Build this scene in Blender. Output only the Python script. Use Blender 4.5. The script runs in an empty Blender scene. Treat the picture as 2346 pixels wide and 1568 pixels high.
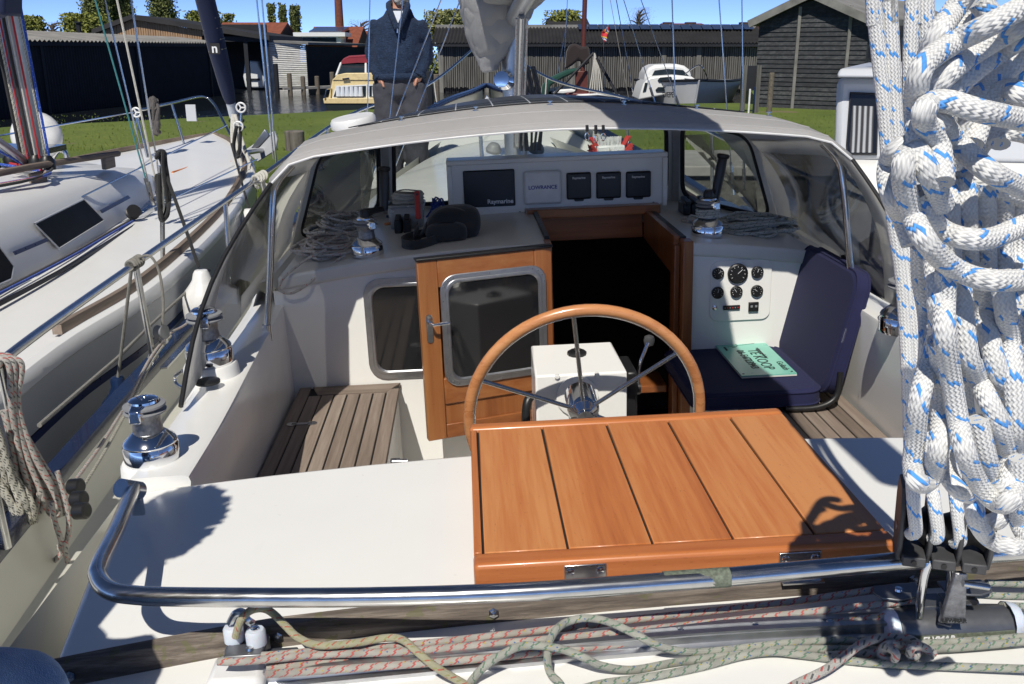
import bpy, bmesh, math, random
from mathutils import Vector as V, Matrix
from math import sin, cos, pi, radians as rad, atan
RN = random.Random(11)
S = bpy.context.scene
# ---------------- camera, sky, sun, exposure ----------------
F, CX, CY = 2158.0, 1173.0, 784.0          # focal length and centre in photo pixels (2346 wide)
TH = atan(670 / F)                          # downward pitch
CAM = V((0, 0, 2.4))
cd = bpy.data.cameras.new('camera'); cam = bpy.data.objects.new('camera', cd); S.collection.objects.link(cam)
cam.location = CAM; cam.rotation_euler = (pi / 2 - TH, 0, 0)
cd.sensor_width = 36; cd.lens = 36 * F / 2346; cd.clip_start = .02; cd.clip_end = 3000
S.camera = cam
AZ, EL = rad(14), rad(50)                   # high spring sun behind the camera, a little to the left
SD = V((sin(AZ) * cos(EL), cos(AZ) * cos(EL), -sin(EL)))
w = bpy.data.worlds.new('World'); S.world = w; w.use_nodes = True
nt = w.node_tree; bg = nt.nodes['Background']; sk = nt.nodes.new('ShaderNodeTexSky')
sk.sky_type = 'NISHITA'; sk.sun_disc = False; sk.sun_elevation = EL; sk.sun_rotation = pi + AZ
sk.air_density = .11; sk.dust_density = 0; sk.ozone_density = 2.5; sk.altitude = 0
nt.links.new(sk.outputs[0], bg.inputs[0]); bg.inputs[1].default_value = .15
sl = bpy.data.lights.new('sun', 'SUN'); sl.energy = 2.4; sl.angle = rad(.5); sl.color = (1, .95, .86)
so = bpy.data.objects.new('sun', sl); S.collection.objects.link(so)
so.rotation_euler = SD.to_track_quat('-Z', 'Y').to_euler(); so.location = (-8, -12, 20)
vs = S.view_settings; vs.view_transform = 'Standard'; vs.look = 'None'; vs.exposure = .9; vs.gamma = 1; vs.use_curve_mapping = False
# ---------------- frames: photo pixel -> place ----------------
BO = V((0, 0, 1.66)); YAW, LIST = rad(3), rad(2)
BR = Matrix.Rotation(YAW, 3, 'Z') @ Matrix.Rotation(-LIST, 3, 'Y')
BM = Matrix.Translation(BO) @ BR.to_4x4()
IDM = Matrix.Identity(4)
def ray(u, v):
    dy = CY - v
    return V((u - CX, F * cos(TH) + dy * sin(TH), dy * cos(TH) - F * sin(TH)))
def hit(o, d, x, y, z):
    for i, k in enumerate((x, y, z)):
        if k is not None: return o + d * ((k - o[i]) / d[i])
def pb(u, v, x=None, y=None, z=None):       # in the yacht's own frame (x starboard, y forward, z up from the aft deck)
    return hit(BR.transposed() @ (CAM - BO), BR.transposed() @ ray(u, v), x, y, z)
def pw(u, v, x=None, y=None, z=None):       # in the world (water at z = 0)
    return hit(CAM, ray(u, v), x, y, z)
# ---------------- materials ----------------
MATS = {}
class NG:
    def __init__(s, name):
        s.m = bpy.data.materials.new(name); s.m.use_nodes = True; s.t = s.m.node_tree; s.b = s.t.nodes['Principled BSDF']; MATS[name] = s.m
        s._tc = None
    def n(s, k, **kw):
        o = s.t.nodes.new('ShaderNode' + k)
        for a, v in kw.items(): setattr(o, a, v)
        return o
    def L(s, a, b): s.t.links.new(a, b)
    def tc(s, out='Object'):
        if not s._tc: s._tc = s.n('TexCoord')
        return s._tc.outputs[out]
    def mp(s, scale, out='Object', rot=(0, 0, 0)):
        o = s.n('Mapping'); s.L(s.tc(out), o.inputs[0]); o.inputs['Scale'].default_value = scale; o.inputs['Rotation'].default_value = rot
        return o.outputs[0]
    def noise(s, scale, det=4, vec=None, rough=.55):
        o = s.n('TexNoise'); o.inputs['Scale'].default_value = scale; o.inputs['Detail'].default_value = det; o.inputs['Roughness'].default_value = rough
        if vec is None: vec = s.tc()
        s.L(vec, o.inputs['Vector']); return o.outputs['Fac']
    def ramp(s, fac, stops):
        o = s.n('ValToRGB'); s.L(fac, o.inputs[0]); e = o.color_ramp.elements
        while len(e) < len(stops): e.new(.5)
        for el, (p, c) in zip(e, stops): el.position = p; el.color = (*c, 1) if len(c) == 3 else c
        return o.outputs[0]
    def math(s, op, a, b=None, c=None):
        o = s.n('Math', operation=op)
        for i, k in enumerate((a, b, c)):
            if k is None: continue
            if isinstance(k, (int, float)): o.inputs[i].default_value = k
            else: s.L(k, o.inputs[i])
        return o.outputs[0]
    def mix(s, fac, a, b, blend='MIX'):
        o = s.n('MixRGB', blend_type=blend)
        for i, k in enumerate((fac, a, b)):
            if isinstance(k, (int, float)): o.inputs[i].default_value = k
            elif isinstance(k, tuple): o.inputs[i].default_value = (*k, 1)
            else: s.L(k, o.inputs[i])
        return o.outputs[0]
    def bump(s, h, st=.3, dist=.002):
        o = s.n('Bump'); o.inputs['Strength'].default_value = st; o.inputs['Distance'].default_value = dist
        s.L(h, o.inputs['Height']); s.L(o.outputs[0], s.b.inputs['Normal'])
    def set(s, col=None, rough=None, metal=None, **kw):
        b = s.b.inputs
        for k, v in (('Base Color', col), ('Roughness', rough), ('Metallic', metal)):
            if v is None: continue
            if isinstance(v, tuple): b[k].default_value = (*v, 1)
            elif isinstance(v, (int, float)): b[k].default_value = v
            else: s.L(v, b[k])
        for k, v in kw.items():
            k = k.replace('_', ' ')
            if isinstance(v, tuple) and len(v) == 3: v = (*v, 1)
            b[k].default_value = v
        return s.m
def plain(name, col, rough=.5, metal=0, var=.12, scale=9, bump=0, bscale=200, **kw):
    g = NG(name); c = g.ramp(g.noise(scale), [(.3, tuple(k * (1 - var) for k in col)), (.7, tuple(min(1, k * (1 + var)) for k in col))])
    if bump: g.bump(g.noise(bscale, 3), bump)
    r = g.math('MULTIPLY_ADD', g.noise(scale * 3, 3), .16, max(0, rough - .08))
    return g.set(c, r, metal, **kw)
def gel(name, col, rough=.22, spots=.12):
    g = NG(name)
    a = g.noise(3.1, 5); spk = g.math('GREATER_THAN', g.noise(70, 1), .775)
    c = g.ramp(a, [(.25, tuple(k * .95 for k in col)), (.75, col)])
    c = g.mix(g.math('MULTIPLY', spk, spots), c, (.35, .33, .28))
    streak = g.noise(5, 4, g.mp((7, 1.2, 1.2))); c = g.mix(g.math('MULTIPLY', g.math('GREATER_THAN', streak, .66), .02), c, (.4, .37, .3))
    return g.set(c, g.math('MULTIPLY_ADD', g.noise(15, 4), .12, rough - .04), 0, Coat_Weight=.1, Coat_Roughness=.1)
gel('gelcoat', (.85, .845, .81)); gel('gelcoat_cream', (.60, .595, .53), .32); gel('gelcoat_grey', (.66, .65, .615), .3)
gel('gelcoat_far', (.74, .75, .74), .35, 0); gel('gelcoat_clean', (.80, .80, .785), .3, 0); gel('gelcoat_silver', (.55, .57, .60), .3)
def wood(name, stops, axis, rough, coat=0, fine=60, dots=0, bump=.15):
    g = NG(name); sc = [1.0, 1.0, 1.0]; sc[axis] = .045
    oi = g.n('ObjectInfo'); ad = g.n('VectorMath', operation='ADD'); mul = g.n('VectorMath', operation='SCALE'); g.L(oi.outputs['Random'], mul.inputs['Scale']); mul.inputs[0].default_value = (3.1, 5.7, 2.3)
    g.L(g.tc(), ad.inputs[0]); g.L(mul.outputs[0], ad.inputs[1])
    mpn = g.n('Mapping'); g.L(ad.outputs[0], mpn.inputs[0]); mpn.inputs['Scale'].default_value = sc
    a = g.noise(fine, 5, mpn.outputs[0], .65); b = g.noise(9, 3, mpn.outputs[0])
    f = g.math('MULTIPLY_ADD', b, .5, g.math('MULTIPLY', a, .5))
    f = g.math('ADD', f, g.math('MULTIPLY_ADD', oi.outputs['Random'], .2, -.1))
    c = g.ramp(f, stops)
    if dots:
        d = g.math('GREATER_THAN', g.noise(420, 1, g.mp(tuple(1 if i != axis else .22 for i in range(3)))), .73)
        c = g.mix(g.math('MULTIPLY', d, dots), c, (.05, .02, .01))
    g.bump(a, bump, .001)
    return g.set(c, g.math('MULTIPLY_ADD', a, .2, rough - .1), 0, Coat_Weight=coat, Coat_Roughness=.12)
VT = [(.32, (.40, .120, .034)), (.48, (.51, .172, .050)), (.66, (.60, .255, .090))]
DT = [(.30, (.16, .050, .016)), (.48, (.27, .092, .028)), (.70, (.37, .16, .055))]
WT = [(.30, (.13, .10, .078)), (.5, (.23, .18, .145)), (.7, (.34, .285, .235))]
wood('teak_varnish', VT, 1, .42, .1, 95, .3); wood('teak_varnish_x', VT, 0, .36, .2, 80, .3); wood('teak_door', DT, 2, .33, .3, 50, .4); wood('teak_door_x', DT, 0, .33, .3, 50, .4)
wood('teak_rim', [(.3, (.46, .17, .06)), (.5, (.62, .28, .11)), (.7, (.74, .42, .20))], 0, .28, .5, 30, .4)
wood('teak_grey', WT, 1, .75, 0, 90, .25, .5); wood('teak_grey_x', WT, 0, .75, 0, 90, .25, .5)
def mossy():
    g = NG('teak_mossy'); m = g.mp((.06, 1, 1)); a = g.noise(75, 6, m, .7)
    c = g.ramp(a, [(.32, (.05, .04, .035)), (.5, (.13, .105, .085)), (.68, (.27, .23, .19))])
    f = g.math('GREATER_THAN', g.noise(45, 5), .60); c = g.mix(g.math('MULTIPLY', f, .45), c, (.10, .11, .03))
    g.bump(a, .8, .003); return g.set(c, .85)
mossy()
plain('dark_joint', (.012, .011, .01), .8)
plain('chrome', (.75, .76, .78), .07, 1, .03); plain('chrome_rough', (.30, .30, .31), .42, 1, .3, 120, .5, 500)
def steel():
    g = NG('stainless'); a = g.noise(400, 3, g.mp((.05, 1, 1)));
    return g.set(g.ramp(g.noise(30), [(.3, (.50, .50, .50)), (.7, (.64, .64, .635))]), g.math('MULTIPLY_ADD', a, .2, .1), 1)
steel()
plain('aluminium', (.50, .51, .53), .38, 1, .08, 40); plain('alu_anodised', (.17, .175, .185), .38, .7, .12, 40)
plain('black_plastic', (.012, .012, .013), .4); plain('black_matte', (.015, .015, .017), .75, 0, .3, 60); plain('rubber', (.013, .013, .014), .55)
plain('grey_plastic', (.23, .235, .245), .5); plain('white_plastic', (.72, .72, .71), .35); plain('nylon_white', (.62, .66, .74), .35, 0, .08, 30, 0, 200, Subsurface_Weight=.2)
def fabric(name, col, scale=900, rough=.9, sheen=.2, var=.12, big=3, bst=.35):
    g = NG(name); v1 = g.n('TexVoronoi'); v1.inputs['Scale'].default_value = scale; g.L(g.tc(), v1.inputs['Vector'])
    c = g.ramp(g.noise(big, 5), [(.3, tuple(k * (1 - var) for k in col)), (.7, tuple(k * (1 + var) for k in col))])
    c = g.mix(.25, c, g.ramp(v1.outputs['Distance'], [(0, tuple(k * .6 for k in col)), (.6, tuple(min(1, k * 1.25) for k in col))]))
    g.bump(g.math('ADD', v1.outputs['Distance'], g.math('MULTIPLY', g.noise(big * 5, 4), 2)), bst, .004)
    return g.set(c, rough, 0, Sheen_Weight=sheen)
fabric('dodger_cloth', (.66, .65, .64), 700, .85, .05, .08); fabric('hood_lining', (.66, .65, .62), 700, .7, .0, .06); fabric('cover_cloth', (.31, .31, .315), 500, .6, .05, .12, 3, .8); fabric('navy_cloth', (.010, .012, .058), 800, .9, .02); fabric('navy_sail', (.008, .016, .06), 300, .8, .1)
fabric('bag_cloth', (.020, .020, .022), 700, .85, .25); fabric('denim', (.09, .19, .36), 500, .9, .3, .3, 12); fabric('red_cloth', (.22, .02, .035), 100); fabric('green_cloth', (.006, .05, .035), 60); fabric('brown_cloth', (.022, .014, .014), 60)
fabric('white_cotton', (.62, .66, .72), 300); fabric('trousers', (.045, .046, .058), 260, .9, .02, .2, 7)
def sweater():
    g = NG('knit'); a = g.noise(130, 3); wv = g.noise(40, 4, g.mp((1, 1, 3)))
    c = g.ramp(a, [(.35, (.005, .013, .035)), (.6, (.011, .028, .068)), (.8, (.05, .09, .16))]); g.bump(wv, .8, .01); return g.set(c, .95, 0, Sheen_Weight=.03)
sweater()
plain('skin', (.50, .25, .17), .5, 0, .1, 14, 0, 200, Subsurface_Weight=.1); plain('beard', (.38, .36, .34), .9, 0, .3, 60, .6, 90); plain('hair', (.12, .10, .08), .9, 0, .4, 60, .6, 90)
def glass(name, tint, rough=.0, alpha_mix=.1):
    g = NG(name); g.t.nodes.remove(g.b); out = g.t.nodes['Material Output']
    tr = g.n('BsdfTransparent'); tr.inputs[0].default_value = (*tint, 1); gl = g.n('BsdfGlossy'); gl.inputs['Roughness'].default_value = rough
    lw = g.n('Fresnel'); lw.inputs[0].default_value = 1.45; mx = g.n('MixShader'); f = g.math('MULTIPLY_ADD', lw.outputs[0], .9, alpha_mix * .3)
    nb = g.n('Bump'); nb.inputs['Strength'].default_value = .06; nb.inputs['Distance'].default_value = .02; g.L(g.noise(6, 2), nb.inputs['Height']); g.L(nb.outputs[0], gl.inputs['Normal'])
    g.L(f, mx.inputs[0]); g.L(tr.outputs[0], mx.inputs[1]); g.L(gl.outputs[0], mx.inputs[2]); g.L(mx.outputs[0], out.inputs[0]); return g.m
glass('glass_clear', (.86, .89, .87)); glass('vinyl', (.80, .81, .80), .08, .05)
plain('glass_dark', (.010, .011, .013), .03, 0, .1, 3, 0, 200, IOR=1.75); plain('glass_black', (.008, .009, .011), .5, 0, .1, 3, 0, 200, IOR=1.2); plain('glass_blue', (.02, .03, .04), .08, 0, .3, 2)
plain('screen_cover', (.010, .011, .013), .35); plain('lettering_white', (.75, .75, .75), .6); plain('lettering_blue', (.015, .03, .28), .5); plain('lettering_black', (.015, .017, .018), .6)
plain('sign_green', (.20, .52, .42), .3, 0, .05); plain('red_plastic', (.55, .03, .02), .45); plain('red_bristle', (.60, .06, .05), .7); plain('blue_plastic', (.006, .018, .06), .3); plain('clear_tub', (.55, .58, .60), .25, 0, .2, 12, 0, 200, Transmission_Weight=.35)
plain('navy_paint', (.010, .017, .045), .25, 0, .2, 8, 0, 200, Coat_Weight=.3); plain('blue_stripe', (.015, .03, .12), .3)
def rope(name, base, flecks, n=8, k=1.0, grime=.25):
    """braided cord; UV: u once round, v along in circumferences"""
    g = NG(name); sp = g.n('SeparateXYZ'); g.L(g.tc('UV'), sp.inputs[0])
    un = g.math('MULTIPLY', sp.outputs[0], n); vn = g.math('MULTIPLY', sp.outputs[1], n * k)
    a, b = g.math('ADD', un, vn), g.math('SUBTRACT', un, vn)
    fa, fb = g.math('FLOOR', a), g.math('FLOOR', b)
    par = g.math('FLOORED_MODULO', g.math('ADD', fa, fb), 2)
    sa = g.math('SINE', g.math('MULTIPLY', g.math('FRACT', a), pi)); sb = g.math('SINE', g.math('MULTIPLY', g.math('FRACT', b), pi))
    h = g.math('ADD', g.math('MULTIPLY', sa, g.math('SUBTRACT', 1, par)), g.math('MULTIPLY', sb, par))
    c = g.ramp(g.noise(40, 5), [(.3, tuple(x * (1 - grime) for x in base)), (.65, base)])
    for col, N, M, w, sh in flecks:
        q = g.math('MULTIPLY', g.math('LESS_THAN', g.math('FLOORED_MODULO', g.math('ADD', fa, sh), N), 1), g.math('LESS_THAN', g.math('FLOORED_MODULO', g.math('ADD', fb, sh * 2), M), w))
        c = g.mix(g.math('MULTIPLY', q, .92), c, col)
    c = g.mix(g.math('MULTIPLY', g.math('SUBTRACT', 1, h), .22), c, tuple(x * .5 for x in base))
    g.bump(h, .6, .0015); return g.set(c, .8, 0, Sheen_Weight=.15)
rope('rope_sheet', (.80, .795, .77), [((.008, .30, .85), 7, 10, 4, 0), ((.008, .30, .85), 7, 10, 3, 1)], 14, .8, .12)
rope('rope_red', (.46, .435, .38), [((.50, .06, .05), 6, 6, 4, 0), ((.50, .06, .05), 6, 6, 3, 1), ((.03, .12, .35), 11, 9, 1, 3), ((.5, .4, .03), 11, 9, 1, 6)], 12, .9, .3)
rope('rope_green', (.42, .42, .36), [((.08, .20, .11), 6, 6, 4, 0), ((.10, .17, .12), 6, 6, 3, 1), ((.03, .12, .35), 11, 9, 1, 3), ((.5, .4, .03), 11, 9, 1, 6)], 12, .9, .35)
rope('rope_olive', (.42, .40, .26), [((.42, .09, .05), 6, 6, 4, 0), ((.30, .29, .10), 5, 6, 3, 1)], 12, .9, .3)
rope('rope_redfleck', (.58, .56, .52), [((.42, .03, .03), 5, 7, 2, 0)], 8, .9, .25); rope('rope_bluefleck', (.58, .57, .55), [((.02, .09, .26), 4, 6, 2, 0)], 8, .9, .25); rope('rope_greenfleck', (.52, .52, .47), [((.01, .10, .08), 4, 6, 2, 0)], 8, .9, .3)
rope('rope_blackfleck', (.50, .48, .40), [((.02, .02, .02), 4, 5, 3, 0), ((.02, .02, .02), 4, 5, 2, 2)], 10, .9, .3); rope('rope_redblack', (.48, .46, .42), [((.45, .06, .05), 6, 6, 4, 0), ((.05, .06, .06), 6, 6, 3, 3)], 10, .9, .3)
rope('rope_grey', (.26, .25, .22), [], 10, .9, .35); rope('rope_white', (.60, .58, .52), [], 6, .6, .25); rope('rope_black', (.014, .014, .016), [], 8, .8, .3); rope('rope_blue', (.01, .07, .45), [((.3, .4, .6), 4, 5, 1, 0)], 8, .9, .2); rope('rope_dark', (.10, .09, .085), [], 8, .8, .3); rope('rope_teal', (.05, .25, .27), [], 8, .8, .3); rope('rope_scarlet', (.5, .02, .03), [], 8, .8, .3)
# ---------------- mesh helpers ----------------
BASE = {}
def thing(name, label, cat, base=(0, 0, 0), boat=True, group=None, rz=0):
    o = bpy.data.objects.new(name, None); S.collection.objects.link(o); o.empty_display_size = .05
    b = V(base); o.matrix_world = (BM if boat else IDM) @ Matrix.Translation(b) @ Matrix.Rotation(rz, 4, 'Z')
    BASE[o] = b; tag(o, label, cat, group); return o
def tag(o, label, cat, group=None, kind=None):
    if label: o['label'] = label
    if cat: o['category'] = cat
    if group: o['group'] = group
    if kind: o['kind'] = kind
    return o
class MB:
    def __init__(s): s.v = []; s.f = []; s.uv = {}
    def add(s, vs, fs):
        n = len(s.v); s.v += [V(p) for p in vs]; s.f += [tuple(i + n for i in f) for f in fs]; return s
    def hexa(s, p):   # 8 corners: bottom loop 0-3, top loop 4-7
        return s.add(p, [(3, 2, 1, 0), (4, 5, 6, 7), (0, 1, 5, 4), (1, 2, 6, 5), (2, 3, 7, 6), (3, 0, 4, 7)])
    def box(s, a, b):
        (x0, y0, z0), (x1, y1, z1) = a, b
        return s.hexa([(x0, y0, z0), (x1, y0, z0), (x1, y1, z0), (x0, y1, z0), (x0, y0, z1), (x1, y0, z1), (x1, y1, z1), (x0, y1, z1)])
    def bar(s, p, q, w, h, up=(0, 0, 1)):
        p, q = V(p), V(q); d = (q - p).normalized(); sd = d.cross(V(up)).normalized(); u = sd.cross(d)
        c = [sd * (a * w / 2) + u * (b * h / 2) for a, b in ((-1, -1), (1, -1), (1, 1), (-1, 1))]
        return s.hexa([p + k for k in c] + [q + k for k in c])
    def prism(s, poly, off):   # planar polygon extruded by vector
        n = len(poly); off = V(off); P = [V(p) for p in poly]
        return s.add(P + [p + off for p in P], [tuple(range(n))[::-1], tuple(range(n, 2 * n))] + [(i, (i + 1) % n, n + (i + 1) % n, n + i) for i in range(n)])
    def ring(s, outer, inner, off):   # frame between two loops of equal length
        n = len(outer); off = V(off); O, I = [V(p) for p in outer], [V(p) for p in inner]; fs = []
        for i in range(n):
            j = (i + 1) % n
            fs += [(i, j, n + j, n + i), (2 * n + j, 2 * n + i, 3 * n + i, 3 * n + j), (j, i, 2 * n + i, 2 * n + j), (n + i, n + j, 3 * n + j, 3 * n + i)]
        return s.add(O + I + [p + off for p in O] + [p + off for p in I], fs)
    def grid(s, rows):
        n, m = len(rows), len(rows[0])
        return s.add([p for r in rows for p in r], [(i * m + j, i * m + j + 1, (i + 1) * m + j + 1, (i + 1) * m + j) for i in range(n - 1) for j in range(m - 1)])
    def lathe(s, prof, n=24, o=(0, 0, 0), ax=(0, 0, 1)):
        ax = V(ax).normalized(); t = V((1, 0, 0)) if abs(ax.x) < .9 else V((0, 1, 0)); e1 = ax.cross(t).normalized(); e2 = ax.cross(e1); o = V(o)
        vs = [o + ax * z + (e1 * cos(2 * pi * k / n) + e2 * sin(2 * pi * k / n)) * max(r, 1e-5) for r, z in prof for k in range(n)]
        fs = [(i * n + k, i * n + (k + 1) % n, (i + 1) * n + (k + 1) % n, (i + 1) * n + k) for i in range(len(prof) - 1) for k in range(n)]
        if prof[0][0] > 1e-4: fs.append(tuple(range(n))[::-1])
        if prof[-1][0] > 1e-4: fs.append(tuple((len(prof) - 1) * n + k for k in range(n)))
        return s.add(vs, fs)
    def tube(s, path, r, n=10, closed=False, caps=True):
        P = [V(p) for p in path]; m = len(P); base = len(s.v); L = 0
        rr = r if callable(r) else (lambda t: r)
        T = []
        for i in range(m):
            a, b = (P[(i - 1) % m], P[(i + 1) % m]) if closed else (P[max(i - 1, 0)], P[min(i + 1, m - 1)])
            d = b - a; T.append(d.normalized() if d.length > 1e-9 else V((0, 0, 1)))
        nv = T[0].orthogonal().normalized(); rings = []
        for i in range(m):
            nv = (nv - T[i] * nv.dot(T[i])); nv = nv.normalized() if nv.length > 1e-6 else T[i].orthogonal().normalized()
            bi = T[i].cross(nv); q = rr(i / max(1, m - 1))
            if i: L += (P[i] - P[i - 1]).length / (2 * pi * max(q, 1e-4))
            rings.append(L)
            s.v += [P[i] + (nv * cos(2 * pi * k / n) + bi * sin(2 * pi * k / n)) * q for k in range(n)]
        for i in range(m if closed else m - 1):
            j = (i + 1) % m; L1 = rings[j] if j else L + (P[0] - P[-1]).length / (2 * pi * max(rr(1), 1e-4))
            for k in range(n):
                s.uv[len(s.f)] = [(k / n, rings[i]), ((k + 1) / n, rings[i]), ((k + 1) / n, L1), (k / n, L1)]
                s.f.append((base + i * n + k, base + i * n + (k + 1) % n, base + j * n + (k + 1) % n, base + j * n + k))
        if caps and not closed:
            s.f.append(tuple(base + k for k in range(n))[::-1]); s.f.append(tuple(base + (m - 1) * n + k for k in range(n)))
        return s
    def build(s, name, mat, parent=None, smooth=False, bevel=0, sub=0, base=None, boat=True, loc=None, ang=40, label=None, kind=None, solid=0, seg=2):
        me = bpy.data.meshes.new(name); root = parent
        while root is not None and root not in BASE: root = root.parent
        b = BASE[root] if root is not None else V(base if base is not None else (0, 0, 0))
        me.from_pydata([tuple(p - b) for p in s.v] if loc is None else [tuple(p) for p in s.v], [], s.f)
        if s.uv:
            uv = me.uv_layers.new(name='UVMap')
            for fi, c in s.uv.items():
                for li, q in zip(me.polygons[fi].loop_indices, c): uv.data[li].uv = q
        me.materials.append(MATS[mat]); me.update()
        bmm = bmesh.new(); bmm.from_mesh(me); bmesh.ops.recalc_face_normals(bmm, faces=bmm.faces); bmm.to_mesh(me); bmm.free()
        if smooth:
            for p in me.polygons: p.use_smooth = True
            if ang < 180:
                try: me.set_sharp_from_angle(angle=rad(ang))
                except Exception: pass
        o = bpy.data.objects.new(name, me); S.collection.objects.link(o)
        if parent is not None: o.parent = parent
        else:
            o.matrix_world = (BM if boat else IDM) @ Matrix.Translation(b)
        if loc is not None: o.location = loc
        if bevel:
            md = o.modifiers.new('b', 'BEVEL'); md.width = bevel; md.segments = seg; md.limit_method = 'ANGLE'; md.angle_limit = rad(35)
            for p in me.polygons: p.use_smooth = True
            me.set_sharp_from_angle(angle=rad(50))
        if solid:
            md = o.modifiers.new('s', 'SOLIDIFY'); md.thickness = solid; md.offset = 0
        if sub:
            md = o.modifiers.new('d', 'SUBSURF'); md.levels = md.render_levels = sub
        if label: o['label'] = label
        if kind: o['kind'] = kind
        return o
def cat(P, sub=6, closed=False):   # Catmull-Rom through points
    P = [V(p) for p in P]; out = []; m = len(P)
    for i in range(m if closed else m - 1):
        p0, p1, p2, p3 = (P[(i - 1) % m], P[i], P[(i + 1) % m], P[(i + 2) % m]) if closed else (P[max(i - 1, 0)], P[i], P[i + 1], P[min(i + 2, m - 1)])
        for k in range(sub):
            t = k / sub
            out.append(.5 * ((2 * p1) + (p2 - p0) * t + (2 * p0 - 5 * p1 + 4 * p2 - p3) * t * t + (3 * p1 - p0 - 3 * p2 + p3) * t ** 3))
    if not closed: out.append(P[-1].copy())
    return out
def rrect(o, ex, ey, w, h, r, n=5):   # rounded rectangle loop in the plane (ex, ey) round o
    o, ex, ey = V(o), V(ex).normalized(), V(ey).normalized(); out = []
    for cx, cy, a0 in ((w / 2 - r, h / 2 - r, 0), (-w / 2 + r, h / 2 - r, pi / 2), (-w / 2 + r, -h / 2 + r, pi), (w / 2 - r, -h / 2 + r, 1.5 * pi)):
        for k in range(n + 1):
            a = a0 + pi / 2 * k / n; out.append(o + ex * (cx + r * cos(a)) + ey * (cy + r * sin(a)))
    return out
def text(body, o, ex, ey, size, mat, parent, name='lettering', depth=.0006, bold=False, shear=0, align='CENTER'):
    """flat lettering standing on a surface, converted to a mesh"""
    cu = bpy.data.curves.new('t', 'FONT'); cu.body = body; cu.size = size; cu.extrude = depth; cu.align_x = align; cu.align_y = 'CENTER'; cu.shear = shear
    if bold: cu.offset = size * .02
    to = bpy.data.objects.new('t', cu); S.collection.objects.link(to); dg = bpy.context.evaluated_depsgraph_get(); dg.update()
    me = bpy.data.meshes.new_from_object(to.evaluated_get(dg)); bpy.data.objects.remove(to); bpy.data.curves.remove(cu)
    ex, ey = V(ex).normalized(), V(ey).normalized(); nz = ex.cross(ey).normalized(); ey = nz.cross(ex)
    root = parent
    while root not in BASE: root = root.parent
    m = Matrix((ex, ey, nz)).transposed().to_4x4(); m.translation = V(o) - BASE[root]
    me.transform(m); me.materials.clear(); me.materials.append(MATS[mat])
    ob = bpy.data.objects.new(name, me); S.collection.objects.link(ob); ob.parent = parent; return ob
def copytree(o, parent, loc, rz=0):
    c = o.copy(); S.collection.objects.link(c); c.parent = parent; c.location = loc; c.rotation_euler = (0, 0, rz)
    for ch in o.children:
        d = ch.copy(); S.collection.objects.link(d); d.parent = c
    return c

def translucent(name, f):
    m = MATS[name]; t = m.node_tree; b = t.nodes['Principled BSDF']; out = t.nodes['Material Output']; tr = t.nodes.new('ShaderNodeBsdfTranslucent'); mx_ = t.nodes.new('ShaderNodeMixShader'); mx_.inputs[0].default_value = f
    src = b.inputs['Base Color'].links[0].from_socket; t.links.new(src, tr.inputs[0]); t.links.new(b.outputs[0], mx_.inputs[1]); t.links.new(tr.outputs[0], mx_.inputs[2]); t.links.new(mx_.outputs[0], out.inputs[0])
translucent('dodger_cloth', .56); translucent('hood_lining', .5)
plain('block_grey', (.055, .055, .058), .55, 0, .2, 40)
# =====================================================================
# THE YACHT WE STAND ON (frame: x starboard, y forward, z up, aft deck = 0)
# =====================================================================
XC = .31
yacht = thing('sailing_yacht', 'white sailing yacht with teak wheel, open companionway and grey sprayhood in the foreground', 'sailboat')
def mx(p): return V((2 * XC - p[0], p[1], p[2]))
ST = [(-.6, -.85, -.40), (.3, -1.05, -.41), (1.2, -1.16, -.42), (2.24, -1.225, -.42), (3.7, -1.275, -.42), (5.7, -1.22, -.38), (7.9, -.95, -.18), (9.7, -.28, .2), (11, .16, .30), (11.5, .30, .34)]
capl = cat([(x, y, z) for y, x, z in ST], 6)
for sgn in (0, 1):
    k = (lambda p: mx(p)) if sgn else (lambda p: V(p))
    side = 'starboard' if sgn else 'port'
    MB().grid([[k((p.x - .035, p.y, p.z)), k((p.x - .05, p.y, p.z - .45)), k((p.x + .02, p.y, p.z - .95)), k((p.x + .25, p.y, -1.9))] for p in capl]).build('hull_side', 'gelcoat_cream', yacht, True)
    rows = []
    for p in capl:
        if p.y > 9.0: break
        xs = -.70 if p.y < 4.3 else -.70 + .12 * (p.y - 4.3) ** 1.1 * .8
        zt = -.10 if p.y < 4.3 else -.06
        zc = p.z - .03
        rows.append([k((p.x + .028, p.y, zc + .02)), k((p.x + .036, p.y, zc - .08)), k((p.x + .06, p.y, zc - .15)), k((p.x + .13, p.y, zc - .185)), k((max(xs - .12, p.x + .2), p.y, zc - .17)), k((max(xs - .04, p.x + .23), p.y, zc - .11)), k((max(xs, p.x + .25), p.y, zt))])
    MB().grid(rows).build('side_deck', 'gelcoat_cream', yacht, True)
    MB().grid([[k((p.x + a, p.y, p.z + b)) for a, b in ((-.036, -.03), (-.036, .004), (-.03, .012), (.026, .012), (.032, .004), (.032, -.03))] for p in capl]).build('bulwark_cap', 'navy_paint', yacht, True, label='navy blue cap of the bulwark')
fd = [p for p in capl if p.y > 7.6]
MB().grid([[V((p.x + .02 + (2 * XC - 2 * p.x - .04) * t / 6, p.y, p.z - .17 + .05 * (1 - (t / 3 - 1) ** 2))) for t in range(7)] for p in fd]).build('foredeck', 'gelcoat', yacht, True)
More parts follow.
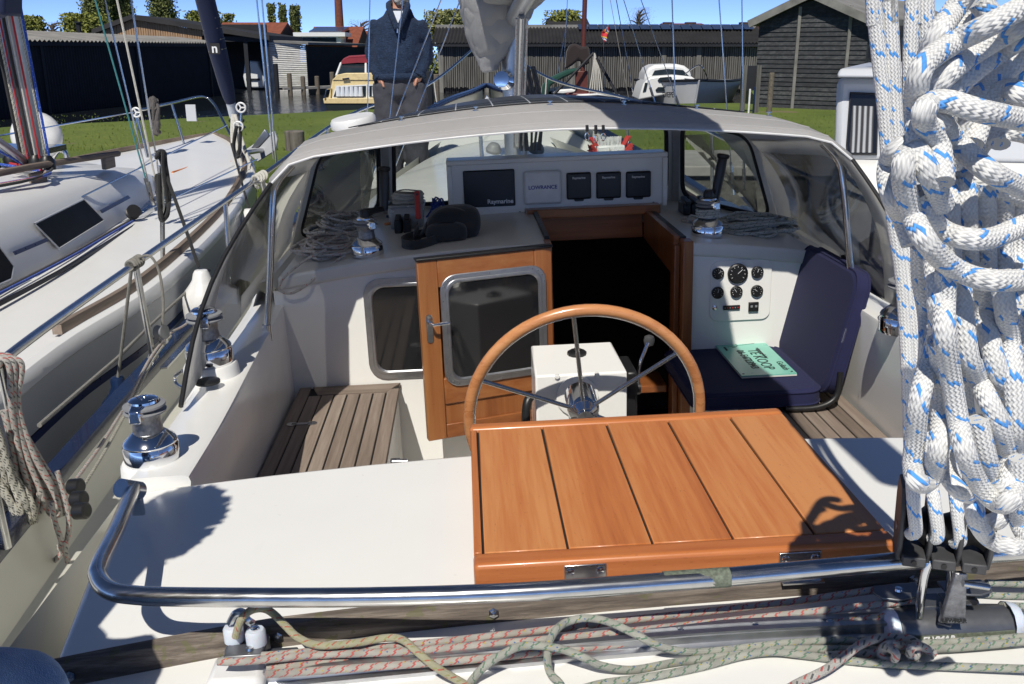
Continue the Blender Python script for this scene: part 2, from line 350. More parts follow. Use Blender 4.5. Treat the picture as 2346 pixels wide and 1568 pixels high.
# ---- aft deck
def dz(x): return -.05 * (x - XC) ** 2
def deck(x0, x1, y0, y1, zf, th, name, mat='gelcoat', nx=14, ny=3, rnd=.012, label=None, skew=0):
    xs = [x0 + (x1 - x0) * i / nx for i in range(nx + 1)]; Y = lambda q, x: q(x) if callable(q) else q
    top = [[V((x + skew * (1 - j / ny) * max(0, (XC - x) / (XC - x0)), Y(y0, x) + (Y(y1, x) - Y(y0, x)) * j / ny, zf(x))) for x in xs] for j in range(ny + 1)]; m = MB(); m.grid(top); m.grid([[p - V((0, 0, th)) for p in r] for r in top])
    for r in (top[0], top[-1]): m.grid([r, [p - V((0, 0, th)) for p in r]])
    for c in (0, -1): m.grid([[r[c] for r in top], [r[c] - V((0, 0, th)) for r in top]])
    bm = bmesh.new()
    o = m.build(name, mat, yacht, False, label=label)
    bm.from_mesh(o.data); bmesh.ops.remove_doubles(bm, verts=bm.verts, dist=1e-4); bmesh.ops.recalc_face_normals(bm, faces=bm.faces); bm.to_mesh(o.data); bm.free()
    md = o.modifiers.new('b', 'BEVEL'); md.width = rnd; md.segments = 3; md.limit_method = 'ANGLE'; md.angle_limit = rad(50)
    for p in o.data.polygons: p.use_smooth = True
    o.data.set_sharp_from_angle(angle=rad(60)); return o
spx = [pb(u, v, z=-.012) for u, v in ((60, 1500), (92, 1497), (600, 1432), (1130, 1392), (1700, 1345), (2346, 1293), (2500, 1280))]
def sy(x):
    for p, q in zip(spx, spx[1:]):
        if x <= q.x: return p.y + (q.y - p.y) * (x - p.x) / (q.x - p.x)
    return spx[-1].y
deck(-.665, 1.285, lambda x: sy(x) + .004, 1.672, dz, .62, 'aft_deck', nx=20, skew=.095)
deck(-.575, 1.34, .30, lambda x: sy(x) - .004, lambda x: -.023 + dz(x), .5, 'aft_ledge', nx=20)
# weathered toe strip across the stern
spc = [V((x, sy(x), dz(x))) for x in [-.572 + .05 * i for i in range(37)]]
MB().grid([[p + V(q) for q in ((0, .012, -.036), (0, .012, .006), (0, .008, .010), (0, -.008, .008), (0, -.012, .003), (0, -.016, -.03))] for p in spc]).build('toe_strip', 'teak_mossy', yacht, True, label='weathered mossy teak strip across the stern')
for u, v in ((165, 1497), (640, 1441), (1130, 1394), (2083, 1328)):
    b = pb(u, v, z=-.02); b = V((b.x, sy(b.x) - .0135, dz(b.x) - .008))
    MB().lathe([(.0075, 0), (.0075, .003), (.004, .0035), (.004, .007), (.0, .008)], 6, b, (0, -1, .25)).build('bolt', 'stainless', yacht)
# ---- stern rail tube with its end fitting
pl = [pb(313, 1103, z=.01)]; pl[0].z = -.03
rl = [pb(u, v, z=z) for u, v, z in ((306, 1118, .03), (268, 1210, .062), (228, 1292, .08), (226, 1325, .082), (250, 1352, .083), (300, 1363, .083), (420, 1368, .083), (800, 1369, .083), (1173, 1358, .083), (1600, 1328, .083), (2000, 1292, .083), (2346, 1262, .083), (2600, 1240, .083))]
MB().tube(cat(rl, 8), .0125, 16).build('stern_rail', 'stainless', yacht, True)
e = rl[0]
f0 = MB(); f0.tube([e + V((.004, .012, -.012)), e + V((-.012, -.024, .012))], .0165, 16); f0.build('rail_end_fitting', 'stainless', yacht, True)
MB().bar(e + V((0, .004, -.055)), e + V((0, .004, .0)), .022, .01, (0, 1, 0)).build('rail_foot', 'stainless', yacht, bevel=.003)
d0 = pb(1602, 1322, y=rl[9].y - .004); MB().tube([rl[9] + V((-.045, 0, 0)), rl[9] + V((.04, .0015, 0))], .0129, 16).build('worn_tape', 'sign_green', yacht, True).data.materials[0] = plain('tape_worn', (.13, .15, .11), .7, 0, .4, 200)
# ---- coamings, cockpit
ci = [V((-.53, 1.675, -.02)), V((-.545, 2.0, -.035)), V((-.58, 2.5, -.055)), V((-.63, 3.2, -.085)), V((-.66, 3.4, -.09))]
for sgn in (0, 1):
    k = (lambda p: mx(p)) if sgn else (lambda p: V(p))
    crow = [[k(p + V((-.16, 0, -.40))), k(p + V((-.125, 0, -.05))), k(p + V((-.12, 0, -.008))), k(p + V((-.11, 0, .0))), k(p + V((-.012, 0, .002))), k(p + V((-.003, 0, -.002))), k(p + V((0, 0, -.012))), k((-.60 - .02 * (p.y - 2), p.y, -.39)), k((-.60 - .02 * (p.y - 2), p.y, -1.0))] for p in cat(ci, 6)]
    MB().grid(crow).add(crow[0], [tuple(range(len(crow[0])))]).build('coaming', 'gelcoat', yacht, True)
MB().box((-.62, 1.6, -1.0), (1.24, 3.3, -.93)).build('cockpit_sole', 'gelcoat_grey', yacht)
MB().box((-.62, 1.64, -.95), (1.24, 1.67, -.63)).build('cockpit_aft_wall', 'gelcoat', yacht)
BZ = -.39
def bench(x0, x1, sgn):
    bx0, bx1 = min(x0, x1), max(x0, x1)
    b = MB().box((bx0 + (0 if not sgn else .012), 1.68, -.95), (bx1 - (0 if sgn else .012), 3.195, BZ - .02)).build('bench', 'gelcoat', yacht, bevel=.008)
    n = 8; w = (x1 - x0) / n
    MB().box((bx0 + .004, 1.70, BZ - .0195), (bx1 - .006, 3.19, BZ - .005)).build('caulking', 'dark_joint', b)
    for i in range(n):
        a, c = sorted((x0 + w * i, x0 + w * (i + 1))); g = .0024
        ye = 3.19 if i in (0,) else (3.10 if i < n - 1 else 3.135)
        MB().box((a + g, 1.705, BZ - .019), (c - g, ye, BZ + RN.uniform(-.0006, .0006))).build('plank', 'teak_grey', b, bevel=.0015, seg=1)
    a, c = sorted((x0 + w, x1))
    MB().prism([(x0 + w + (.004 if w > 0 else -.004), 3.19, BZ - .019), (x1 - (.001 if w > 0 else -.001), 3.19, BZ - .019), (x1 - w * .6, 3.14, BZ - .019), (x1 - w * .95, 3.105, BZ - .019), (x0 + w * 1.75, 3.105, BZ - .019)], (0, 0, .0195)).build('end_plank', 'teak_grey_x', b)
    return b
bp = bench(-.605, -.245, 0); bs = bench(1.225, .865, 1)
h = pb(690, 972, z=BZ + .001)
hg = MB(); hg.box((h.x - .03, h.y - .008, BZ), (h.x + .035, h.y + .008, BZ + .003)); hg.lathe([(.016, 0), (.016, .003)], 14, (h.x - .03, h.y, BZ)); hg.lathe([(.016, 0), (.016, .003)], 14, (h.x + .035, h.y, BZ)); hg.build('bench_hinge', 'stainless', bp)
q = pb(926, 1042, y=2.55); MB().lathe([(.012, 0), (.012, .03), (.008, .03), (.008, .05)], 16, (-.244, 2.62, -.44), (1, 0, 0)).build('latch', 'stainless', bp, True)
# ---- cabin top under the hood (three slabs round the hatch) and bulkhead
def cz(x): return .092 - .085 * (x - XC) ** 2
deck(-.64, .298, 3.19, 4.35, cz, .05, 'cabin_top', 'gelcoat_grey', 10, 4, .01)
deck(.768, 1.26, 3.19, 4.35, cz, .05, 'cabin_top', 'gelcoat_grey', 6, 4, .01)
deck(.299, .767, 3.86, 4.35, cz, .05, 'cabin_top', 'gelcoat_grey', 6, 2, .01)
m = MB(); m.box((-.66, 3.2, -1.0), (.295, 3.235, cz(-.3))); m.box((-.66, 3.2, 0), (-.62, 3.235, cz(-.6) - .03)); m = MB()
def bulk(x0, x1):
    n = 8; xs = [x0 + (x1 - x0) * i / n for i in range(n + 1)]
    P = [V((x, 3.2, cz(x) - .048)) for x in xs] + [V((x1, 3.2, -1)), V((x0, 3.2, -1))]
    return MB().prism(P, (0, .035, 0)).build('bulkhead', 'gelcoat', yacht)
bl = bulk(-.66, .293); br = bulk(.772, 1.26)
# coachroof forward of the windscreen
rows = []
for y in [4.36 + .35 * i for i in range(13)]:
    t = (y - 4.36) / 4.2; hw = .88 - .42 * t ** 1.6; zt = .06 - .10 * t ** 2
    rows.append([V((XC - hw - .05, y, -.62 + .2 * t)), V((XC - hw, y, zt - .16)), V((XC - hw * .97, y, zt - .09))] + [V((XC + hw * s, y, zt - .075 * s * s)) for s in (-.9, -.7, -.4, 0, .4, .7, .9)] + [V((XC + hw * .97, y, zt - .09)), V((XC + hw, y, zt - .16)), V((XC + hw + .05, y, -.62 + .2 * t))])
rows.append([V((p.x * .9 + XC * .1, p.y + .25, min(p.z, -.3))) for p in rows[-1]])
MB().grid(rows).build('coachroof', 'gelcoat', yacht, True, ang=180)
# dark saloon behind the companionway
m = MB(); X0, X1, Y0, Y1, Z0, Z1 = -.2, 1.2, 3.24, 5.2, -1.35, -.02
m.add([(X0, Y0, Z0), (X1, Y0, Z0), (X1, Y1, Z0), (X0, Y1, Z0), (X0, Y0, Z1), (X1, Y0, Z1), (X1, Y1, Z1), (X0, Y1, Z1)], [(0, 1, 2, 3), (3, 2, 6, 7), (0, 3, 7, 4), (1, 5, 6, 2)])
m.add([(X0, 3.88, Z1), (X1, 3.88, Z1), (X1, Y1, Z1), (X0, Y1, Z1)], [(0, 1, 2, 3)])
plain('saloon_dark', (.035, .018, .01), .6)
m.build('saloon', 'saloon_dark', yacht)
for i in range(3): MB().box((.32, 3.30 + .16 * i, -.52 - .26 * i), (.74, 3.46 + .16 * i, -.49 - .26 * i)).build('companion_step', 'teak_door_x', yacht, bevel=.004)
# ---- companionway joinery
W = lambda: MB()
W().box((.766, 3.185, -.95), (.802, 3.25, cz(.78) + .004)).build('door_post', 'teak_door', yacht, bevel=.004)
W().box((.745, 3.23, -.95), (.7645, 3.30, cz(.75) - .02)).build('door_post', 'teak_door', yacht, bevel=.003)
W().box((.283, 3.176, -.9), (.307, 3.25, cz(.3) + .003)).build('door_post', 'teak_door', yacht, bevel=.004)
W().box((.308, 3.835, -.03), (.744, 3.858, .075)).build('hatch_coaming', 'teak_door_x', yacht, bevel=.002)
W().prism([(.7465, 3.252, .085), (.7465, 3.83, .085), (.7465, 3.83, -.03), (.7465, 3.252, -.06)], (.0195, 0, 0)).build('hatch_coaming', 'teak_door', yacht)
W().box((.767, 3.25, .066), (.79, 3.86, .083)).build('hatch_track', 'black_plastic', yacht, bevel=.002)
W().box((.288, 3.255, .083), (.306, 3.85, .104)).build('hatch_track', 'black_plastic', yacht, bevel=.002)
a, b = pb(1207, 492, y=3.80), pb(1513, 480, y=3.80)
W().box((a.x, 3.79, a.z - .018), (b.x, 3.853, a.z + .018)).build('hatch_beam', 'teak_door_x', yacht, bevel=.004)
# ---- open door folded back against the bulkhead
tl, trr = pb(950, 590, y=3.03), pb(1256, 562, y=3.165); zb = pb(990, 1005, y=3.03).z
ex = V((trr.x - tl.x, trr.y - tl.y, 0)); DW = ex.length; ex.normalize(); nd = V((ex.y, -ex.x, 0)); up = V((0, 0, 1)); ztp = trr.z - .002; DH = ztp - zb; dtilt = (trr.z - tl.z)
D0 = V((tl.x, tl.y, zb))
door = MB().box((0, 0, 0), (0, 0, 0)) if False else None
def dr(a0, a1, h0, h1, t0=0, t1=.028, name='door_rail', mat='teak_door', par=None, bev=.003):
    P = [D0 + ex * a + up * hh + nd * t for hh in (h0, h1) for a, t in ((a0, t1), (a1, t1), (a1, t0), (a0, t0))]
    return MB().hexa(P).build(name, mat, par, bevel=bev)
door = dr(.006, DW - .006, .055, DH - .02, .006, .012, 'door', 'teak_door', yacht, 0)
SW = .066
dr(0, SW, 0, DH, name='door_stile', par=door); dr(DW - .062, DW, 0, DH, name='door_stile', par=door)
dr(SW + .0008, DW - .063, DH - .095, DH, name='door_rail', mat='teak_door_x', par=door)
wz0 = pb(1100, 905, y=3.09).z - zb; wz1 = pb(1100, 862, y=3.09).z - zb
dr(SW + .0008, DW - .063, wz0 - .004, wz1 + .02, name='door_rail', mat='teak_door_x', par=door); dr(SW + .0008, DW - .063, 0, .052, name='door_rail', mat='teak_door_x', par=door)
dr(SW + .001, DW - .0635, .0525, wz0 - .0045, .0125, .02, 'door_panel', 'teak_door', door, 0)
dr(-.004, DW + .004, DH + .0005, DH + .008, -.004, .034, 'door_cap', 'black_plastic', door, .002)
def portlight(o, exx, n, w, hh, r, par, fw=.032, name='window_frame', rivets=0):
    o = V(o); exx = V(exx).normalized(); n = V(n)
    fr = MB().ring(rrect(o, exx, up, w, hh, r), rrect(o, exx, up, w - 2 * fw, hh - 2 * fw, r - fw * .6), n * .007).build(name, 'aluminium', par, bevel=.0025)
    MB().ring(rrect(o, exx, up, w - fw * 1.1, hh - fw * 1.1, r - fw * .4), rrect(o, exx, up, w - 2 * fw + .006, hh - 2 * fw + .006, r - fw * .6), n * .010).build('window_bead', 'aluminium', fr, bevel=.002)
    MB().prism(rrect(o + n * .0012, exx, up, w - 2 * fw + .004, hh - 2 * fw + .004, r - fw * .6), n * .003).build('pane', 'glass_dark', fr)
    L = rrect(o + n * .007, exx, up, w - fw * .55, hh - fw * .55, r - fw * .2, 3)
    for i in range(rivets):
        t = i / rivets * len(L); p = L[int(t)].lerp(L[(int(t) + 1) % len(L)], t - int(t)); MB().lathe([(.0028, 0), (.0024, .0015), (0, .002)], 6, p, n).build('rivet', 'chrome_rough', fr)
    return fr
wt = ztp - zb - .062; wcx = DW * .535; wh = wt - wz1 - .0
portlight(D0 + ex * (SW + .004 + (DW - SW - .028) / 2) + up * (wz1 + wh / 2 - .002) + nd * .0285, ex, nd, DW - SW - .028, wh + .02, .055, door, .03, rivets=18)
hp = D0 + ex * (SW * .42) + nd * .0285
hz = pb(983, 750, y=3.03).z
pt = hp.copy(); pt.z = hz; MB().prism(rrect(pt, ex, up, .022, .098, .0105), nd * .003).build('lock_plate', 'stainless', door)
pl0 = pt + up * .022 + nd * .003; MB().tube(cat([pl0, pl0 + nd * .028, pl0 + nd * .034 + ex * .012, pl0 + nd * .034 + ex * .06], 5), .0055, 10).build('door_handle', 'chrome', door, True)
# window in the port bulkhead, half behind the door
a, b = pb(826, 640, y=3.2), pb(1010, 862, y=3.2)
portlight(V(((a.x + .30) / 2 - .03, 3.1995, (a.z + b.z) / 2)), (1, 0, 0), V((0, -1, 0)), .29 - a.x - .06, a.z - b.z, .06, bl, .032)
# ---- engine gauges on the starboard bulkhead
a, b = pb(1630, 600, y=3.19), pb(1764, 732, y=3.19); g0 = V(((a.x + b.x) / 2, 3.1995, (a.z + b.z) / 2)); gw, gh = b.x - a.x, a.z - b.z
gp = MB().prism(rrect(g0, (1, 0, 0), up, gw, gh, .03), (0, -.006, 0)).build('gauge_panel', 'gelcoat', br, bevel=.002)
for u, v, r in ((1645, 627, .021), (1690, 627, .036), (1735, 624, .0215), (1644, 671, .0215), (1687, 669, .0215), (1734, 667, .0215)):
    c = pb(u, v, y=3.19); c.y = 3.193
    MB().lathe([(r, 0), (r, .008), (r * .86, .011), (r * .84, .007)], 24, c, (0, -1, 0)).build('gauge', 'black_plastic', gp, True, ang=30)
    an = RN.uniform(-.9, .9)
    MB().bar(c + V((0, -.0076, 0)), c + V((sin(an) * r * .6, -.0076, cos(an) * r * .6)), .0012, .0012, (0, 1, 0)).build('needle', 'lettering_white', gp)
    mm = MB()
    for t in range(9):
        q = -2.2 + 4.4 * t / 8; d = V((sin(q), 0, cos(q))); mm.bar(c + V((0, -.0075, 0)) + d * r * .62, c + V((0, -.0075, 0)) + d * r * .76, .0011, .0011, (0, 1, 0))
    mm.build('dial_ticks', 'lettering_white', gp)
c = pb(1676, 705, y=3.19); MB().box((c.x - .03, 3.187, c.z - .008), (c.x + .03, 3.1935, c.z + .008)).build('warning_lights', 'black_plastic', gp, bevel=.001)
for i in range(6): MB().box((c.x - .026 + i * .0092, 3.1862, c.z - .002), (c.x - .022 + i * .0092, 3.187, c.z + .002)).build('lamp', 'red_plastic' if i % 2 else 'grey_plastic', gp)
c = pb(1726, 703, y=3.19); MB().box((c.x - .018, 3.184, c.z - .017), (c.x + .018, 3.1935, c.z + .017)).build('switch', 'black_plastic', gp, bevel=.002)
for s in (-1, 1): MB().box((c.x + s * .008 - .004, 3.1832, c.z - .001), (c.x + s * .008 + .004, 3.184, c.z + .007)).build('switch_key', 'grey_plastic', gp)
c = pb(1637, 706, y=3.19); MB().lathe([(.009, 0), (.009, .004), (.004, .005), (.004, .012), (0, .012)], 16, (c.x, 3.1935, c.z), (0, -1, 0)).build('ignition_lock', 'chrome', gp, True)
# ---- instrument pod
a, b = pb(1030, 372, y=3.87), pb(1520, 357, y=3.87); zb0 = pb(1035, 508, y=3.87).z; zb1 = pb(1510, 472, y=3.87).z; xm = pb(1205, 490, y=3.87).x; zt = (a.z + b.z) / 2
pod = MB().prism([(a.x, 3.862, zt), (b.x, 3.862, zt), (b.x, 3.862, zb1 + .004), (xm, 3.862, zb1 + .004), (xm, 3.862, zb0), (a.x, 3.862, zb0)], (0, .10, 0)).build('instrument_pod', 'gelcoat', yacht, bevel=.008)
MB().ring([(a.x - .012, 3.858, zt + .012), (b.x + .012, 3.858, zt + .012), (b.x + .012, 3.858, zb0 - .01), (a.x - .012, 3.858, zb0 - .01)][0:2] + [(b.x + .012, 3.858, zb1), (a.x - .012, 3.858, zb0)], [(a.x + .012, 3.858, zt - .012), (b.x - .012, 3.858, zt - .012), (b.x - .012, 3.858, zb1), (a.x + .012, 3.858, zb0)], (0, .02, 0)) if False else None
MB().box((a.x - .014, 3.846, zt - .008), (b.x + .014, 3.97, zt + .012)).build('pod_rim', 'gelcoat', pod, bevel=.004)
MB().box((a.x - .014, 3.846, zb0), (a.x + .006, 3.95, zt - .0085)).build('pod_rim', 'gelcoat', pod, bevel=.004); MB().box((b.x - .006, 3.846, zb1 + .004), (b.x + .014, 3.95, zt - .0085)).build('pod_rim', 'gelcoat', pod, bevel=.004)
def inst(u0, v0, u1, v1, mat, r, dep, label, tab=0):
    p, q = pb(u0, v0, y=3.862), pb(u1, v1, y=3.862); c = V(((p.x + q.x) / 2, 3.8625, (p.z + q.z) / 2))
    o = MB().prism(rrect(c, (1, 0, 0), up, q.x - p.x, p.z - q.z, r), (0, -dep, 0)).build('instrument_cover', mat, pod, bevel=dep * .45, label=label, seg=3)
    if tab: MB().prism(rrect(c + V((0, -.001, -(p.z - q.z) / 2)), (1, 0, 0), up, .04, .016, .006), (0, -dep * .6, 0)).build('pull_tab', mat, o)
    return c, o, dep
c, o, d = inst(1060, 392, 1181, 471, 'screen_cover', .006, .012, 'large black plotter cover'); t = pb(1146, 461, y=3.862)
text('Raymarine', (t.x, 3.8625 - d - .0006, t.z), (1, 0, 0), up, .025, 'lettering_white', o, bold=True)
c, o, d = inst(1198, 392, 1287, 465, 'white_plastic', .012, .024, 'white instrument cover with blue lettering'); t = pb(1243, 429, y=3.85)
text('LOWRANCE', (t.x, 3.8625 - d - .0006, t.z), (1, 0, 0), up, .021, 'lettering_blue', o, bold=True)
for u in (1297, 1365, 1433):
    c, o, d = inst(u, 396 - (u - 1297) * .02, u + 57, 455 - (u - 1297) * .03, 'screen_cover', .008, .016, None, 1); t = pb(u + 29, 408 - (u - 1297) * .02, y=3.85)
    text('Raymarine', (t.x, 3.8625 - d - .0006, t.z), (1, 0, 0), up, .0125, 'lettering_white', o, bold=True)
for u, v in ((1191, 487), (1497, 465)):
    t = pb(u, v, y=3.862); MB().lathe([(.005, 0), (.004, .002), (0, .002)], 10, (t.x, 3.8615, t.z), (0, -1, 0)).build('screw', 'chrome_rough', pod)
# ---- steering pedestal and wheel
a, b = pb(1226, 862, y=2.58), pb(1437, 846, y=2.58); t2 = pb(1212, 812, y=2.80); zt = a.z
ped = MB().hexa([(a.x, 2.58, -.93), (b.x, 2.58, -.93), (b.x, 2.84, -.93), (a.x, 2.84, -.93), (a.x, 2.58, zt), (b.x, 2.58, zt), (b.x - .01, 2.82, zt + .018), (a.x + .005, 2.82, zt + .018)]).build('steering_pedestal', 'gelcoat', yacht, bevel=.006)
mxp = (a.x + b.x) / 2
MB().lathe([(.03, 0), (.03, .008), (.024, .012), (.012, .012), (.012, .018), (.0, .018)], 12, (mxp + .005, 2.73, zt + .010), (0, -.07, 1)).build('filler_cap', 'black_plastic', ped, True, ang=30)
MB().box((b.x + .001, 2.60, zt - .25), (b.x + .035, 2.76, zt - .01)).build('throttle_box', 'black_plastic', ped, bevel=.008)
tp = pb(1487, 780, y=2.7); MB().tube(cat([(b.x + .05, 2.68, zt - .08), (b.x + .055, 2.68, zt - .02), (tp.x - .005, 2.69, zt + .05), tp], 5), .006, 10).build('throttle_lever', 'chrome', ped, True); MB().lathe([(0, -.02), (.014, -.014), (.017, 0), (.014, .012), (0, .018)], 14, tp, (0, 0, 1)).build('throttle_knob', 'block_grey', ped, True)
MB().lathe([(.02, 0), (.02, .02), (.012, .022)], 16, (b.x + .036, 2.68, zt - .09), (1, 0, 0)).build('throttle_hub', 'black_plastic', ped, True, ang=30)
MB().tube(cat([(a.x - .012, 2.66, -.75), (a.x - .03, 2.64, -.5), (a.x - .025, 2.66, zt - .14), (a.x - .01, 2.68, zt - .10)], 5), .014, 10).build('engine_lever', 'black_plastic', ped, True)
hub = pb(1340, 952, y=2.40); tilt = rad(-9); wx = V((1, 0, 0)); wu = V((0, sin(tilt), cos(tilt))); wn = wx.cross(wu) * 1
if wn.y > 0: wn = -wn
WR = .318
rim = [hub + (wx * cos(2 * pi * i / 72) + wu * sin(2 * pi * i / 72)) * WR for i in range(72)]
wheel = MB().tube(rim, .0158, 14, True).build('steering_wheel', 'teak_rim', yacht, True)
MB().tube([p - wn * -.0 + (hub - p).normalized() * .0075 for p in rim], .0105, 10, True).build('rim_band', 'stainless', wheel, True)
for i in range(6):
    a0 = rad(96 + 60 * i); d = wx * cos(a0) + wu * sin(a0); MB().tube([hub + d * .02 - wn * .02, hub + d * (WR - .012)], .0062, 10).build('spoke', 'stainless', wheel, True)
    for p in (rim[int((72 * (36 + 60 * i) / 360)) % 72],): MB().tube([p - (rim[(int(72 * (36 + 60 * i) / 360) + 1) % 72] - p) * .02, p + (rim[(int(72 * (36 + 60 * i) / 360) + 1) % 72] - p) * .02], .0161, 14).build('rim_joint', 'teak_varnish', wheel, True)
MB().lathe([(.045, -.11), (.045, -.03), (.038, -.012), (.024, 0), (.02, .012), (0, .014)], 24, hub, wn).build('wheel_hub', 'chrome', wheel, True, ang=40)
MB().lathe([(.062, 0), (.062, .006), (.05, .008)], 24, V((hub.x, 2.579, hub.z - .01)), (0, -1, 0)).build('hub_flange', 'gelcoat', ped, True, ang=30)
for s in (-1, 1): MB().lathe([(.008, 0), (.008, .006), (0, .007)], 6, V((hub.x + s * .058, 2.579, hub.z + .055)), (0, -1, 0)).build('flange_bolt', 'gelcoat', ped)
# ---- hinged table: planks between two end battens
TZ = .046
P = {k: pb(u, v, z=TZ) for k, (u, v) in dict(al=(1085, 1268), ar=(2040, 1212), fl=(1078, 978), fr=(1775, 938)).items()}
x0, x1 = (P['al'].x + P['fl'].x) / 2, (P['ar'].x + P['fr'].x) / 2; y0, y1 = P['al'].y, (P['fl'].y + P['fr'].y) / 2
table = MB().box((x0 + .004, y0 - .02, .012), (x1 - .004, y1, TZ - .006)).build('folding_table', 'dark_joint', yacht)
js = [pb(u, v, z=TZ).x for u, v in ((1104, 1200), (1272, 1120), (1443, 1110), (1611, 1110), (1777, 1100), (1900, 1090))]
ed = [x0] + [j for j in js if j < x1 - .02] + [x1]
ed[-1] = x1
for i in range(len(ed) - 1):
    g = .0019; MB().box((ed[i] + (g if i else 0), y0 + .001, .010), (ed[i + 1] - (g if i < len(ed) - 2 else 0), y1 - .022, TZ + RN.uniform(-.0007, .0007))).build('plank', 'teak_varnish', table, bevel=.0014, seg=1)
MB().box((x0 - .002, y1 - .0215, .008), (x1 + .002, y1 + .008, TZ + .003)).build('end_batten', 'teak_varnish_x', table, bevel=.008, seg=3)
MB().box((x0 - .001, y0 - .036, .004), (x1 + .006, y0 + .0, TZ + .001)).build('end_batten', 'teak_varnish_x', table, bevel=.007, seg=3)
for u, v in ((1341, 1310), (1832, 1275)):
    c = pb(u, v, y=y0 - .037); hgx = c.x
    hb = MB().box((hgx - .03, y0 - .0395, .012), (hgx + .03, y0 - .0365, .040)).build('hinge', 'stainless', table, bevel=.0008)
    for i in range(4): MB().lathe([(.0055, 0), (.0055, .0142)], 12, (hgx - .03 + i * .015, y0 - .042, .008), (1, 0, 0)).build('knuckle', 'stainless', hb, True, ang=30)
    for s in (-1, 1): MB().lathe([(.006, 0), (.005, .002), (0, .0025)], 12, (hgx + s * .021, y0 - .0396, .030), (0, -1, 0)).build('hinge_screw', 'chrome', hb)
    MB().box((hgx - .03, y0 - .06, .0005), (hgx + .03, y0 - .044, .003)).build('hinge_leaf', 'stainless', hb)
MB().box((x0 + .02, y0 - .032, -.002), (x1 - .05, y0 - .010, .0075)).build('table_packing', 'rubber', table)
MB().box((x0 + .06, 1.60, -.003), (x1 - .06, 1.625, .0115)).build('table_rest', 'teak_grey_x', table)
# ---- sprayhood
def hood_row(y, xl, xr, zc, zl, drop):
    """across the hood from the port edge to the starboard edge"""
    out = []; c = (xl + xr) / 2; hw = (xr - xl) / 2; n = 24
    for i in range(n + 1):
        s = -1 + 2 * i / n; z = zc - (zc - zl) * abs(s) ** 1.75
        z -= drop * max(0, (abs(s) - .86) / .14) ** 1.8
        x = c + hw * (s - .02 * math.copysign(max(0, (abs(s) - .9) / .1) ** 2, s))
        out.append(V((x, y - .05 * max(0, (abs(s) - .9) / .1), z)))
    return out
HY = [(2.80, -.56, 1.185, .508, .44, .055), (2.83, -.562, 1.187, .523, .452, .05), (3.0, -.566, 1.19, .545, .462, .05), (3.18, -.57, 1.19, .556, .468, .05), (3.5, -.575, 1.195, .558, .435, .055), (3.9, -.58, 1.20, .552, .405, .06), (4.12, -.58, 1.20, .537, .385, .06), (4.2, -.57, 1.19, .515, .37, .06)]
HR = [hood_row(*a) for a in HY]
m = MB().grid(HR); hood = m.build('sprayhood', 'dodger_cloth', yacht, True, ang=180, solid=.003, label='grey cloth sprayhood roof with dark solar panel')
# white piping along the aft edge
MB().tube([p + V((0, -.002, -.001)) for p in HR[0]], .0035, 6).build('piping', 'white_plastic', hood, True)
for r_ in (HR[1], HR[2]): MB().tube([p + V((0, .004, .002)) for p in r_[1:-1]], .0022, 5).build('seam', 'dodger_cloth', hood, True)
# flexible solar panel lying on the roof
sol = NG('solar'); vv = sol.n('TexBrick'); vv.offset = 0; sol.L(sol.tc(), vv.inputs['Vector']); vv.inputs['Scale'].default_value = 1; vv.inputs['Brick Width'].default_value = .125; vv.inputs['Row Height'].default_value = .125; vv.inputs['Mortar Size'].default_value = .0022
vv.inputs['Color1'].default_value = vv.inputs['Color2'].default_value = (.018, .022, .03, 1); vv.inputs['Mortar'].default_value = (.3, .32, .35, 1); sol.set(vv.outputs[0], .45, 0, Coat_Weight=.15, Coat_Roughness=.3)
def roofz(x, y):
    for r0, r1 in zip(HR, HR[1:]):
        if r0[12].y <= y <= r1[12].y:
            t = (y - r0[12].y) / (r1[12].y - r0[12].y)
            def zz(r):
                for p, q in zip(r, r[1:]):
                    if p.x <= x <= q.x: return p.z + (q.z - p.z) * (x - p.x) / (q.x - p.x)
                return r[0].z if x < r[0].x else r[-1].z
            return zz(r0) * (1 - t) + zz(r1) * t
    return HR[-1][12].z
MB().grid([[V((x, y, roofz(x, y) + .006)) for x in [-.36 + 1.34 * i / 14 for i in range(15)]] for y in (3.24, 3.5, 3.75, 4.0, 4.1)]).build('solar_panel', 'solar', hood, True, solid=.003)
for i in range(7):
    x = -.42 + 1.46 * i / 6; MB().lathe([(.011, 0), (.011, .002), (.004, .003), (.004, .009), (.009, .010), (.009, .013), (0, .014)], 10, (x, 3.17, roofz(x, 3.17) + .001)).build('snap', 'stainless', hood, True, ang=30)
c = pb(811, 277, y=3.62); c.z = roofz(c.x, 3.62)
MB().lathe([(.0, 0), (.075, 0), (.085, .008), (.085, .030), (.078, .040), (0, .042)], 28, (c.x, 3.62, c.z + .004), (-.12, -.1, 1)).build('roof_vent', 'white_plastic', hood, True, ang=35, label='round white vent cap on the hood roof')
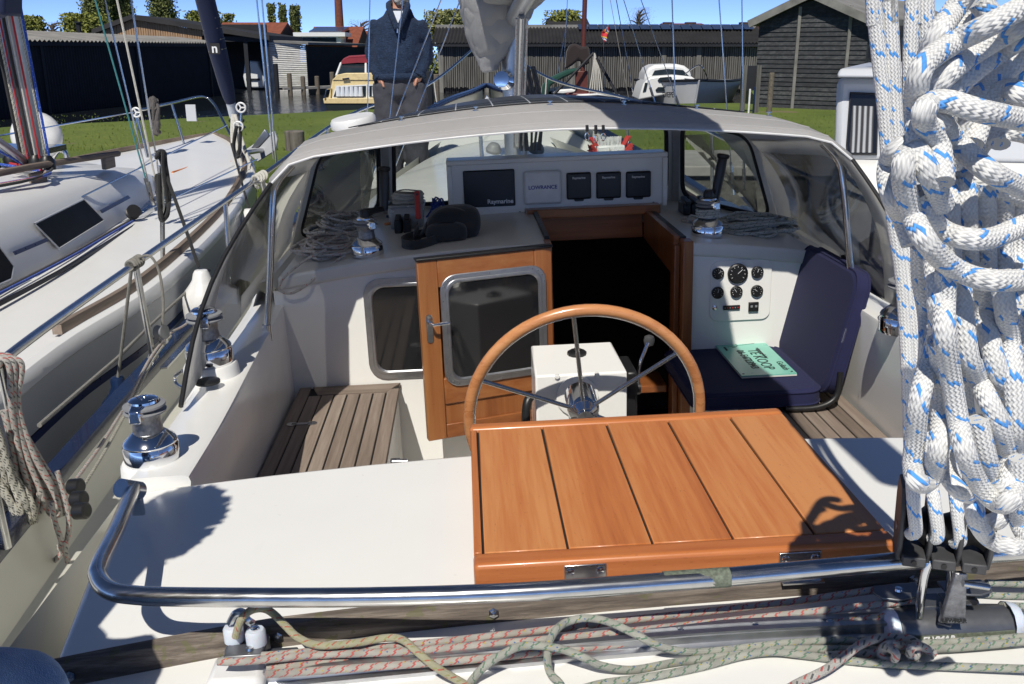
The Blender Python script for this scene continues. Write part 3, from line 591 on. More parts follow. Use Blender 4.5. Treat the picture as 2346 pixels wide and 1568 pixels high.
# side curtains: cloth border with a clear vinyl window, hoop tubes
for sg in (0, 1):
    k = (lambda p: mx(p)) if sg else (lambda p: V(p))
    A = [r[0] if not sg else mx(r[-1]) for r in HR]     # roof edge, aft -> forward (port coordinates)
    top = []
    for t in range(9):
        yy = A[0].y + (A[-1].y - A[0].y) * t / 8
        p_, q_ = next(((p_, q_) for p_, q_ in zip(A, A[1:]) if p_.y - 1e-6 <= yy <= q_.y + 1e-6), (A[-2], A[-1]))
        f_ = (yy - p_.y) / max(1e-6, q_.y - p_.y); top.append(p_.lerp(q_, f_) + V((.006, 0, .006)))
    b0, b1 = V((-.655, 2.06, -.02)) if not sg else V((-.645, 2.5, -.03)), V((-.78, 4.25, -.06)); bot = [b0.lerp(b1, t / 8) for t in range(9)]
    G = []
    for j in range(9):
        s = j / 8; bulge = .05 * sin(pi * s)
        G.append([k(top[i].lerp(bot[i], s) + V((-bulge, 0, 0))) for i in range(9)])
    cl, vi = MB(), MB(); cl.v = [p for r in G for p in r]; vi.v = list(cl.v)
    for j in range(8):
        for i in range(8): (vi if 1 <= j <= 6 and 1 <= i <= 5 or (j == 7 and 1 <= i <= 2) else cl).f.append((j * 9 + i, j * 9 + i + 1, (j + 1) * 9 + i + 1, (j + 1) * 9 + i))
    sc = cl.build('side_curtain', 'hood_lining', hood, True, ang=180, solid=.003); vi.build('side_window', 'vinyl', sc, True, ang=180)
    MB().tube([r[0] for r in G], .006, 8).build('curtain_edge', 'rubber', sc, True)
    MB().tube([k(p + V((.012, .0, 0))) for p in cat([(-.625, 2.83, -.06), (-.60, 2.84, .1), (-.575, 2.85, .28), (-.555, 2.86, .37), (-.50, 2.86, .43)], 6)], .0105, 12).build('hoop_tube', 'stainless', sc, True)
    MB().tube([k((-.613, 2.83, -.10)), k((-.613, 2.83, -.05))], .014, 10).build('hoop_foot', 'chrome', sc, True)
# windscreen: three framed panes
def screen(bl_, br_, tr_, tl_, ins, mat='gelcoat_grey', r=.07):
    c = (bl_ + br_ + tr_ + tl_) / 4; N = 6; out, inn = [], []
    cs = [tr_, tl_, bl_, br_]
    def loop(sc, rad_):
        L = []; Q = [c + (p - c) * 1.0 for p in cs]; R_ = []
        for i, p in enumerate(Q):
            a, b = Q[i - 1], Q[(i + 1) % 4]; ea, eb = (a - p).normalized(), (b - p).normalized(); R_.append(p + (ea + eb) * sc)
        for i, p in enumerate(R_):
            a, b = R_[i - 1], R_[(i + 1) % 4]; ea, eb = (a - p).normalized(), (b - p).normalized()
            for t in range(N + 1):
                q = t / N; L.append((p + ea * rad_) * (1 - q) ** 2 + p * (2 * q * (1 - q)) + (p + eb * rad_) * q ** 2)
        return L
    nrm = (br_ - bl_).cross(tl_ - bl_).normalized()
    o = MB().ring(loop(0, .004), loop(ins, r), nrm * -.012).build('windscreen_frame', mat, yacht, bevel=.002)
    MB().tube([p - nrm * .006 for p in loop(ins + .002, r)], .010, 8, True).build('window_seal', 'rubber', o, True)
    MB().prism([p - nrm * .006 for p in loop(ins - .003, r)], nrm * -.003).build('pane', 'glass_clear', o); return o
WL, WR_ = -.335, .955
q = lambda x, y, z: V((x, y, z))
screen(q(WL, 4.20, cz(WL) - .0), q(WR_, 4.20, cz(WR_)), q(WR_ - .03, 4.10, .455), q(WL + .03, 4.10, .455), .03)
screen(q(-.71, 3.86, -.02), q(WL - .004, 4.19, cz(WL) - .01), q(WL + .022, 4.10, .45), q(-.56, 3.80, .39), .03)
screen(q(WR_ + .004, 4.19, cz(WR_) - .01), q(1.33, 3.86, -.02), q(1.18, 3.80, .39), q(WR_ - .022, 4.10, .45), .03)
for x0_, t_ in ((WL, WL + .025), (WR_, WR_ - .025)): MB().bar((x0_, 4.185, cz(WL)), (t_, 4.085, .46), .03, .016, (0, 1, 0)).build('windscreen_post', 'aluminium', yacht, bevel=.003)
# inner grey lining boards beside the cabin top, from the coaming up to the hood
for sg in (0, 1):
    k = (lambda p: mx(p)) if sg else (lambda p: V(p))
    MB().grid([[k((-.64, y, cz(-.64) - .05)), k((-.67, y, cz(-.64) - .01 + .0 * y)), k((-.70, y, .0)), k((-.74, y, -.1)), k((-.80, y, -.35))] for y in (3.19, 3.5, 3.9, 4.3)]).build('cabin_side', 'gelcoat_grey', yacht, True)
# zip pullers hanging from the hood
for u, v in ((1345, 302), (1365, 308), (1382, 303)):
    p = pb(u, v, y=2.79); zt_ = pb(u, 287, y=2.79).z
    MB().tube([V((p.x, 2.79, zt_)), V((p.x, 2.79, p.z))], .0045, 6).build('zip_tape', 'rubber', hood)
    MB().tube([p + V((0, 0, -.014)) + V((cos(a) * .006, 0, sin(a) * .011)) for a in [2 * pi * i / 14 for i in range(14)]], .0018, 6, True).build('zip_ring', 'chrome', hood, True)
# ---- winches
def winch(loc, sc=1.0, rz=0, handle=False, pad=0, name_label=None):
    b = MB().lathe([(.0, 0), (.056, 0), (.057, .004), (.057, .034), (.055, .037), (.055, .040), (.056, .042), (.053, .048), (.036, .062), (.030, .066)], 40).build('winch', 'chrome', yacht, True, ang=35, loc=V(loc), label=name_label); b.scale = (sc,) * 3; b.rotation_euler = (0, 0, rz)
    MB().lathe([(.0305, .064), (.031, .07), (.0285, .085), (.030, .102), (.034, .108)], 32).build('drum', 'chrome_rough', b, True, loc=V())
    MB().lathe([(.034, .106), (.043, .109), (.044, .112), (.038, .115), (.035, .116)], 36).build('self_tailer', 'grey_plastic', b, True, ang=30, loc=V())
    MB().lathe([(.035, .1165), (.038, .119), (.0435, .122), (.043, .126), (.034, .128), (.025, .129)], 36).build('self_tailer', 'grey_plastic', b, True, ang=30, loc=V())
    MB().lathe([(.029, .128), (.031, .131), (.030, .136), (.024, .140), (.012, .142), (.011, .139), (.0, .139)], 32).build('cap', 'chrome', b, True, ang=35, loc=V())
    f = MB(); f.hexa([(-.014, -.05, .098), (.014, -.05, .098), (.016, -.028, .11), (-.016, -.028, .11), (-.011, -.048, .126), (.011, -.048, .126), (.018, -.015, .137), (-.018, -.015, .137)]); f.build('feeder_arm', 'chrome', b, bevel=.004, loc=V())
    if pad: MB().lathe([(.078, -.14), (.07, -.05), (.066, -.006), (.062, 0), (0, 0)], 36).build('winch_pad', 'gelcoat', b, True, ang=40, loc=V((0, 0, -.0005)))
    return b
wa = pb(350, 1052, y=1.775); wA = winch(wa, .94, rad(-8), pad=1, name_label='chrome self-tailing winch nearest the stern')
wb_ = pb(482, 830, y=2.36); wB = winch(wb_, 1.04, rad(10), pad=1, name_label='chrome winch behind the side curtain')
wcl = pb(843, 585, z=cz(-.33)); wcl.z = cz(wcl.x) + .0005; wC = winch(wcl, .98, rad(40))
wcr = pb(1620, 540, z=cz(.88)); wcr.z = cz(wcr.x) + .0005; wD = winch(wcr, 1.0, rad(30))
wE = winch(V((1.235, 2.49, -.062)), 1.16, 0)
m = MB().lathe([(.03, 0), (.03, .006), (.026, .008), (0, .008)], 24, V((0, 0, 0))); pk = pb(478, 888, z=-.04); pk.z = -.028; m.build('deck_plug', 'black_plastic', yacht, True, ang=30, loc=pk)
# rope jammers beside the cabin winches
for (u, v, n) in ((905, 520, 2), (1560, 478, 3)):
    p = pb(u, v, z=cz(0)); p.z = cz(p.x)
    for i in range(n):
        j = MB().box((p.x + i * .034, p.y - .05, p.z), (p.x + .03 + i * .034, p.y + .06, p.z + .05)).build('rope_clutch', 'black_plastic', yacht, bevel=.006)
        MB().hexa([(p.x + .004 + i * .034, p.y - .07, p.z + .045), (p.x + .026 + i * .034, p.y - .07, p.z + .045), (p.x + .026 + i * .034, p.y + .03, p.z + .055), (p.x + .004 + i * .034, p.y + .03, p.z + .055), (p.x + .004 + i * .034, p.y - .07, p.z + .058), (p.x + .026 + i * .034, p.y - .07, p.z + .058), (p.x + .026 + i * .034, p.y + .03, p.z + .068), (p.x + .004 + i * .034, p.y + .03, p.z + .068)]).build('clutch_lever', 'black_plastic', j, bevel=.003)
# ---- guard rail, stanchions
gr = [pb(20, 815, y=2.46), pb(310, 605, y=3.67), pb(590, 410, y=5.7), pb(800, 265, y=7.9), pb(980, 195, y=9.6), pb(1085, 112, y=10.9)]
e0 = gr[0]; path = [V((e0.x + .04, e0.y - .28, -.42)), V((e0.x + .03, e0.y - .26, -.1)), V((e0.x + .02, e0.y - .2, e0.z - .03))] + gr
tail = [V((XC - .12, 11.35, .76)), V((XC + .12, 11.35, .76))]
full = cat(path, 10) + cat(tail, 4) + cat([mx(p) for p in path[::-1]], 10)
rail = MB().tube(full, .0135, 12).build('guard_rail', 'stainless', yacht, True)
def capz(y):
    for p, q in zip(capl, capl[1:]):
        if p.y <= y <= q.y:
            t = (y - p.y) / (q.y - p.y); return p.lerp(q, t)
    return capl[-1]
gl = cat(path, 10)
for y in (2.42, 3.66, 4.95, 6.6, 8.3, 9.8):
    t = min(gl, key=lambda p: abs(p.y - y) - (0 if p.z > -.2 else -9)); t = min([p for p in gl if p.z > -.06], key=lambda p: abs(p.y - y)); c = capz(y)
    for sg in (0, 1):
        k = (lambda p: mx(p)) if sg else (lambda p: V(p))
        if sg and y < 4: continue
        if sg == 0 and y < 3: pass
        MB().tube([k(V((c.x, y + .03, c.z + .01))), k(t)], .0125, 10).build('stanchion', 'stainless', rail, True); MB().lathe([(.022, 0), (.022, .01), (.015, .02)], 14, k(V((c.x, y + .03, c.z + .012)))).build('stanchion_foot', 'stainless', rail, True)
# genoa car track, turning block and organiser on the port bulwark
c0, c1 = pb(345, 842, z=-.40), pb(436, 736, z=-.40)
MB().bar((c0.x + .05, c0.y, -.405), (c0.x + .045, c0.y + 1.3, -.405), .03, .012).build('sheet_track', 'stainless', yacht, bevel=.003)
bb = pb(361, 762, y=3.75); MB().lathe([(.03, 0), (.028, .006), (.018, .014), (.018, .022), (.028, .030), (.03, .036)], 24, bb, (.9, -.3, .1)).build('standup_block', 'grey_plastic', yacht, True, ang=50); MB().bar(bb + V((.02, 0, -.05)), bb + V((.015, 0, 0)), .03, .03).build('block_foot', 'stainless', yacht, bevel=.004)
for u, v in ((158, 1116), (165, 1145), (170, 1172)):
    p = pb(u, v, z=-.36); MB().lathe([(.016, 0), (.022, .005), (.022, .035), (.016, .04)], 14, p, (1, -.2, .1)).build('fairlead', 'black_plastic', yacht, True, ang=40)
pd = pb(412, 870, z=-.1); MB().tube(cat([pb(418, 850, z=-.05), pb(402, 862, z=-.08), pb(404, 880, z=-.1), pb(420, 890, z=-.1)], 5), .005, 8).build('pad_eye', 'stainless', yacht, True)
# ---- mast, boom under its cover, kicker, shrouds
my = 6.3; mb_ = V((.36, my, .06)); mast = MB().tube([(.36, my, .02), (.36, my - .12, 9)], .075, 20).build('mast', 'aluminium', yacht, True, label='silver mast')
go = V((.36, my - .12, .90)); be = V((.47, .35, 1.42))
dv = (be - go); 
def cover(t):
    c = go + dv * t; h = .52 - .28 * min(1, t * 1.5); wv = .29 - .13 * min(1, t * 1.6)
    sd = V((1, 0, 0)); return [c + V((wv * cos(a) * (1 if sin(a) < 0 else .55 + .45 * (1 - sin(a))), 0, .06 + h * (.5 + .55 * sin(a)) * (1 if sin(a) > 0 else .55))) for a in [2 * pi * i / 16 for i in range(16)]]
boom = MB().tube([go, be], .05, 16).build('boom', 'aluminium', yacht, True)
rows = [cover(t) for t in (-.01, .05, .15, .3, .5, .7, .9, .97)]; rows[0] = [go + (p - go) * .8 for p in rows[0]]; rows = [r + [r[0]] for r in rows]
sc1 = MB().grid(rows).build('sail_cover', 'cover_cloth', yacht, True, ang=180, label='pale grey sail cover on the boom', sub=3)
# front flap of the cover round the mast
fl = [[V((.36 + dx + r * cos(a), my - .06 - r * sin(a) * 1.1, z + zs * cos(a))) for a in [rad(-60 + 30 * i) for i in range(11)]] for r, z, dx, zs in ((.24, 1.6, -.03, 0), (.27, 1.25, -.06, 0), (.27, 1.02, -.07, .04), (.19, .84, -.10, .06), (.03, .60, -.16, 0))]
sc2 = MB().grid(fl).build('cover_collar', 'cover_cloth', yacht, True, ang=180, solid=.004, sub=3)
txc = bpy.data.textures.new('cover_folds', 'CLOUDS'); txc.noise_scale = .16; txc.noise_depth = 2
for o_ in (sc1, sc2):
    d_ = o_.modifiers.new('d', 'DISPLACE'); d_.texture = txc; d_.texture_coords = 'LOCAL'; d_.strength = .07; d_.mid_level = .5
MB().tube([(.37, my - .09, .14), go + dv * .12 + V((0, 0, -.06))], .022, 12).build('kicker', 'aluminium', yacht, True)
for dx in (-.03, .0, .03): MB().tube([(.37 + dx, my - .12, .12), go + dv * .12 + V((dx, -.01, -.07))], .006, 8).build('kicker_line', 'rope_redfleck', yacht, True)
mw = MB().lathe([(.0, 0), (.06, 0), (.06, .03), (.035, .045), (.035, .08), (.05, .09), (.05, .10), (.02, .105), (0, .105)], 24, pb(1160, 186, y=my - .06), (-.35, -.9, .15)); mw.build('mast_winch', 'chrome', yacht, True, ang=35)
for i in range(7):
    x = .40 + .02 * i + RN.uniform(-.01, .01); MB().tube(cat([(x - .03, my - .08, .62), (x, my - .14, .45), (x - .02 * sin(i), my - .15, .3), (x - .01, my - .13, .10)], 5), .008, 6).build('halyard_coil', 'rope_dark', yacht, True)
def shroud(p, q, r=.004, par=yacht, tb=True, boat=True):
    o = MB().tube([p, q], r, 6).build('shroud', 'stainless', par, True)
    if tb:
        d = (V(q) - V(p)).normalized(); MB().tube([V(p), V(p) + d * .22], r * 2.2, 8).build('turnbuckle', 'chrome', o, True); MB().tube([V(p) + d * .06, V(p) + d * .15], r * 3.2, 8).build('turnbuckle', 'alu_anodised', o, True)
    return o
top = V((.34, my - .12, 9))
for (u0, v0, u1, v1, yy) in ((832, 450, 1008, 0, 5.9), (868, 470, 1052, 0, 6.1), (838, 415, 847, 0, 6.6), (880, 380, 922, 0, 6.9)):
    p = pb(u0, v0, y=yy) if v0 < 500 else pb(u0, v0, y=yy); p2 = pb(u1, v1, y=yy + .05); shroud(V((p.x, p.y, p.z - .02)), p2 + (p2 - p) * 3)
for (u0, v0, u1, v1, yy) in ((1553, 425, 1540, 0, 6.0), (1680, 440, 1648, 0, 6.2), (1705, 430, 1700, 0, 6.6), (1560, 250, 1470, 0, 9.0), (1500, 230, 1430, 0, 9.6)):
    p = pb(u0, v0, y=yy); p2 = pb(u1, v1, y=yy + .05); shroud(V((p.x, p.y, p.z - .02)), p2 + (p2 - p) * 3)
# deck hardware seen through the windscreen
for u, v in ((1130, 352), (1228, 352)):
    p = pb(u, v, z=.05); p.z = .06; MB().lathe([(.05, 0), (.055, .02), (.04, .05), (.03, .06), (0, .065)], 20, p, (.2, -.3, 1)).build('turning_block', 'grey_plastic', yacht, True)
MB().tube(cat([(.13, 6.0, .05), (.13, 6.0, .35), (.2, 6.0, .4), (.3, 6.0, .35)], 5), .012, 8).build('mast_bar', 'stainless', yacht, True)
# =====================================================================
# ROPES AND LOOSE THINGS ON THE YACHT
# =====================================================================
def pxp(pts, sub=6):     # list of (u, v, y) or (u, v, None, z)
    return cat([pb(p[0], p[1], y=p[2]) if len(p) == 3 else pb(p[0], p[1], z=p[3]) for p in pts], sub)
RS = .0083
msheet = thing('mainsheet', 'thick white mainsheet with blue flecks, coiled and hung from the boom', 'rope', pb(2150, 1230, y=1.03))
FL = [[(1998, -60), (2001, 0), (2015, 140), (2027, 253), (2045, 480), (2066, 628), (2078, 800), (2085, 1000), (2093, 1150), (2098, 1215)],
      [(2035, -60), (2038, 0), (2046, 160), (2055, 330), (2075, 560), (2100, 800), (2125, 1050), (2140, 1150), (2149, 1225)],
      [(2090, -60), (2091, 0), (2085, 160), (2090, 330), (2115, 560), (2150, 800), (2180, 1050), (2192, 1160), (2200, 1235)],
      [(2120, -60), (2122, 0), (2126, 300), (2150, 600), (2180, 800), (2215, 1050), (2228, 1150), (2236, 1190)]]
for i, L in enumerate(FL):
    P = [pb(u, v, y=1.045 - .022 * max(0, min(1, (v - 1050) / 80))) for u, v in L]
    P.append(P[-1] + V((0, .012, -.012)))
    P = [P[0] + (P[0] - P[1]).normalized() * .62] + P
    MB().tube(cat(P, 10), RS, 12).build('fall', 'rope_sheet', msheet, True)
CO = [  # strands of the hanging coil: photo points and distance forward
 ([(2420, 285), (2346, 275), (2250, 256), (2175, 234), (2135, 236), (2117, 255), (2120, 285), (2150, 330), (2160, 420)], .655),
 ([(2128, 300), (2132, 272), (2152, 280), (2185, 318), (2228, 362), (2275, 398), (2346, 432), (2420, 450)], .675),
 ([(2160, 470), (2130, 400), (2104, 352), (2082, 350), (2070, 380), (2072, 430), (2090, 492), (2118, 548), (2155, 592), (2205, 625), (2265, 642), (2346, 640), (2420, 620)], .66),
 ([(2105, 330), (2060, 342), (2038, 372), (2035, 410), (2046, 452), (2068, 500), (2090, 560)], .69),
 ([(2100, 440), (2125, 490), (2160, 528), (2215, 547), (2275, 545), (2346, 515), (2420, 480)], .68),
 ([(2118, 240), (2112, 190), (2124, 138), (2148, 80), (2185, 25), (2230, -40)], .70),
 ([(2105, 330), (2098, 250), (2104, 180), (2128, 137), (2195, 93), (2265, 58), (2346, 16), (2420, -25)], .665),
 ([(2128, 330), (2122, 240), (2165, 176), (2223, 128), (2294, 84), (2346, 54), (2420, 10)], .685),
 ([(2160, 330), (2178, 222), (2223, 170), (2294, 118), (2346, 84), (2420, 40)], .70),
 ([(2180, 380), (2212, 268), (2262, 200), (2320, 150), (2420, 90)], .72),
 ([(2240, 0), (2290, 60), (2346, 130), (2400, 190)], .73),
 ([(2230, 330), (2265, 235), (2310, 205), (2346, 222), (2420, 260)], .71),
 ([(2120, 400), (2180, 402), (2250, 412), (2310, 440), (2400, 470)], .735),
 ([(2168, 620), (2164, 690), (2164, 765), (2178, 863), (2195, 962), (2210, 1032), (2238, 1102), (2280, 1150), (2312, 1150), (2332, 1110), (2335, 1050)], .67),
 ([(2200, 640), (2208, 740), (2220, 821), (2240, 868), (2266, 922), (2292, 978), (2308, 1040), (2314, 1095), (2300, 1118), (2278, 1100), (2258, 1040), (2240, 960)], .685),
 ([(2140, 590), (2148, 690), (2150, 760), (2128, 835), (2105, 920), (2097, 1004), (2091, 1066), (2100, 1102), (2120, 1108), (2138, 1085), (2150, 1030), (2156, 962), (2160, 890), (2150, 780)], .69),
 ([(2290, 620), (2302, 700), (2312, 770), (2322, 863), (2328, 976), (2330, 1032), (2325, 1100)], .69),
 ([(2110, 560), (2112, 640), (2125, 720), (2128, 800), (2118, 900), (2112, 980)], .74),
 ([(2245, 620), (2252, 700), (2268, 780), (2290, 860), (2330, 930), (2400, 990)], .70),
 ([(2185, 610), (2190, 700), (2195, 800), (2205, 900), (2220, 1000)], .74),
 ([(2139, 450), (2142, 520), (2160, 640), (2170, 720)], .73), ([(2173, 420), (2176, 520), (2182, 640), (2190, 700)], .73), ([(2215, 410), (2216, 520), (2222, 640), (2232, 740)], .735), ([(2260, 415), (2258, 520), (2262, 640), (2270, 760)], .735), ([(2302, 430), (2298, 540), (2306, 660), (2315, 780)], .74), ([(2340, 440), (2336, 560), (2342, 680), (2345, 800)], .74),
 ([(2160, 1000), (2170, 1080), (2195, 1120), (2230, 1135), (2262, 1120)], .72),
 ([(2228, 1100), (2232, 1160), (2240, 1200), (2266, 1234), (2308, 1252), (2346, 1250), (2420, 1235)], .73),
 ([(2262, 1200), (2288, 1190), (2304, 1160), (2306, 1120)], .76),
 ([(2346, 700), (2338, 820), (2344, 940), (2350, 1060), (2340, 1150), (2335, 1200), (2360, 1240)], .73),
 ([(2150, 130), (2190, 60), (2240, 10), (2290, -40)], .74), ([(2290, 330), (2300, 260), (2346, 170), (2400, 120)], .75), ([(2215, 420), (2250, 330), (2320, 300), (2420, 330)], .76)]
for k, (L, y) in enumerate(CO):
    n = len(L); P = [pb(u, v, y=y + .012 * sin(2.1 * i + k)) for i, (u, v) in enumerate(L)]
    MB().tube(cat(P, 10), RS, 12).build('coil_strand', 'rope_sheet', msheet, True)
# ---- triple block at the foot of the sheet
kb = pb(2160, 1215, y=1.045)
blk = thing('sheet_block', 'grey triple block holding the mainsheet above the traveller car', 'pulley', kb)
xl, xr = pb(2072, 1200, y=1.045).x, pb(2252, 1230, y=1.045).x; zt = pb(2080, 1125, y=1.04).z; zb_ = pb(2150, 1290, y=1.04).z
for i in range(4):
    x = xl + (xr - xl) * i / 3; tl_ = -.0045 if i == 0 else 0
    c = V((x, 1.052, (zt + zb_) / 2)); h2 = (zt - zb_) / 2
    MB().prism([c + V((-.003, a * .034, b * h2)) for a, b in ((-.55, -1), (.55, -1), (.95, -.5), (1, .45), (.6, 1), (-.6, 1), (-1, .45), (-.95, -.5))], (.006, 0, 0)).build('cheek_plate', 'block_grey', blk, bevel=.002)
for i in range(3):
    x = xl + (xr - xl) * (i + .5) / 3; hw = (xr - xl) / 6 - .0045
    MB().lathe([(.026, -hw), (.021, -hw * .6), (.018, 0), (.021, hw * .6), (.026, hw)], 24, V((x, 1.056, zb_ + .042)), (1, 0, 0)).build('sheave', 'black_plastic', blk, True)
    MB().box((x - hw - .001, 1.016, zb_ + .002), (x + hw + .001, 1.075, zb_ + .016)).build('spacer', 'block_grey', blk, bevel=.002)
    MB().lathe([(.0035, 0), (.0035, .002)], 8, V((x, 1.0158, zb_ + .009)), (0, -1, 0)).build('rivet', 'black_plastic', blk)
MB().lathe([(.006, -.004), (.006, xr - xl + .004)], 14, V((xl, 1.05, zb_ + .042)), (1, 0, 0)).build('pin', 'chrome_rough', blk, True, ang=30)
blk.matrix_world = blk.matrix_world @ Matrix.Rotation(rad(-20), 4, 'Z')
# ---- traveller: track, end fitting with cleat, car
LZ = lambda x: -.023 + dz(x)
trv = thing('mainsheet_traveller', 'grey alloy traveller track with sliding car across the stern', 'traveller', pb(1400, 1520, z=-.03))
tp = [pb(u, v, z=-.03) for u, v in ((600, 1552), (1100, 1522), (1700, 1478), (2346, 1438), (2560, 1425))]; tp = [V((p.x, p.y, LZ(p.x) + .012)) for p in tp]
TY = lambda x: next((p.y + (q.y - p.y) * (x - p.x) / (q.x - p.x) for p, q in zip(tp, tp[1:]) if x <= q.x), tp[-1].y)
tc = cat(tp, 6)
MB().grid([[p + V(o) for o in ((0, -.018, -.012), (0, -.018, -.006), (0, -.010, -.004), (0, -.010, .006), (0, -.013, .010), (0, -.013, .013), (0, -.004, .013), (0, -.004, .010), (0, .004, .010), (0, .004, .013), (0, .013, .013), (0, .013, .010), (0, .010, .006), (0, .010, -.004), (0, .018, -.006), (0, .018, -.012))] for p in tc]).build('track', 'aluminium', trv, False)
for i in range(12):
    x = tp[0].x + .05 + .1 * i; MB().lathe([(.005, 0), (.004, .0012), (0, .0012)], 10, V((x, TY(x), LZ(x) + .0225))).build('track_screw', 'stainless', trv)
ef = pb(565, 1530, z=-.02); ef.z = LZ(ef.x)
en = MB().box((ef.x - .045, ef.y - .04, ef.z), (ef.x + .028, ef.y + .022, ef.z + .03)).build('end_fitting', 'white_plastic', trv, bevel=.01)
MB().box((ef.x - .03, ef.y + .005, ef.z + .031), (ef.x + .02, ef.y + .032, ef.z + .036)).build('sheave_plate', 'alu_anodised', en, bevel=.002)
MB().box((ef.x - .035, ef.y + .0, ef.z + .012), (ef.x + .06, ef.y + .045, ef.z + .018)).build('sheave_plate', 'alu_anodised', en, bevel=.004)
MB().lathe([(.006, 0), (.005, .003), (0, .004)], 12, (ef.x + .002, ef.y + .018, ef.z + .0365)).build('screw', 'stainless', en, True)
MB().lathe([(.017, 0), (.013, .006), (.017, .012)], 20, (ef.x + .0, ef.y + .022, ef.z + .0185)).build('sheave', 'black_plastic', en, True)
cc = pb(562, 1450, z=.0)
for s, u, v in ((-1, 534, 1440), (1, 585, 1448)):
    p = pb(u, v, z=.012); MB().lathe([(.010, -.022), (.0135, -.018), (.0135, .0), (.011, .004)], 18, p).build('cam_jaw', 'nylon_white', en, True, ang=40); MB().lathe([(.006, .004), (.006, .006), (.003, .007), (0, .007)], 10, p).build('jaw_screw', 'chrome', en, True, ang=30)
q0 = pb(560, 1425, z=.02); MB().tube(cat([pb(528, 1428, z=.02), pb(540, 1406, z=.036), pb(556, 1404, z=.038), pb(566, 1420, z=.03), pb(578, 1428, z=.022)], 5), .0055, 8).build('cleat_fairlead', 'stainless', en, True)
MB().box((q0.x - .026, q0.y - .022, -.035 + dz(q0.x)), (q0.x + .028, q0.y + .012, -.008)).build('cleat_base', 'alu_anodised', en, bevel=.003)
# car
ca, cb_ = pb(2052, 1440, z=-.015), pb(2302, 1416, z=-.015)
cx0, cx1 = ca.x, cb_.x; cyy = (TY(cx0) + TY(cx1)) / 2; zc = LZ(cx0) + .008
pr = [(-.024, -.012), (-.027, -.004), (-.026, .008), (-.018, .020), (-.006, .026), (.006, .026), (.018, .020), (.026, .008), (.027, -.004), (.024, -.012)]
car = MB().prism([V((cx0, TY(cx0) + a, zc + b)) for a, b in pr], (cx1 - cx0, TY(cx1) - TY(cx0), LZ(cx1) - LZ(cx0))).build('car', 'alu_anodised', trv, bevel=.002)
for x, s in ((cx0, -1), (cx1, 1)):
    o_ = V((x, TY(x), zc)); rr = [[o_ + V((s * dd, a * sc, b * sc + .003 * (1 - sc))) for a, b in pr] for dd, sc in ((0, .99), (.008, .95), (.015, .8), (.018, .4))]; MB().grid([r + [r[0]] for r in rr]).build('end_cap', 'nylon_white', car, True)
yl = lambda x: TY(x) - .0276
MB().hexa([(cx0 + .006, yl(cx0), zc - .008), (cx1 - .003, yl(cx1), zc - .008), (cx1 - .003, yl(cx1) + .001, zc - .008), (cx0 + .006, yl(cx0) + .001, zc - .008), (cx0 + .006, yl(cx0) + .0005, zc + .004), (cx1 - .003, yl(cx1) + .0005, zc + .004), (cx1 - .003, yl(cx1) + .002, zc + .004), (cx0 + .006, yl(cx0) + .002, zc + .004)]).build('name_strip', 'tape_worn', car)
text('ELVMAR', (cx0 + .048, yl(cx0 + .05) - .0004, zc - .002), (1, 0, 0), (0, .06, 1), .012, 'lettering_white', car, bold=True, shear=.15)
# wings with sheaves, shackle on top
xm_ = (cx0 + cx1) / 2
for s, x in ((-1, pb(2072, 1352, z=.03).x), (1, pb(2235, 1350, z=.03).x)):
    wv = MB(); o_ = V((x, TY(x) + .03, zc + .034)); wv.prism([o_ + V((a * .032 * s, b * .022, 0)) for a, b in ((-1, -.7), (.3, -1), (.9, -.7), (1.1, 0), (.9, .7), (-1, .8))], (0, 0, .004)); wv.build('wing', 'alu_anodised', car, bevel=.0015)
    MB().lathe([(.018, -.016), (.013, -.009), (.018, -.002)], 20, o_).build('sheave', 'black_plastic', car, True); MB().lathe([(.006, 0), (.005, .003), (0, .0035)], 12, o_ + V((0, 0, .004))).build('screw', 'chrome', car, True)
    MB().box((min(x, xm_), TY(x) + .008, zc + .018), (max(x, xm_), TY(x) + .04, zc + .024)).build('bridge', 'alu_anodised', car, bevel=.002)
sk0 = V((pb(2165, 1330, y=1.05).x, 1.045, 0)); zs0 = zc + .028
sh = MB().hexa([(sk0.x - .014, 1.025, zs0), (sk0.x + .018, 1.02, zs0), (sk0.x + .018, 1.028, zs0), (sk0.x - .014, 1.033, zs0), (sk0.x - .004, 1.02, zb_ - .004), (sk0.x + .010, 1.018, zb_ - .004), (sk0.x + .010, 1.026, zb_ - .004), (sk0.x - .004, 1.028, zb_ - .004)]).build('shackle', 'chrome_rough', car, bevel=.002)
MB().tube(cat([V((sk0.x - .03, 1.05, zs0 - .005)), V((sk0.x - .028, 1.05, zb_ - .02)), V((sk0.x - .015, 1.05, zb_ + .006)), V((sk0.x + .005, 1.05, zb_ - .012)), V((sk0.x + .01, 1.05, zs0))], 6), .006, 10).build('shackle_bow', 'chrome', car, True)
MB().tube([V((sk0.x + .004, 1.015, zb_ - .016)), V((sk0.x + .036, 1.012, zb_ - .022))], .0045, 10).build('shackle_pin', 'stainless', car, True)
MB().tube([V((sk0.x + .002 + cos(t * 1.6) * .010, 1.04 + sin(t * 1.6) * .010, zs0 - .012 + .0011 * t)) for t in range(28)], .0016, 6).build('spring', 'chrome_rough', car, True)
text('LEWMAR', (sk0.x + .002, 1.0205, zs0 + .006), (1, -.15, 0), (-.1, -.05, 1), .0075, 'black_plastic' if False else 'lettering_black', car, bold=True)
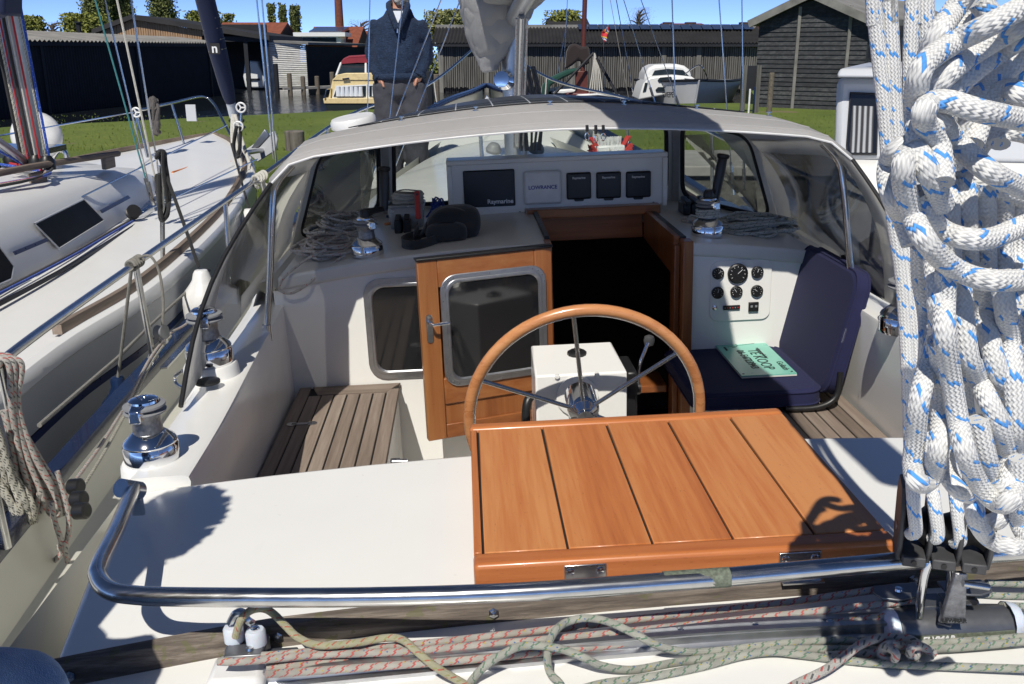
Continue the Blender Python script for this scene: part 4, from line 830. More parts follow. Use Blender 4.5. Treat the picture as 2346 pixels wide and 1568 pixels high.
# ---- traveller control lines
RZ = lambda z: z
def line(name, label, mat, runs, r=.0052, cat_='rope', group=None):
    t = thing(name, label, cat_, pb(*runs[0][0][:2], z=0), group=group)
    for L in runs:
        P = []
        for p in L:
            q_ = pb(p[0], p[1], z=p[2] + .012); P.append(q_)
        MB().tube(cat(P, 7), r, 10).build('strand', mat, t, True)
    return t
Z0, Z1, Z2 = -.024, -.014, -.004
line('traveller_line', 'red and white traveller control line in three runs left of the car', 'rope_red', [
 [(600, 1503, -.006), (631, 1501, -.006), (760, 1490, Z1), (929, 1479, Z1), (1126, 1458, Z1), (1295, 1439, Z1), (1435, 1422, Z1), (1783, 1383, Z1), (2027, 1349, -.002), (2075, 1346, 0)],
 [(500, 1516, 0), (563, 1515, 0), (732, 1501, Z1), (929, 1493, Z1), (1126, 1476, Z1), (1323, 1459, Z1), (1548, 1436, Z1), (1783, 1411, Z1), (2083, 1377, -.002), (2110, 1372, 0)],
 [(610, 1545, -.01), (700, 1539, Z0), (844, 1529, Z0), (1041, 1515, Z0), (1126, 1507, Z0), (1351, 1484, Z0), (1548, 1465, Z0), (1783, 1442, Z0), (2041, 1411, -.012), (2070, 1408, -.01)],
 [(610, 1530, -.02), (844, 1512, -.03), (1126, 1490, -.03), (1400, 1470, -.03)]])
line('cleat_tail', 'olive tail of rope looping out of the cleat at the stern', 'rope_olive', [[(540, 1460, 0), (548, 1430, .02), (560, 1410, .03), (580, 1397, .032), (605, 1395, .03), (628, 1408, .022), (656, 1436, .012), (684, 1462, .004), (732, 1479, .0), (816, 1473, .0), (886, 1462, 0), (923, 1467, .002), (957, 1495, .0), (999, 1529, -.008), (1064, 1568, -.03), (1120, 1600, -.03)]])
line('loose_green_line', 'green flecked rope lying in loose loops over the traveller', 'rope_green', [
 [(1060, 1600, -.03), (1081, 1560, -.03), (1112, 1526, -.012), (1154, 1498, .0), (1190, 1482, .004), (1224, 1479, .004), (1284, 1487, .002), (1337, 1507, -.006), (1379, 1526, -.02), (1449, 1535, -.03), (1548, 1518, -.03), (1660, 1504, -.03), (1783, 1490, -.03), (1900, 1488, -.03), (2050, 1490, -.03), (2200, 1484, -.03), (2400, 1464, -.03)],
 [(1300, 1600, -.03), (1284, 1568, -.03), (1261, 1543, -.028), (1254, 1507, -.01), (1261, 1465, .004), (1284, 1434, .008), (1317, 1420, .008), (1351, 1417, .008), (1393, 1425, .008), (1449, 1450, .004), (1506, 1479, -.008), (1562, 1493, -.022), (1632, 1493, -.03), (1783, 1476, -.03), (1870, 1470, -.028), (1942, 1468, -.028), (2111, 1475, -.03), (2346, 1460, -.03), (2420, 1454, -.03)],
 [(1300, 1590, -.03), (1379, 1567, -.03), (1492, 1551, -.03), (1604, 1529, -.03), (1700, 1503, -.028), (1770, 1494, -.026), (1830, 1500, -.028), (1914, 1511, -.03), (1998, 1519, -.03), (2111, 1525, -.03), (2346, 1533, -.03), (2440, 1536, -.03)],
 [(2230, 1362, -.002), (2290, 1366, -.01), (2400, 1368, -.01)], [(2260, 1336, .0), (2346, 1340, -.01), (2420, 1342, -.01)], [(2295, 1388, -.012), (2346, 1390, -.02), (2420, 1392, -.02)]])
line('knotted_line', 'dark red and green rope end with two knots in front of the car', 'rope_redblack', [
 [(1790, 1590, -.03), (1824, 1568, -.03), (1886, 1538, -.02), (1928, 1510, -.018), (1970, 1478, -.012), (2013, 1463, -.01), (2060, 1461, -.012), (2092, 1468, -.014), (2104, 1486, -.02), (2096, 1505, -.028), (2084, 1500, -.02), (2090, 1484, -.006), (2112, 1482, -.012), (2138, 1498, -.028)],
 [(1890, 1503, -.03), (1950, 1500, -.03), (2010, 1496, -.028), (2034, 1484, -.012), (2052, 1498, -.008), (2046, 1512, -.026), (2024, 1510, -.028), (2018, 1490, -.02), (2040, 1476, -.008), (2066, 1480, -.02), (2086, 1478, -.02)]], .0055)
# ---- coil of sheets over the end of the guard rail, and the sheets running forward
e1 = pb(20, 815, y=2.46)
def coil(name, label, mat, strands, r=.0085, base=None, rr=0):
    t = thing(name, label, 'rope', base or strands[0][0])
    for P in strands: MB().tube(cat(P, 7), r, 9).build('strand', mat, t, True)
    return t
SR = []
for i in range(13):
    a, b = RN.uniform(-12, 30), RN.uniform(60, 150); o_ = RN.uniform(-.03, .05)
    SR.append([pb(u, v, y=2.42 + o_) for u, v in ((a - 15, 838), (a + 0, 818 + RN.uniform(-6, 6)), (a + 22, 840), (a * .55 + 26, 930), (10 + b * .5, 1040), (b * .85 + 6, 1120), (b, 1165 + RN.uniform(-14, 12)), (b - 14, 1178), (b - 26, 1160), (b * .5, 1060), (a * .5 + 12, 940))])
SR.append([pb(u, v, y=2.40) for u, v in ((90, 1130), (82, 1178), (80, 1230), (84, 1262), (101, 1287), (121, 1287), (146, 1259), (158, 1206), (149, 1141), (130, 1080))])
SR.append([pb(u, v, y=2.38) for u, v in ((118, 1150), (124, 1190), (138, 1232), (142, 1251), (148, 1244), (150, 1256), (138, 1258), (136, 1248), (148, 1262), (156, 1290))])
coil('sheet_coil', 'coil of red and black flecked rope hung over the rail end at lower left', 'rope_redblack', SR, .0075, e1)
SB = []
for i in range(7):
    a, b = RN.uniform(-40, 0), RN.uniform(20, 85)
    SB.append([pb(u, v, y=2.36 + RN.uniform(-.02, .02)) for u, v in ((a - 10, 960), (a + 8, 1010), (b * .5 - 5, 1090), (b - 6, 1150), (b, 1185 + RN.uniform(-12, 14)), (b - 16, 1195), (b - 34, 1160), (a - 5, 1090))])
coil('black_flecked_coil', 'coil of black flecked rope hanging behind the red flecked coil', 'rope_blackfleck', SB, .0075, e1)
t = thing('jib_sheet', 'red flecked sheet running along the port bulwark from its fairlead', 'rope', pb(158, 1116, z=-.36)); MB().tube(cat([pb(u, v, z=z) for u, v, z in ((160, 1118, -.36), (238, 1010, -.36), (300, 905, -.36), (345, 820, -.36), (390, 765, -.37), (432, 738, -.38), (500, 668, -.38))], 8), .0055, 8).build('strand', 'rope_redblack', t, True)
t = thing('black_jib_sheet', 'black flecked sheet running just below the red one', 'rope', pb(170, 1145, z=-.38)); MB().tube(cat([pb(u, v, z=z) for u, v, z in ((172, 1145, -.37), (240, 1035, -.37), (305, 915, -.37), (350, 826, -.37), (392, 770, -.375))], 8), .005, 8).build('strand', 'rope_blackfleck', t, True)
t = thing('rail_lashing', 'grey lashing knotted round the guard rail above the stanchion', 'rope', pb(310, 605, y=3.67)); gp_ = pb(310, 603, y=3.67)
MB().tube([gp_ + V((sin(a) * .0, 0, 0)) + V((cos(a) * .02, .004 * a - .06, sin(a) * .02)) for a in [i * .4 for i in range(70)]], .0055, 7).build('strand', 'rope_grey', t, True)
MB().tube(cat([pb(u, v, y=3.68) for u, v in ((318, 590), (345, 588), (365, 625), (374, 690), (372, 745))], 7), .0055, 8).build('strand', 'rope_grey', t, True)
t = thing('mooring_line', 'grey mooring line stretched between the two yachts at left', 'rope', pb(95, 972, y=3)); MB().tube([pb(90, 975, y=2.9), pb(272, 818, y=3.9), pb(345, 745, y=4.6), pb(480, 620, y=6)], .008, 8).build('strand', 'rope_grey', t, True)
t = thing('pushpit_lashing', 'pale rope knot tied round the guard rail beside the sprayhood', 'rope', pb(592, 412, y=5.7)); gp_ = pb(594, 408, y=5.7)
MB().tube([gp_ + V((cos(a) * .024, .012 * a - .12, sin(a) * .024)) for a in [i * .45 for i in range(50)]], .009, 7).build('strand', 'rope_white', t, True)
for k in range(3): MB().tube(cat([gp_ + V((0, k * .05, 0)), gp_ + V((.02, k * .04, -.2)), gp_ + V((-.01 + .03 * k, 0, -.4)), gp_ + V((.03, .05, -.6))], 5), .008, 7).build('strand', 'rope_white', t, True)
# ---- rope piles on the cabin top
def pile(name, label, mats, c, rx, ry, n, r, hmax, seed, extra=()):
    R2 = random.Random(seed); t = thing(name, label, 'rope', c)
    for k in range(n):
        a0 = R2.uniform(0, 6.3); ex_, ey_ = R2.uniform(.35, 1) * rx, R2.uniform(.3, 1) * ry; rot = R2.uniform(-.5, .5); h = r + hmax * k / n
        ox, oy = R2.uniform(-.25, .25) * rx, R2.uniform(-.25, .25) * ry; P = []
        for i in range(13):
            a = a0 + i * .5; x_, y_ = ex_ * cos(a), ey_ * sin(a); d = 1 - ((x_ / rx) ** 2 + (y_ / ry) ** 2) * .65
            P.append(V(c) + V((ox + x_ * cos(rot) - y_ * sin(rot), oy + x_ * sin(rot) + y_ * cos(rot), max(r, h * max(.15, d)) + R2.uniform(-.004, .006))))
        for p in P: p.z = max(p.z, cz(p.x) + r)
        MB().tube(cat(P, 5), r, 8).build('strand', mats[k % len(mats)], t, True)
    for P, mt in extra: MB().tube(cat(P, 7), r, 8).build('strand', mt, t, True)
    return t
c = pb(755, 575, z=.04); c.z = cz(c.x)
ho = [pb(u, v, y=3.17) for u, v in ((735, 590), (690, 608), (655, 632), (640, 655), (645, 668), (668, 672), (700, 655), (735, 628), (780, 604))]; ho[0].y = ho[-1].y = 3.3; ho[1].y = 3.24; ho[-2].y = 3.22
pile('halyard_pile', 'heap of red flecked rope spilling off the port cabin top', ['rope_redfleck'], c, .13, .17, 15, .0048, .075, 3, [(ho, 'rope_redfleck')])
c = pb(775, 525, z=.06); c.z = cz(c.x)
pile('blue_flecked_pile', 'heap of blue flecked rope below the port hood window', ['rope_bluefleck', 'rope_bluefleck', 'rope_redfleck'], c + V((0, .02, 0)), .12, .13, 13, .0052, .10, 5)
c = pb(1715, 515, z=.06); c.z = cz(c.x)
pile('green_flecked_pile', 'heap of green flecked rope on the starboard cabin top', ['rope_greenfleck'], c, .17, .16, 17, .0052, .055, 8)
c = pb(1585, 505, z=.07); c.z = cz(c.x); pile('red_flecked_tail', 'small tail of red flecked rope beside the starboard winch', ['rope_redfleck'], c, .045, .06, 4, .0045, .02, 4)
t = thing('winch_turns', 'green flecked rope wound round the starboard cabin winch', 'rope', wcr); MB().tube([wcr + V((cos(a) * .039, sin(a) * .039, .068 + .0016 * a)) for a in [i * .3 for i in range(64)]], .0052, 8).build('strand', 'rope_greenfleck', t, True)
# ---- winch handles
def handle(name, label, base, knuckle, tip):
    t = thing(name, label, 'winch crank', base); b, k2, e2 = V(base), V(knuckle), V(tip)
    MB().lathe([(.017, -.004), (.019, .004), (.017, .02), (.012, .028)], 16, b).build('socket', 'black_plastic', t, True, ang=40); MB().tube(cat([b + V((0, 0, .018)), b.lerp(k2, .5) + V((0, 0, .008)), k2], 5), lambda q: .0125 - .003 * q, 12).build('arm', 'black_plastic', t, True)
    MB().tube([k2 - (e2 - k2) * .06, k2 + (e2 - k2) * .15, k2 + (e2 - k2) * .75, k2 + (e2 - k2) * .9, e2], lambda q: .014 + .004 * sin(pi * q) , 14).build('grip', 'black_plastic', t, True); MB().lathe([(.012, -.014), (.021, -.008), (.023, 0), (.019, .006), (0, .008)], 16, e2, (e2 - k2)).build('knob', 'black_plastic', t, True, ang=50)
bt = wcl + V((0, 0, .136)); handle('winch_crank', 'black winch crank in the port cabin winch', bt, pb(880, 478, y=bt.y + .10), pb(880, 386, y=bt.y + .12))
bt = wcr + V((0, 0, .139)); handle('winch_crank', 'black winch crank standing in the starboard cabin winch', bt, pb(1638, 455, y=bt.y + .03), pb(1657, 357, y=bt.y + .04))
# ---- tub with string, bag, small things on the cabin top
c = pb(932, 520, z=.075); c.z = cz(c.x)
tub = thing('plastic_tub', 'translucent plastic tub of oddments on the port cabin top', 'tub', c)
L0, L1 = rrect(c + V((0, .05, .002)), (1, 0, 0), (0, 1, 0), .125, .13, .02), rrect(c + V((0, .05, .092)), (1, 0, 0), (0, 1, 0), .145, .15, .025)
m = MB(); m.grid([L0 + [L0[0]], L1 + [L1[0]]]); m.add(L0, [tuple(range(len(L0)))]); m.build('tub_wall', 'clear_tub', tub, True, ang=60, solid=.002)
MB().tube(L1, .005, 8, True).build('tub_rim', 'clear_tub', tub, True)
for i in range(9):
    p = c + V((RN.uniform(-.045, .045), .05 + RN.uniform(-.045, .045), .02 + .005 * i)); MB().bar(p, p + V((RN.uniform(-.05, .05), RN.uniform(-.03, .03), RN.uniform(-.01, .02))), .014, .01).build('oddment', RN.choice(['red_plastic', 'blue_plastic', 'white_plastic', 'teak_varnish', 'rope_grey' if False else 'grey_plastic']), tub, bevel=.002)
st = thing('string_hank', 'flat hank of beige string lying on the plastic tub', 'string', c + V((0, .05, .1)))
for i in range(9): MB().tube([c + V((.01 + (.062 - .004 * (i % 3)) * cos(a), .05 + (.05 + .002 * i - .006 * (i % 4)) * sin(a), .10 + .0045 * i + .002 * sin(3 * a + i))) for a in [2 * pi * j / 28 for j in range(28)]], .0034, 6, True).build('strand', 'rope_white', st, True)
c2 = pb(957, 470, y=c.y - .03); kn = thing('red_tool', 'flat red handle standing against the plastic tub', 'tool', c2); MB().prism(rrect(c2, (1, 0, .02), (0, .25, 1), .020, .11, .006), (0, -.006, 0)).build('blade', 'red_plastic', kn, bevel=.001)
MB().lathe([(.005, 0), (.005, .001)], 10, c2 + V((0, -.0062, .043)), (0, -1, 0)).build('hole', 'black_plastic', kn)
bc = pb(1000, 475, z=.12); bc.z = cz(bc.x) + .055; br_ = thing('blue_rope_bunch', 'bunch of bright blue rope between the tub and the bag', 'rope', bc)
for i in range(8): MB().tube(cat([bc + V((RN.uniform(-.05, .03), RN.uniform(-.02, .03), -.05)), bc + V((RN.uniform(-.03, .03), RN.uniform(-.02, .03), RN.uniform(0, .035))), bc + V((RN.uniform(.0, .05), RN.uniform(-.02, .03), -.03))], 6), .004, 6).build('strand', 'rope_blue', br_, True)
bgc = pb(1012, 545, z=.085); bgc.z = cz(bgc.x)
bag = thing('camera_bag', 'soft black camera bag with carrying strap on the port cabin top', 'bag', bgc)
m = MB(); rows = []
for zz, sx, sy_, oy in ((0, .80, .8, 0), (.012, .98, 1, 0), (.05, 1.0, 1.0, .0), (.085, .92, .9, .01), (.108, .75, .7, .015), (.116, .4, .35, .02)):
    rows.append([p + V((.018 * zz / .1, oy, zz)) for p in rrect(bgc + V((.035, .02, 0)), (1, .1, 0), (-.1, 1, 0), .205 * sx, .125 * sy_, .045 * sx)])
for r in rows: r.append(r[0])
m.grid(rows); m.add(rows[-1][:-1], [tuple(range(len(rows[-1]) - 1))]); m.build('bag_body', 'bag_cloth', bag, True, ang=180, sub=1)
rows = [[p + V((0, 0, zz)) for p in rrect(bgc + V((.02, -.052, 0)), (1, .1, 0), (-.1, 1, 0), .15 * s_, .05 * s_, .02)] for zz, s_ in ((.006, .9), (.015, 1), (.05, 1), (.065, .85), (.07, .5))]
for r in rows: r.append(r[0])
MB().grid(rows).build('front_pocket', 'bag_cloth', bag, True, ang=180, sub=1)
hp_ = bgc + V((.02, -.03, .1)); MB().grid([[V((x_, y_ + dd, z_)) for x_, y_, z_ in ((hp_.x - .06, hp_.y, hp_.z - .02), (hp_.x - .03, hp_.y - .012, hp_.z + .018), (hp_.x + .03, hp_.y - .012, hp_.z + .026), (hp_.x + .075, hp_.y, hp_.z + .002))] for dd in (-.012, .012)]).build('carry_handle', 'bag_cloth', bag, True, sub=2, solid=.004)
sp_ = [pb(u, v, z=.09) for u, v in ((1020, 545), (985, 556), (950, 562), (925, 557), (922, 548), (945, 540), (985, 533), (1010, 525))]
sp_ = cat([V((p.x, p.y, cz(p.x) + .016)) for p in sp_], 6); MB().grid([[p + V((0, 0, -.015)), p + V((0, 0, .017))] for p in sp_]).build('shoulder_strap', 'bag_cloth', bag, True, solid=.004)
bs2 = cat([bgc + V((-.08, -.04, .06)), bgc + V((-.10, -.02, .02)), bgc + V((-.08, .0, .012)), bgc + V((-.05, -.03, .06))], 6); MB().grid([[p + V((0, 0, -.012)), p + V((0, 0, .012))] for p in bs2]).build('side_strap', 'bag_cloth', bag, True, solid=.004)
sb = pb(1207, 362, y=3.9)
sc_ = pb(1465, 358, y=3.90); sc_.z = pb(1465, 358, y=3.90).z; m = thing('brush_clip', 'small black clip on top of the instrument pod', 'clip', sc_); MB().box((sc_.x - .02, sc_.y - .01, sc_.z - .004), (sc_.x + .03, sc_.y + .03, sc_.z + .012)).build('clip_body', 'black_plastic', m, bevel=.004)
# ---- scrubbing brush on the coachroof
bcn = pb(1400, 350, z=.04); bcn.z = .05 - .07 * (bcn.x - XC) ** 2; brush = thing('scrubbing_brush', 'red and white scrubbing brush lying on the coachroof', 'brush', bcn)
k_ = .0022
MB().box((bcn.x - .10, bcn.y - .04, bcn.z + .03), (bcn.x + .09, bcn.y + .03, bcn.z + .075)).build('brush_block', 'white_plastic', brush, bevel=.012)
MB().hexa([(bcn.x - .02, bcn.y - .20, bcn.z + .02), (bcn.x + .02, bcn.y - .20, bcn.z + .02), (bcn.x + .02, bcn.y - .04, bcn.z + .03), (bcn.x - .02, bcn.y - .04, bcn.z + .03), (bcn.x - .02, bcn.y - .20, bcn.z + .05), (bcn.x + .02, bcn.y - .20, bcn.z + .05), (bcn.x + .02, bcn.y - .04, bcn.z + .065), (bcn.x - .02, bcn.y - .04, bcn.z + .065)]).build('brush_socket', 'white_plastic', brush, bevel=.008)
for nm, a_, b_, mt in (('red', -.115, -.085, 'red_bristle'), ('white', -.08, .07, 'white_plastic'), ('red', .075, .10, 'red_bristle')):
    m = MB()
    for i in range(60):
        x_ = RN.uniform(a_, b_); y_ = RN.uniform(-.03, .03); lean = (-.03 if x_ < -.08 else .03 if x_ > .07 else 0) + RN.uniform(-.008, .008)
        p = V((bcn.x + x_, bcn.y + y_, bcn.z + .074)); m.bar(p, p + V((lean, RN.uniform(-.006, .006), .055)), .005, .005)
        if nm == 'red': m.bar(p + V((0, 0, -.04)), p + V((lean * 1.4, -.02, -.01 + RN.uniform(-.03, .02))), .005, .005)
    m.build('bristles', mt, brush)
# ---- folding navy seat, sign board
SZ = -.325
s1, s2 = pb(1745, 792, z=SZ), pb(1872, 893, z=SZ); f1, f2 = pb(1600, 803, z=SZ), pb(1585, 916, z=SZ)
seat = thing('folding_seat', 'navy folding seat cushion with raised backrest on the starboard bench', 'seat', pb(1750, 860, z=BZ))
hx = (s1.x + s2.x) / 2 + .01; fx = .735; ya, yb = s2.y, s1.y
def cushion(o, e1, e2, nn, w_, h_, th, name, mat):
    rows = []
    for t_, sc2 in ((-1, .93), (-.75, .985), (-.3, 1), (.3, 1), (.75, .985), (1, .93)):
        rows.append([V(o) + (p - V(o)) * 1 + nn * (t_ * th / 2) for p in rrect(o, e1, e2, w_ * (1 if abs(t_) < .9 else .94), h_ * (1 if abs(t_) < .9 else .94), .06)])
    for r in rows: r.append(r[0])
    m = MB().grid(rows); n_ = len(rows[0]) - 1
    m.add(rows[0][:-1], [tuple(range(n_))[::-1]]); m.add(rows[-1][:-1], [tuple(range(n_))]); ob = m.build(name, mat, seat, True, ang=60)
    for r in (rows[1], rows[4]): MB().tube(r[:-1], .004, 6, True).build('piping', mat, ob, True)
    return ob
so_ = V(((fx + hx) / 2, (ya + yb) / 2, SZ - .025)); cushion(so_, V((1, 0, 0)), V((0, 1, 0)), V((0, 0, 1)), hx - fx + .06, yb - ya + .02, .055, 'seat_cushion', 'navy_cloth')
tf, tn = pb(1824, 574, y=yb), pb(1925, 610, y=ya); topx = (tf.x + tn.x) / 2 + .02; topz = (tf.z + tn.z) / 2; bd = V((topx - hx, 0, topz - SZ + .02)); bn = V((bd.z, 0, -bd.x)).normalized()
bo = V((hx + .02, (ya + yb) / 2, SZ - .02)) + bd / 2 + bn * .03; cushion(bo, V((0, 1, 0)), bd, bn, yb - ya + .02, bd.length, .05, 'backrest', 'navy_cloth')
MB().tube(cat([V((hx - .10, ya - .02, SZ - .052)), V((hx + .0, ya - .025, SZ - .05)), V((hx + .06, ya - .02, SZ - .02)), V((hx + .06, ya - .01, SZ)) + bd.normalized() * .06], 5), .010, 10).build('seat_frame', 'black_plastic', seat, True)
lb = V((hx, ya - .006, SZ)) + bd * .42 + bn * .035; MB().bar(lb, lb + bd.normalized() * .045, .004, .014, (0, 1, 0)).build('cloth_label', 'white_cotton', seat)
gz = SZ + .006
A_, B_, C_, D_ = (pb(u, v, z=gz + .008) for u, v in ((1633, 788), (1752, 781), (1822, 855), (1703, 862)))
sign = thing('for_sale_sign', 'pale green for sale board lying on the navy seat', 'sign', (A_ + C_) / 2)
exs = ((D_ - A_) + (C_ - B_)).normalized(); eys = ((B_ - A_) + (C_ - D_)); eys = (eys - exs * eys.dot(exs)).normalized(); w_, h_ = (D_ - A_).length, ((B_ - A_).length + (C_ - D_).length) / 2; ctr = (A_ + B_ + C_ + D_) / 4
bd_ = MB().prism([ctr + exs * a * w_ / 2 + eys * b * h_ / 2 for a, b in ((-1, -1), (1, -1), (1, 1), (-1, 1))], (0, 0, -.004)).build('board', 'sign_green', sign); MB().prism([ctr + V((0, 0, -.0045)) + exs * a * w_ / 2 * 1.01 + eys * b * h_ / 2 for a, b in ((-1, -1), (1, -1), (1, 1), (-1, 1))], (0, 0, -.004)).build('backing_board', 'gelcoat_grey', sign)
def st_(s, a, b, size, bold=False): text(s, ctr + exs * a * w_ + eys * b * h_ + V((0, 0, .0004)), exs, eys, size * w_, 'lettering_black', bd_, bold=bold)
st_('TE KOOP', .06, .10, .145); st_('06-54723943', .04, -.14, .105); st_('Goliath', .28, .38, .085); st_('scheepsmakelaar', -.12, .24, .05, False); st_('www.', -.3, -.36, .05, False)
MB().tube([ctr + exs * (-.40 + .06 * cos(a)) * w_ + eys * (-.22 + .13 * sin(a)) * h_ + V((0, 0, .0006)) for a in [2 * pi * i / 20 for i in range(14)]], .0008, 4).build('logo', 'lettering_black', bd_)
MB().bar(ctr + exs * -.36 * w_ + eys * -.3 * h_ + V((0, 0, .0005)), ctr + exs * -.44 * w_ + eys * .3 * h_ + V((0, 0, .0005)), .001, .0006).build('logo', 'lettering_black', bd_)
for a, b in ((-.45, -.44), (.45, -.44), (-.45, .44), (.45, .44)): MB().lathe([(.004, 0), (.004, .0008)], 10, ctr + exs * a * w_ + eys * b * h_).build('corner_hole', 'lettering_black', bd_)
# ---- two fenders between the yachts
def fender(name, label, top, r, L, mat, mat2, tilt=(0, 0, 1)):
    t = thing(name, label, 'fender', V(top)); up_to = pb(301, 618, y=3.69)
    MB().lathe([(0, 0), (r * .28, -.005), (r * .34, -.02), (r * .34, -.045), (r * .5, -.075), (r * .85, -.11), (r, -.16), (r, -L + .1), (r * .7, -L + .03), (0, -L)], 24, top, tilt).build('body', mat, t, True); MB().tube([V(top) + V((0, 0, -.02)), up_to], .007, 8).build('lanyard', mat2, t, True)
fender('blue_fender', 'dark blue fender hanging between the two yachts', pb(268, 862, y=3.85), .09, .5, 'blue_plastic', 'rope_grey')
# =====================================================================
# WATER, QUAY, LAWN
# =====================================================================
def setting(o, k='structure'): o['kind'] = k; return o
g = NG('water_surface'); n1 = g.noise(1.6, 4, g.mp((1, .45, 1))); n2 = g.noise(7, 3, g.mp((1, .5, 1))); g.bump(g.math('ADD', n1, g.math('MULTIPLY', n2, .35)), .55, .12)
g.set((.012, .016, .02), .06, 0, IOR=1.33)
g = NG('lawn_grass'); a = g.noise(.35, 4); b = g.noise(14, 4); c3 = g.noise(90, 2)
c = g.ramp(g.math('ADD', g.math('MULTIPLY', a, .45), g.math('ADD', g.math('MULTIPLY', b, .35), g.math('MULTIPLY', c3, .2))), [(.32, (.075, .115, .014)), (.5, (.145, .205, .026)), (.66, (.25, .29, .055))])
c = g.mix(g.math('GREATER_THAN', g.noise(.5, 5), .66), c, (.23, .20, .10)); g.bump(g.math('ADD', b, c3), .8, .05); g.set(c, .9)
g = NG('concrete'); g.bump(g.noise(60, 4), .3, .004); g.set(g.ramp(g.noise(2.5, 6), [(.3, (.23, .22, .20)), (.7, (.36, .35, .33))]), .9)
g = NG('quay_wall_old'); g.bump(g.noise(18, 5), .9, .02); g.set(g.ramp(g.noise(6, 6), [(.3, (.05, .05, .045)), (.6, (.13, .125, .115)), (.75, (.2, .19, .17))]), .9)
QZ = .8
def wsheet(name, pts, mat, z=None): return setting(MB().add(pts, [tuple(range(len(pts)))]).build(name, mat, None, boat=False))
wsheet('water', [(-400, -60, 0), (400, -60, 0), (400, 900, 0), (-400, 900, 0)], 'water_surface')
qe = pw(1650, 383, z=QZ).y; ln = pw(1650, 346, z=QZ).y
far = [pw(-500, 335, z=QZ), pw(20, 291, z=QZ), pw(560, 265, z=QZ), pw(820, 252, z=QZ), pw(1300, 240, z=QZ), pw(1740, 236, z=QZ)]
FR = [V((p.x, p.y, QZ)) for p in far] + [V((14, 60, QZ)), V((80, 60, QZ)), V((80, ln, QZ))]
m = MB(); nf = len(FR); top_ = [V((.5, ln, QZ)), V((.5, qe + .03, QZ)), V((-60, qe + .03, QZ))] + FR; m.add(top_ + [V((p.x, p.y, -.5)) for p in top_], [tuple(range(len(top_)))] + [(i, (i + 1) % len(top_), len(top_) + (i + 1) % len(top_), len(top_) + i) for i in range(len(top_))])
lawn = setting(m.build('lawn', 'lawn_grass', None, boat=False))
quay = setting(MB().box((.49, qe, QZ - .14), (80, ln + .02, QZ + .012)).build('quay', 'concrete', None, boat=False, bevel=.02))
setting(MB().box((-60, qe + .06, -.6), (80, ln - .1, QZ - .142)).build('quay_wall', 'quay_wall_old', None, boat=False))
# tufts of grass along the quay edge and lawn (uncountable)
m = MB(); R3 = random.Random(3)
for i in range(5200):
    if i < 900: x, y, h = R3.uniform(-8, 12), ln + R3.uniform(0, .12), R3.uniform(.03, .10)
    else:
        y = ln + R3.uniform(.1, 1) ** 1.5 * 9; x = R3.uniform(-12, 12); h = R3.uniform(.02, .055)
    a = R3.uniform(0, 6.3); d = V((cos(a), sin(a), 0)); p = V((x, y, QZ)); m.add([p - d * .012, p + d * .012, p + V((R3.uniform(-.03, .03), R3.uniform(-.03, .03), h))], [(0, 1, 2)])
setting(m.build('grass_tufts', 'lawn_grass', None, boat=False), 'stuff')
# =====================================================================
# helpers for things standing in the world
# =====================================================================
def pv(u, v, p, d):      # ray against the upright plane through p along d
    r = ray(u, v); n = V((d[1], -d[0], 0)); return CAM + r * ((V(p) - CAM).dot(n) / r.dot(n))
def wb(name, label, cat_, base, group=None): return thing(name, label, cat_, base, False, group)
wood('board_grey', [(.3, (.07, .068, .062)), (.5, (.15, .145, .135)), (.7, (.24, .235, .215))], 2, .9, 0, 30, .2, .4); wood('board_black', [(.3, (.018, .02, .023)), (.5, (.035, .038, .042)), (.7, (.075, .078, .08))], 0, .85, 0, 18, .2, .4)
wood('board_larch', [(.3, (.24, .14, .075)), (.5, (.36, .23, .13)), (.7, (.46, .32, .2))], 2, .8, 0, 20, .2, .3); plain('tar_black', (.008, .010, .015), .7, 0, .3, 2); plain('sheet_roof', (.20, .195, .185), .85, 0, .25, 1.2); plain('sheet_dark', (.022, .021, .022), .75, 0, .3, 1); plain('fascia', (.19, .185, .17), .85, 0, .25, 3)
wood('board_white', [(.3, (.42, .41, .38)), (.5, (.58, .57, .54)), (.7, (.68, .67, .64))], 0, .85, 0, 12, .3, .3); plain('brick_red', (.16, .05, .03), .9, 0, .3, 5); plain('tiles_red', (.22, .065, .035), .85, 0, .3, 4); plain('brick_dark', (.05, .03, .028), .9, 0, .3, 4); plain('solar_far', (.035, .055, .11), .2, 0, .2, .8); plain('post_wood', (.13, .11, .085), .9, 0, .35, 25, .6, 40)
def corrugated(a, b, c, d, n, amp):   # eave a->b, ridge d->c, waves along a->b
    a, b, c, d = V(a), V(b), V(c), V(d); nz = (b - a).cross(d - a).normalized(); nz = nz if nz.z > 0 else -nz; lo, hi = [], []
    for i in range(n * 4 + 1):
        t = i / (n * 4); o = nz * (amp * cos(2 * pi * i / 4)); lo.append(a.lerp(b, t) + o); hi.append(d.lerp(c, t) + o)
    return MB().grid([lo, hi])
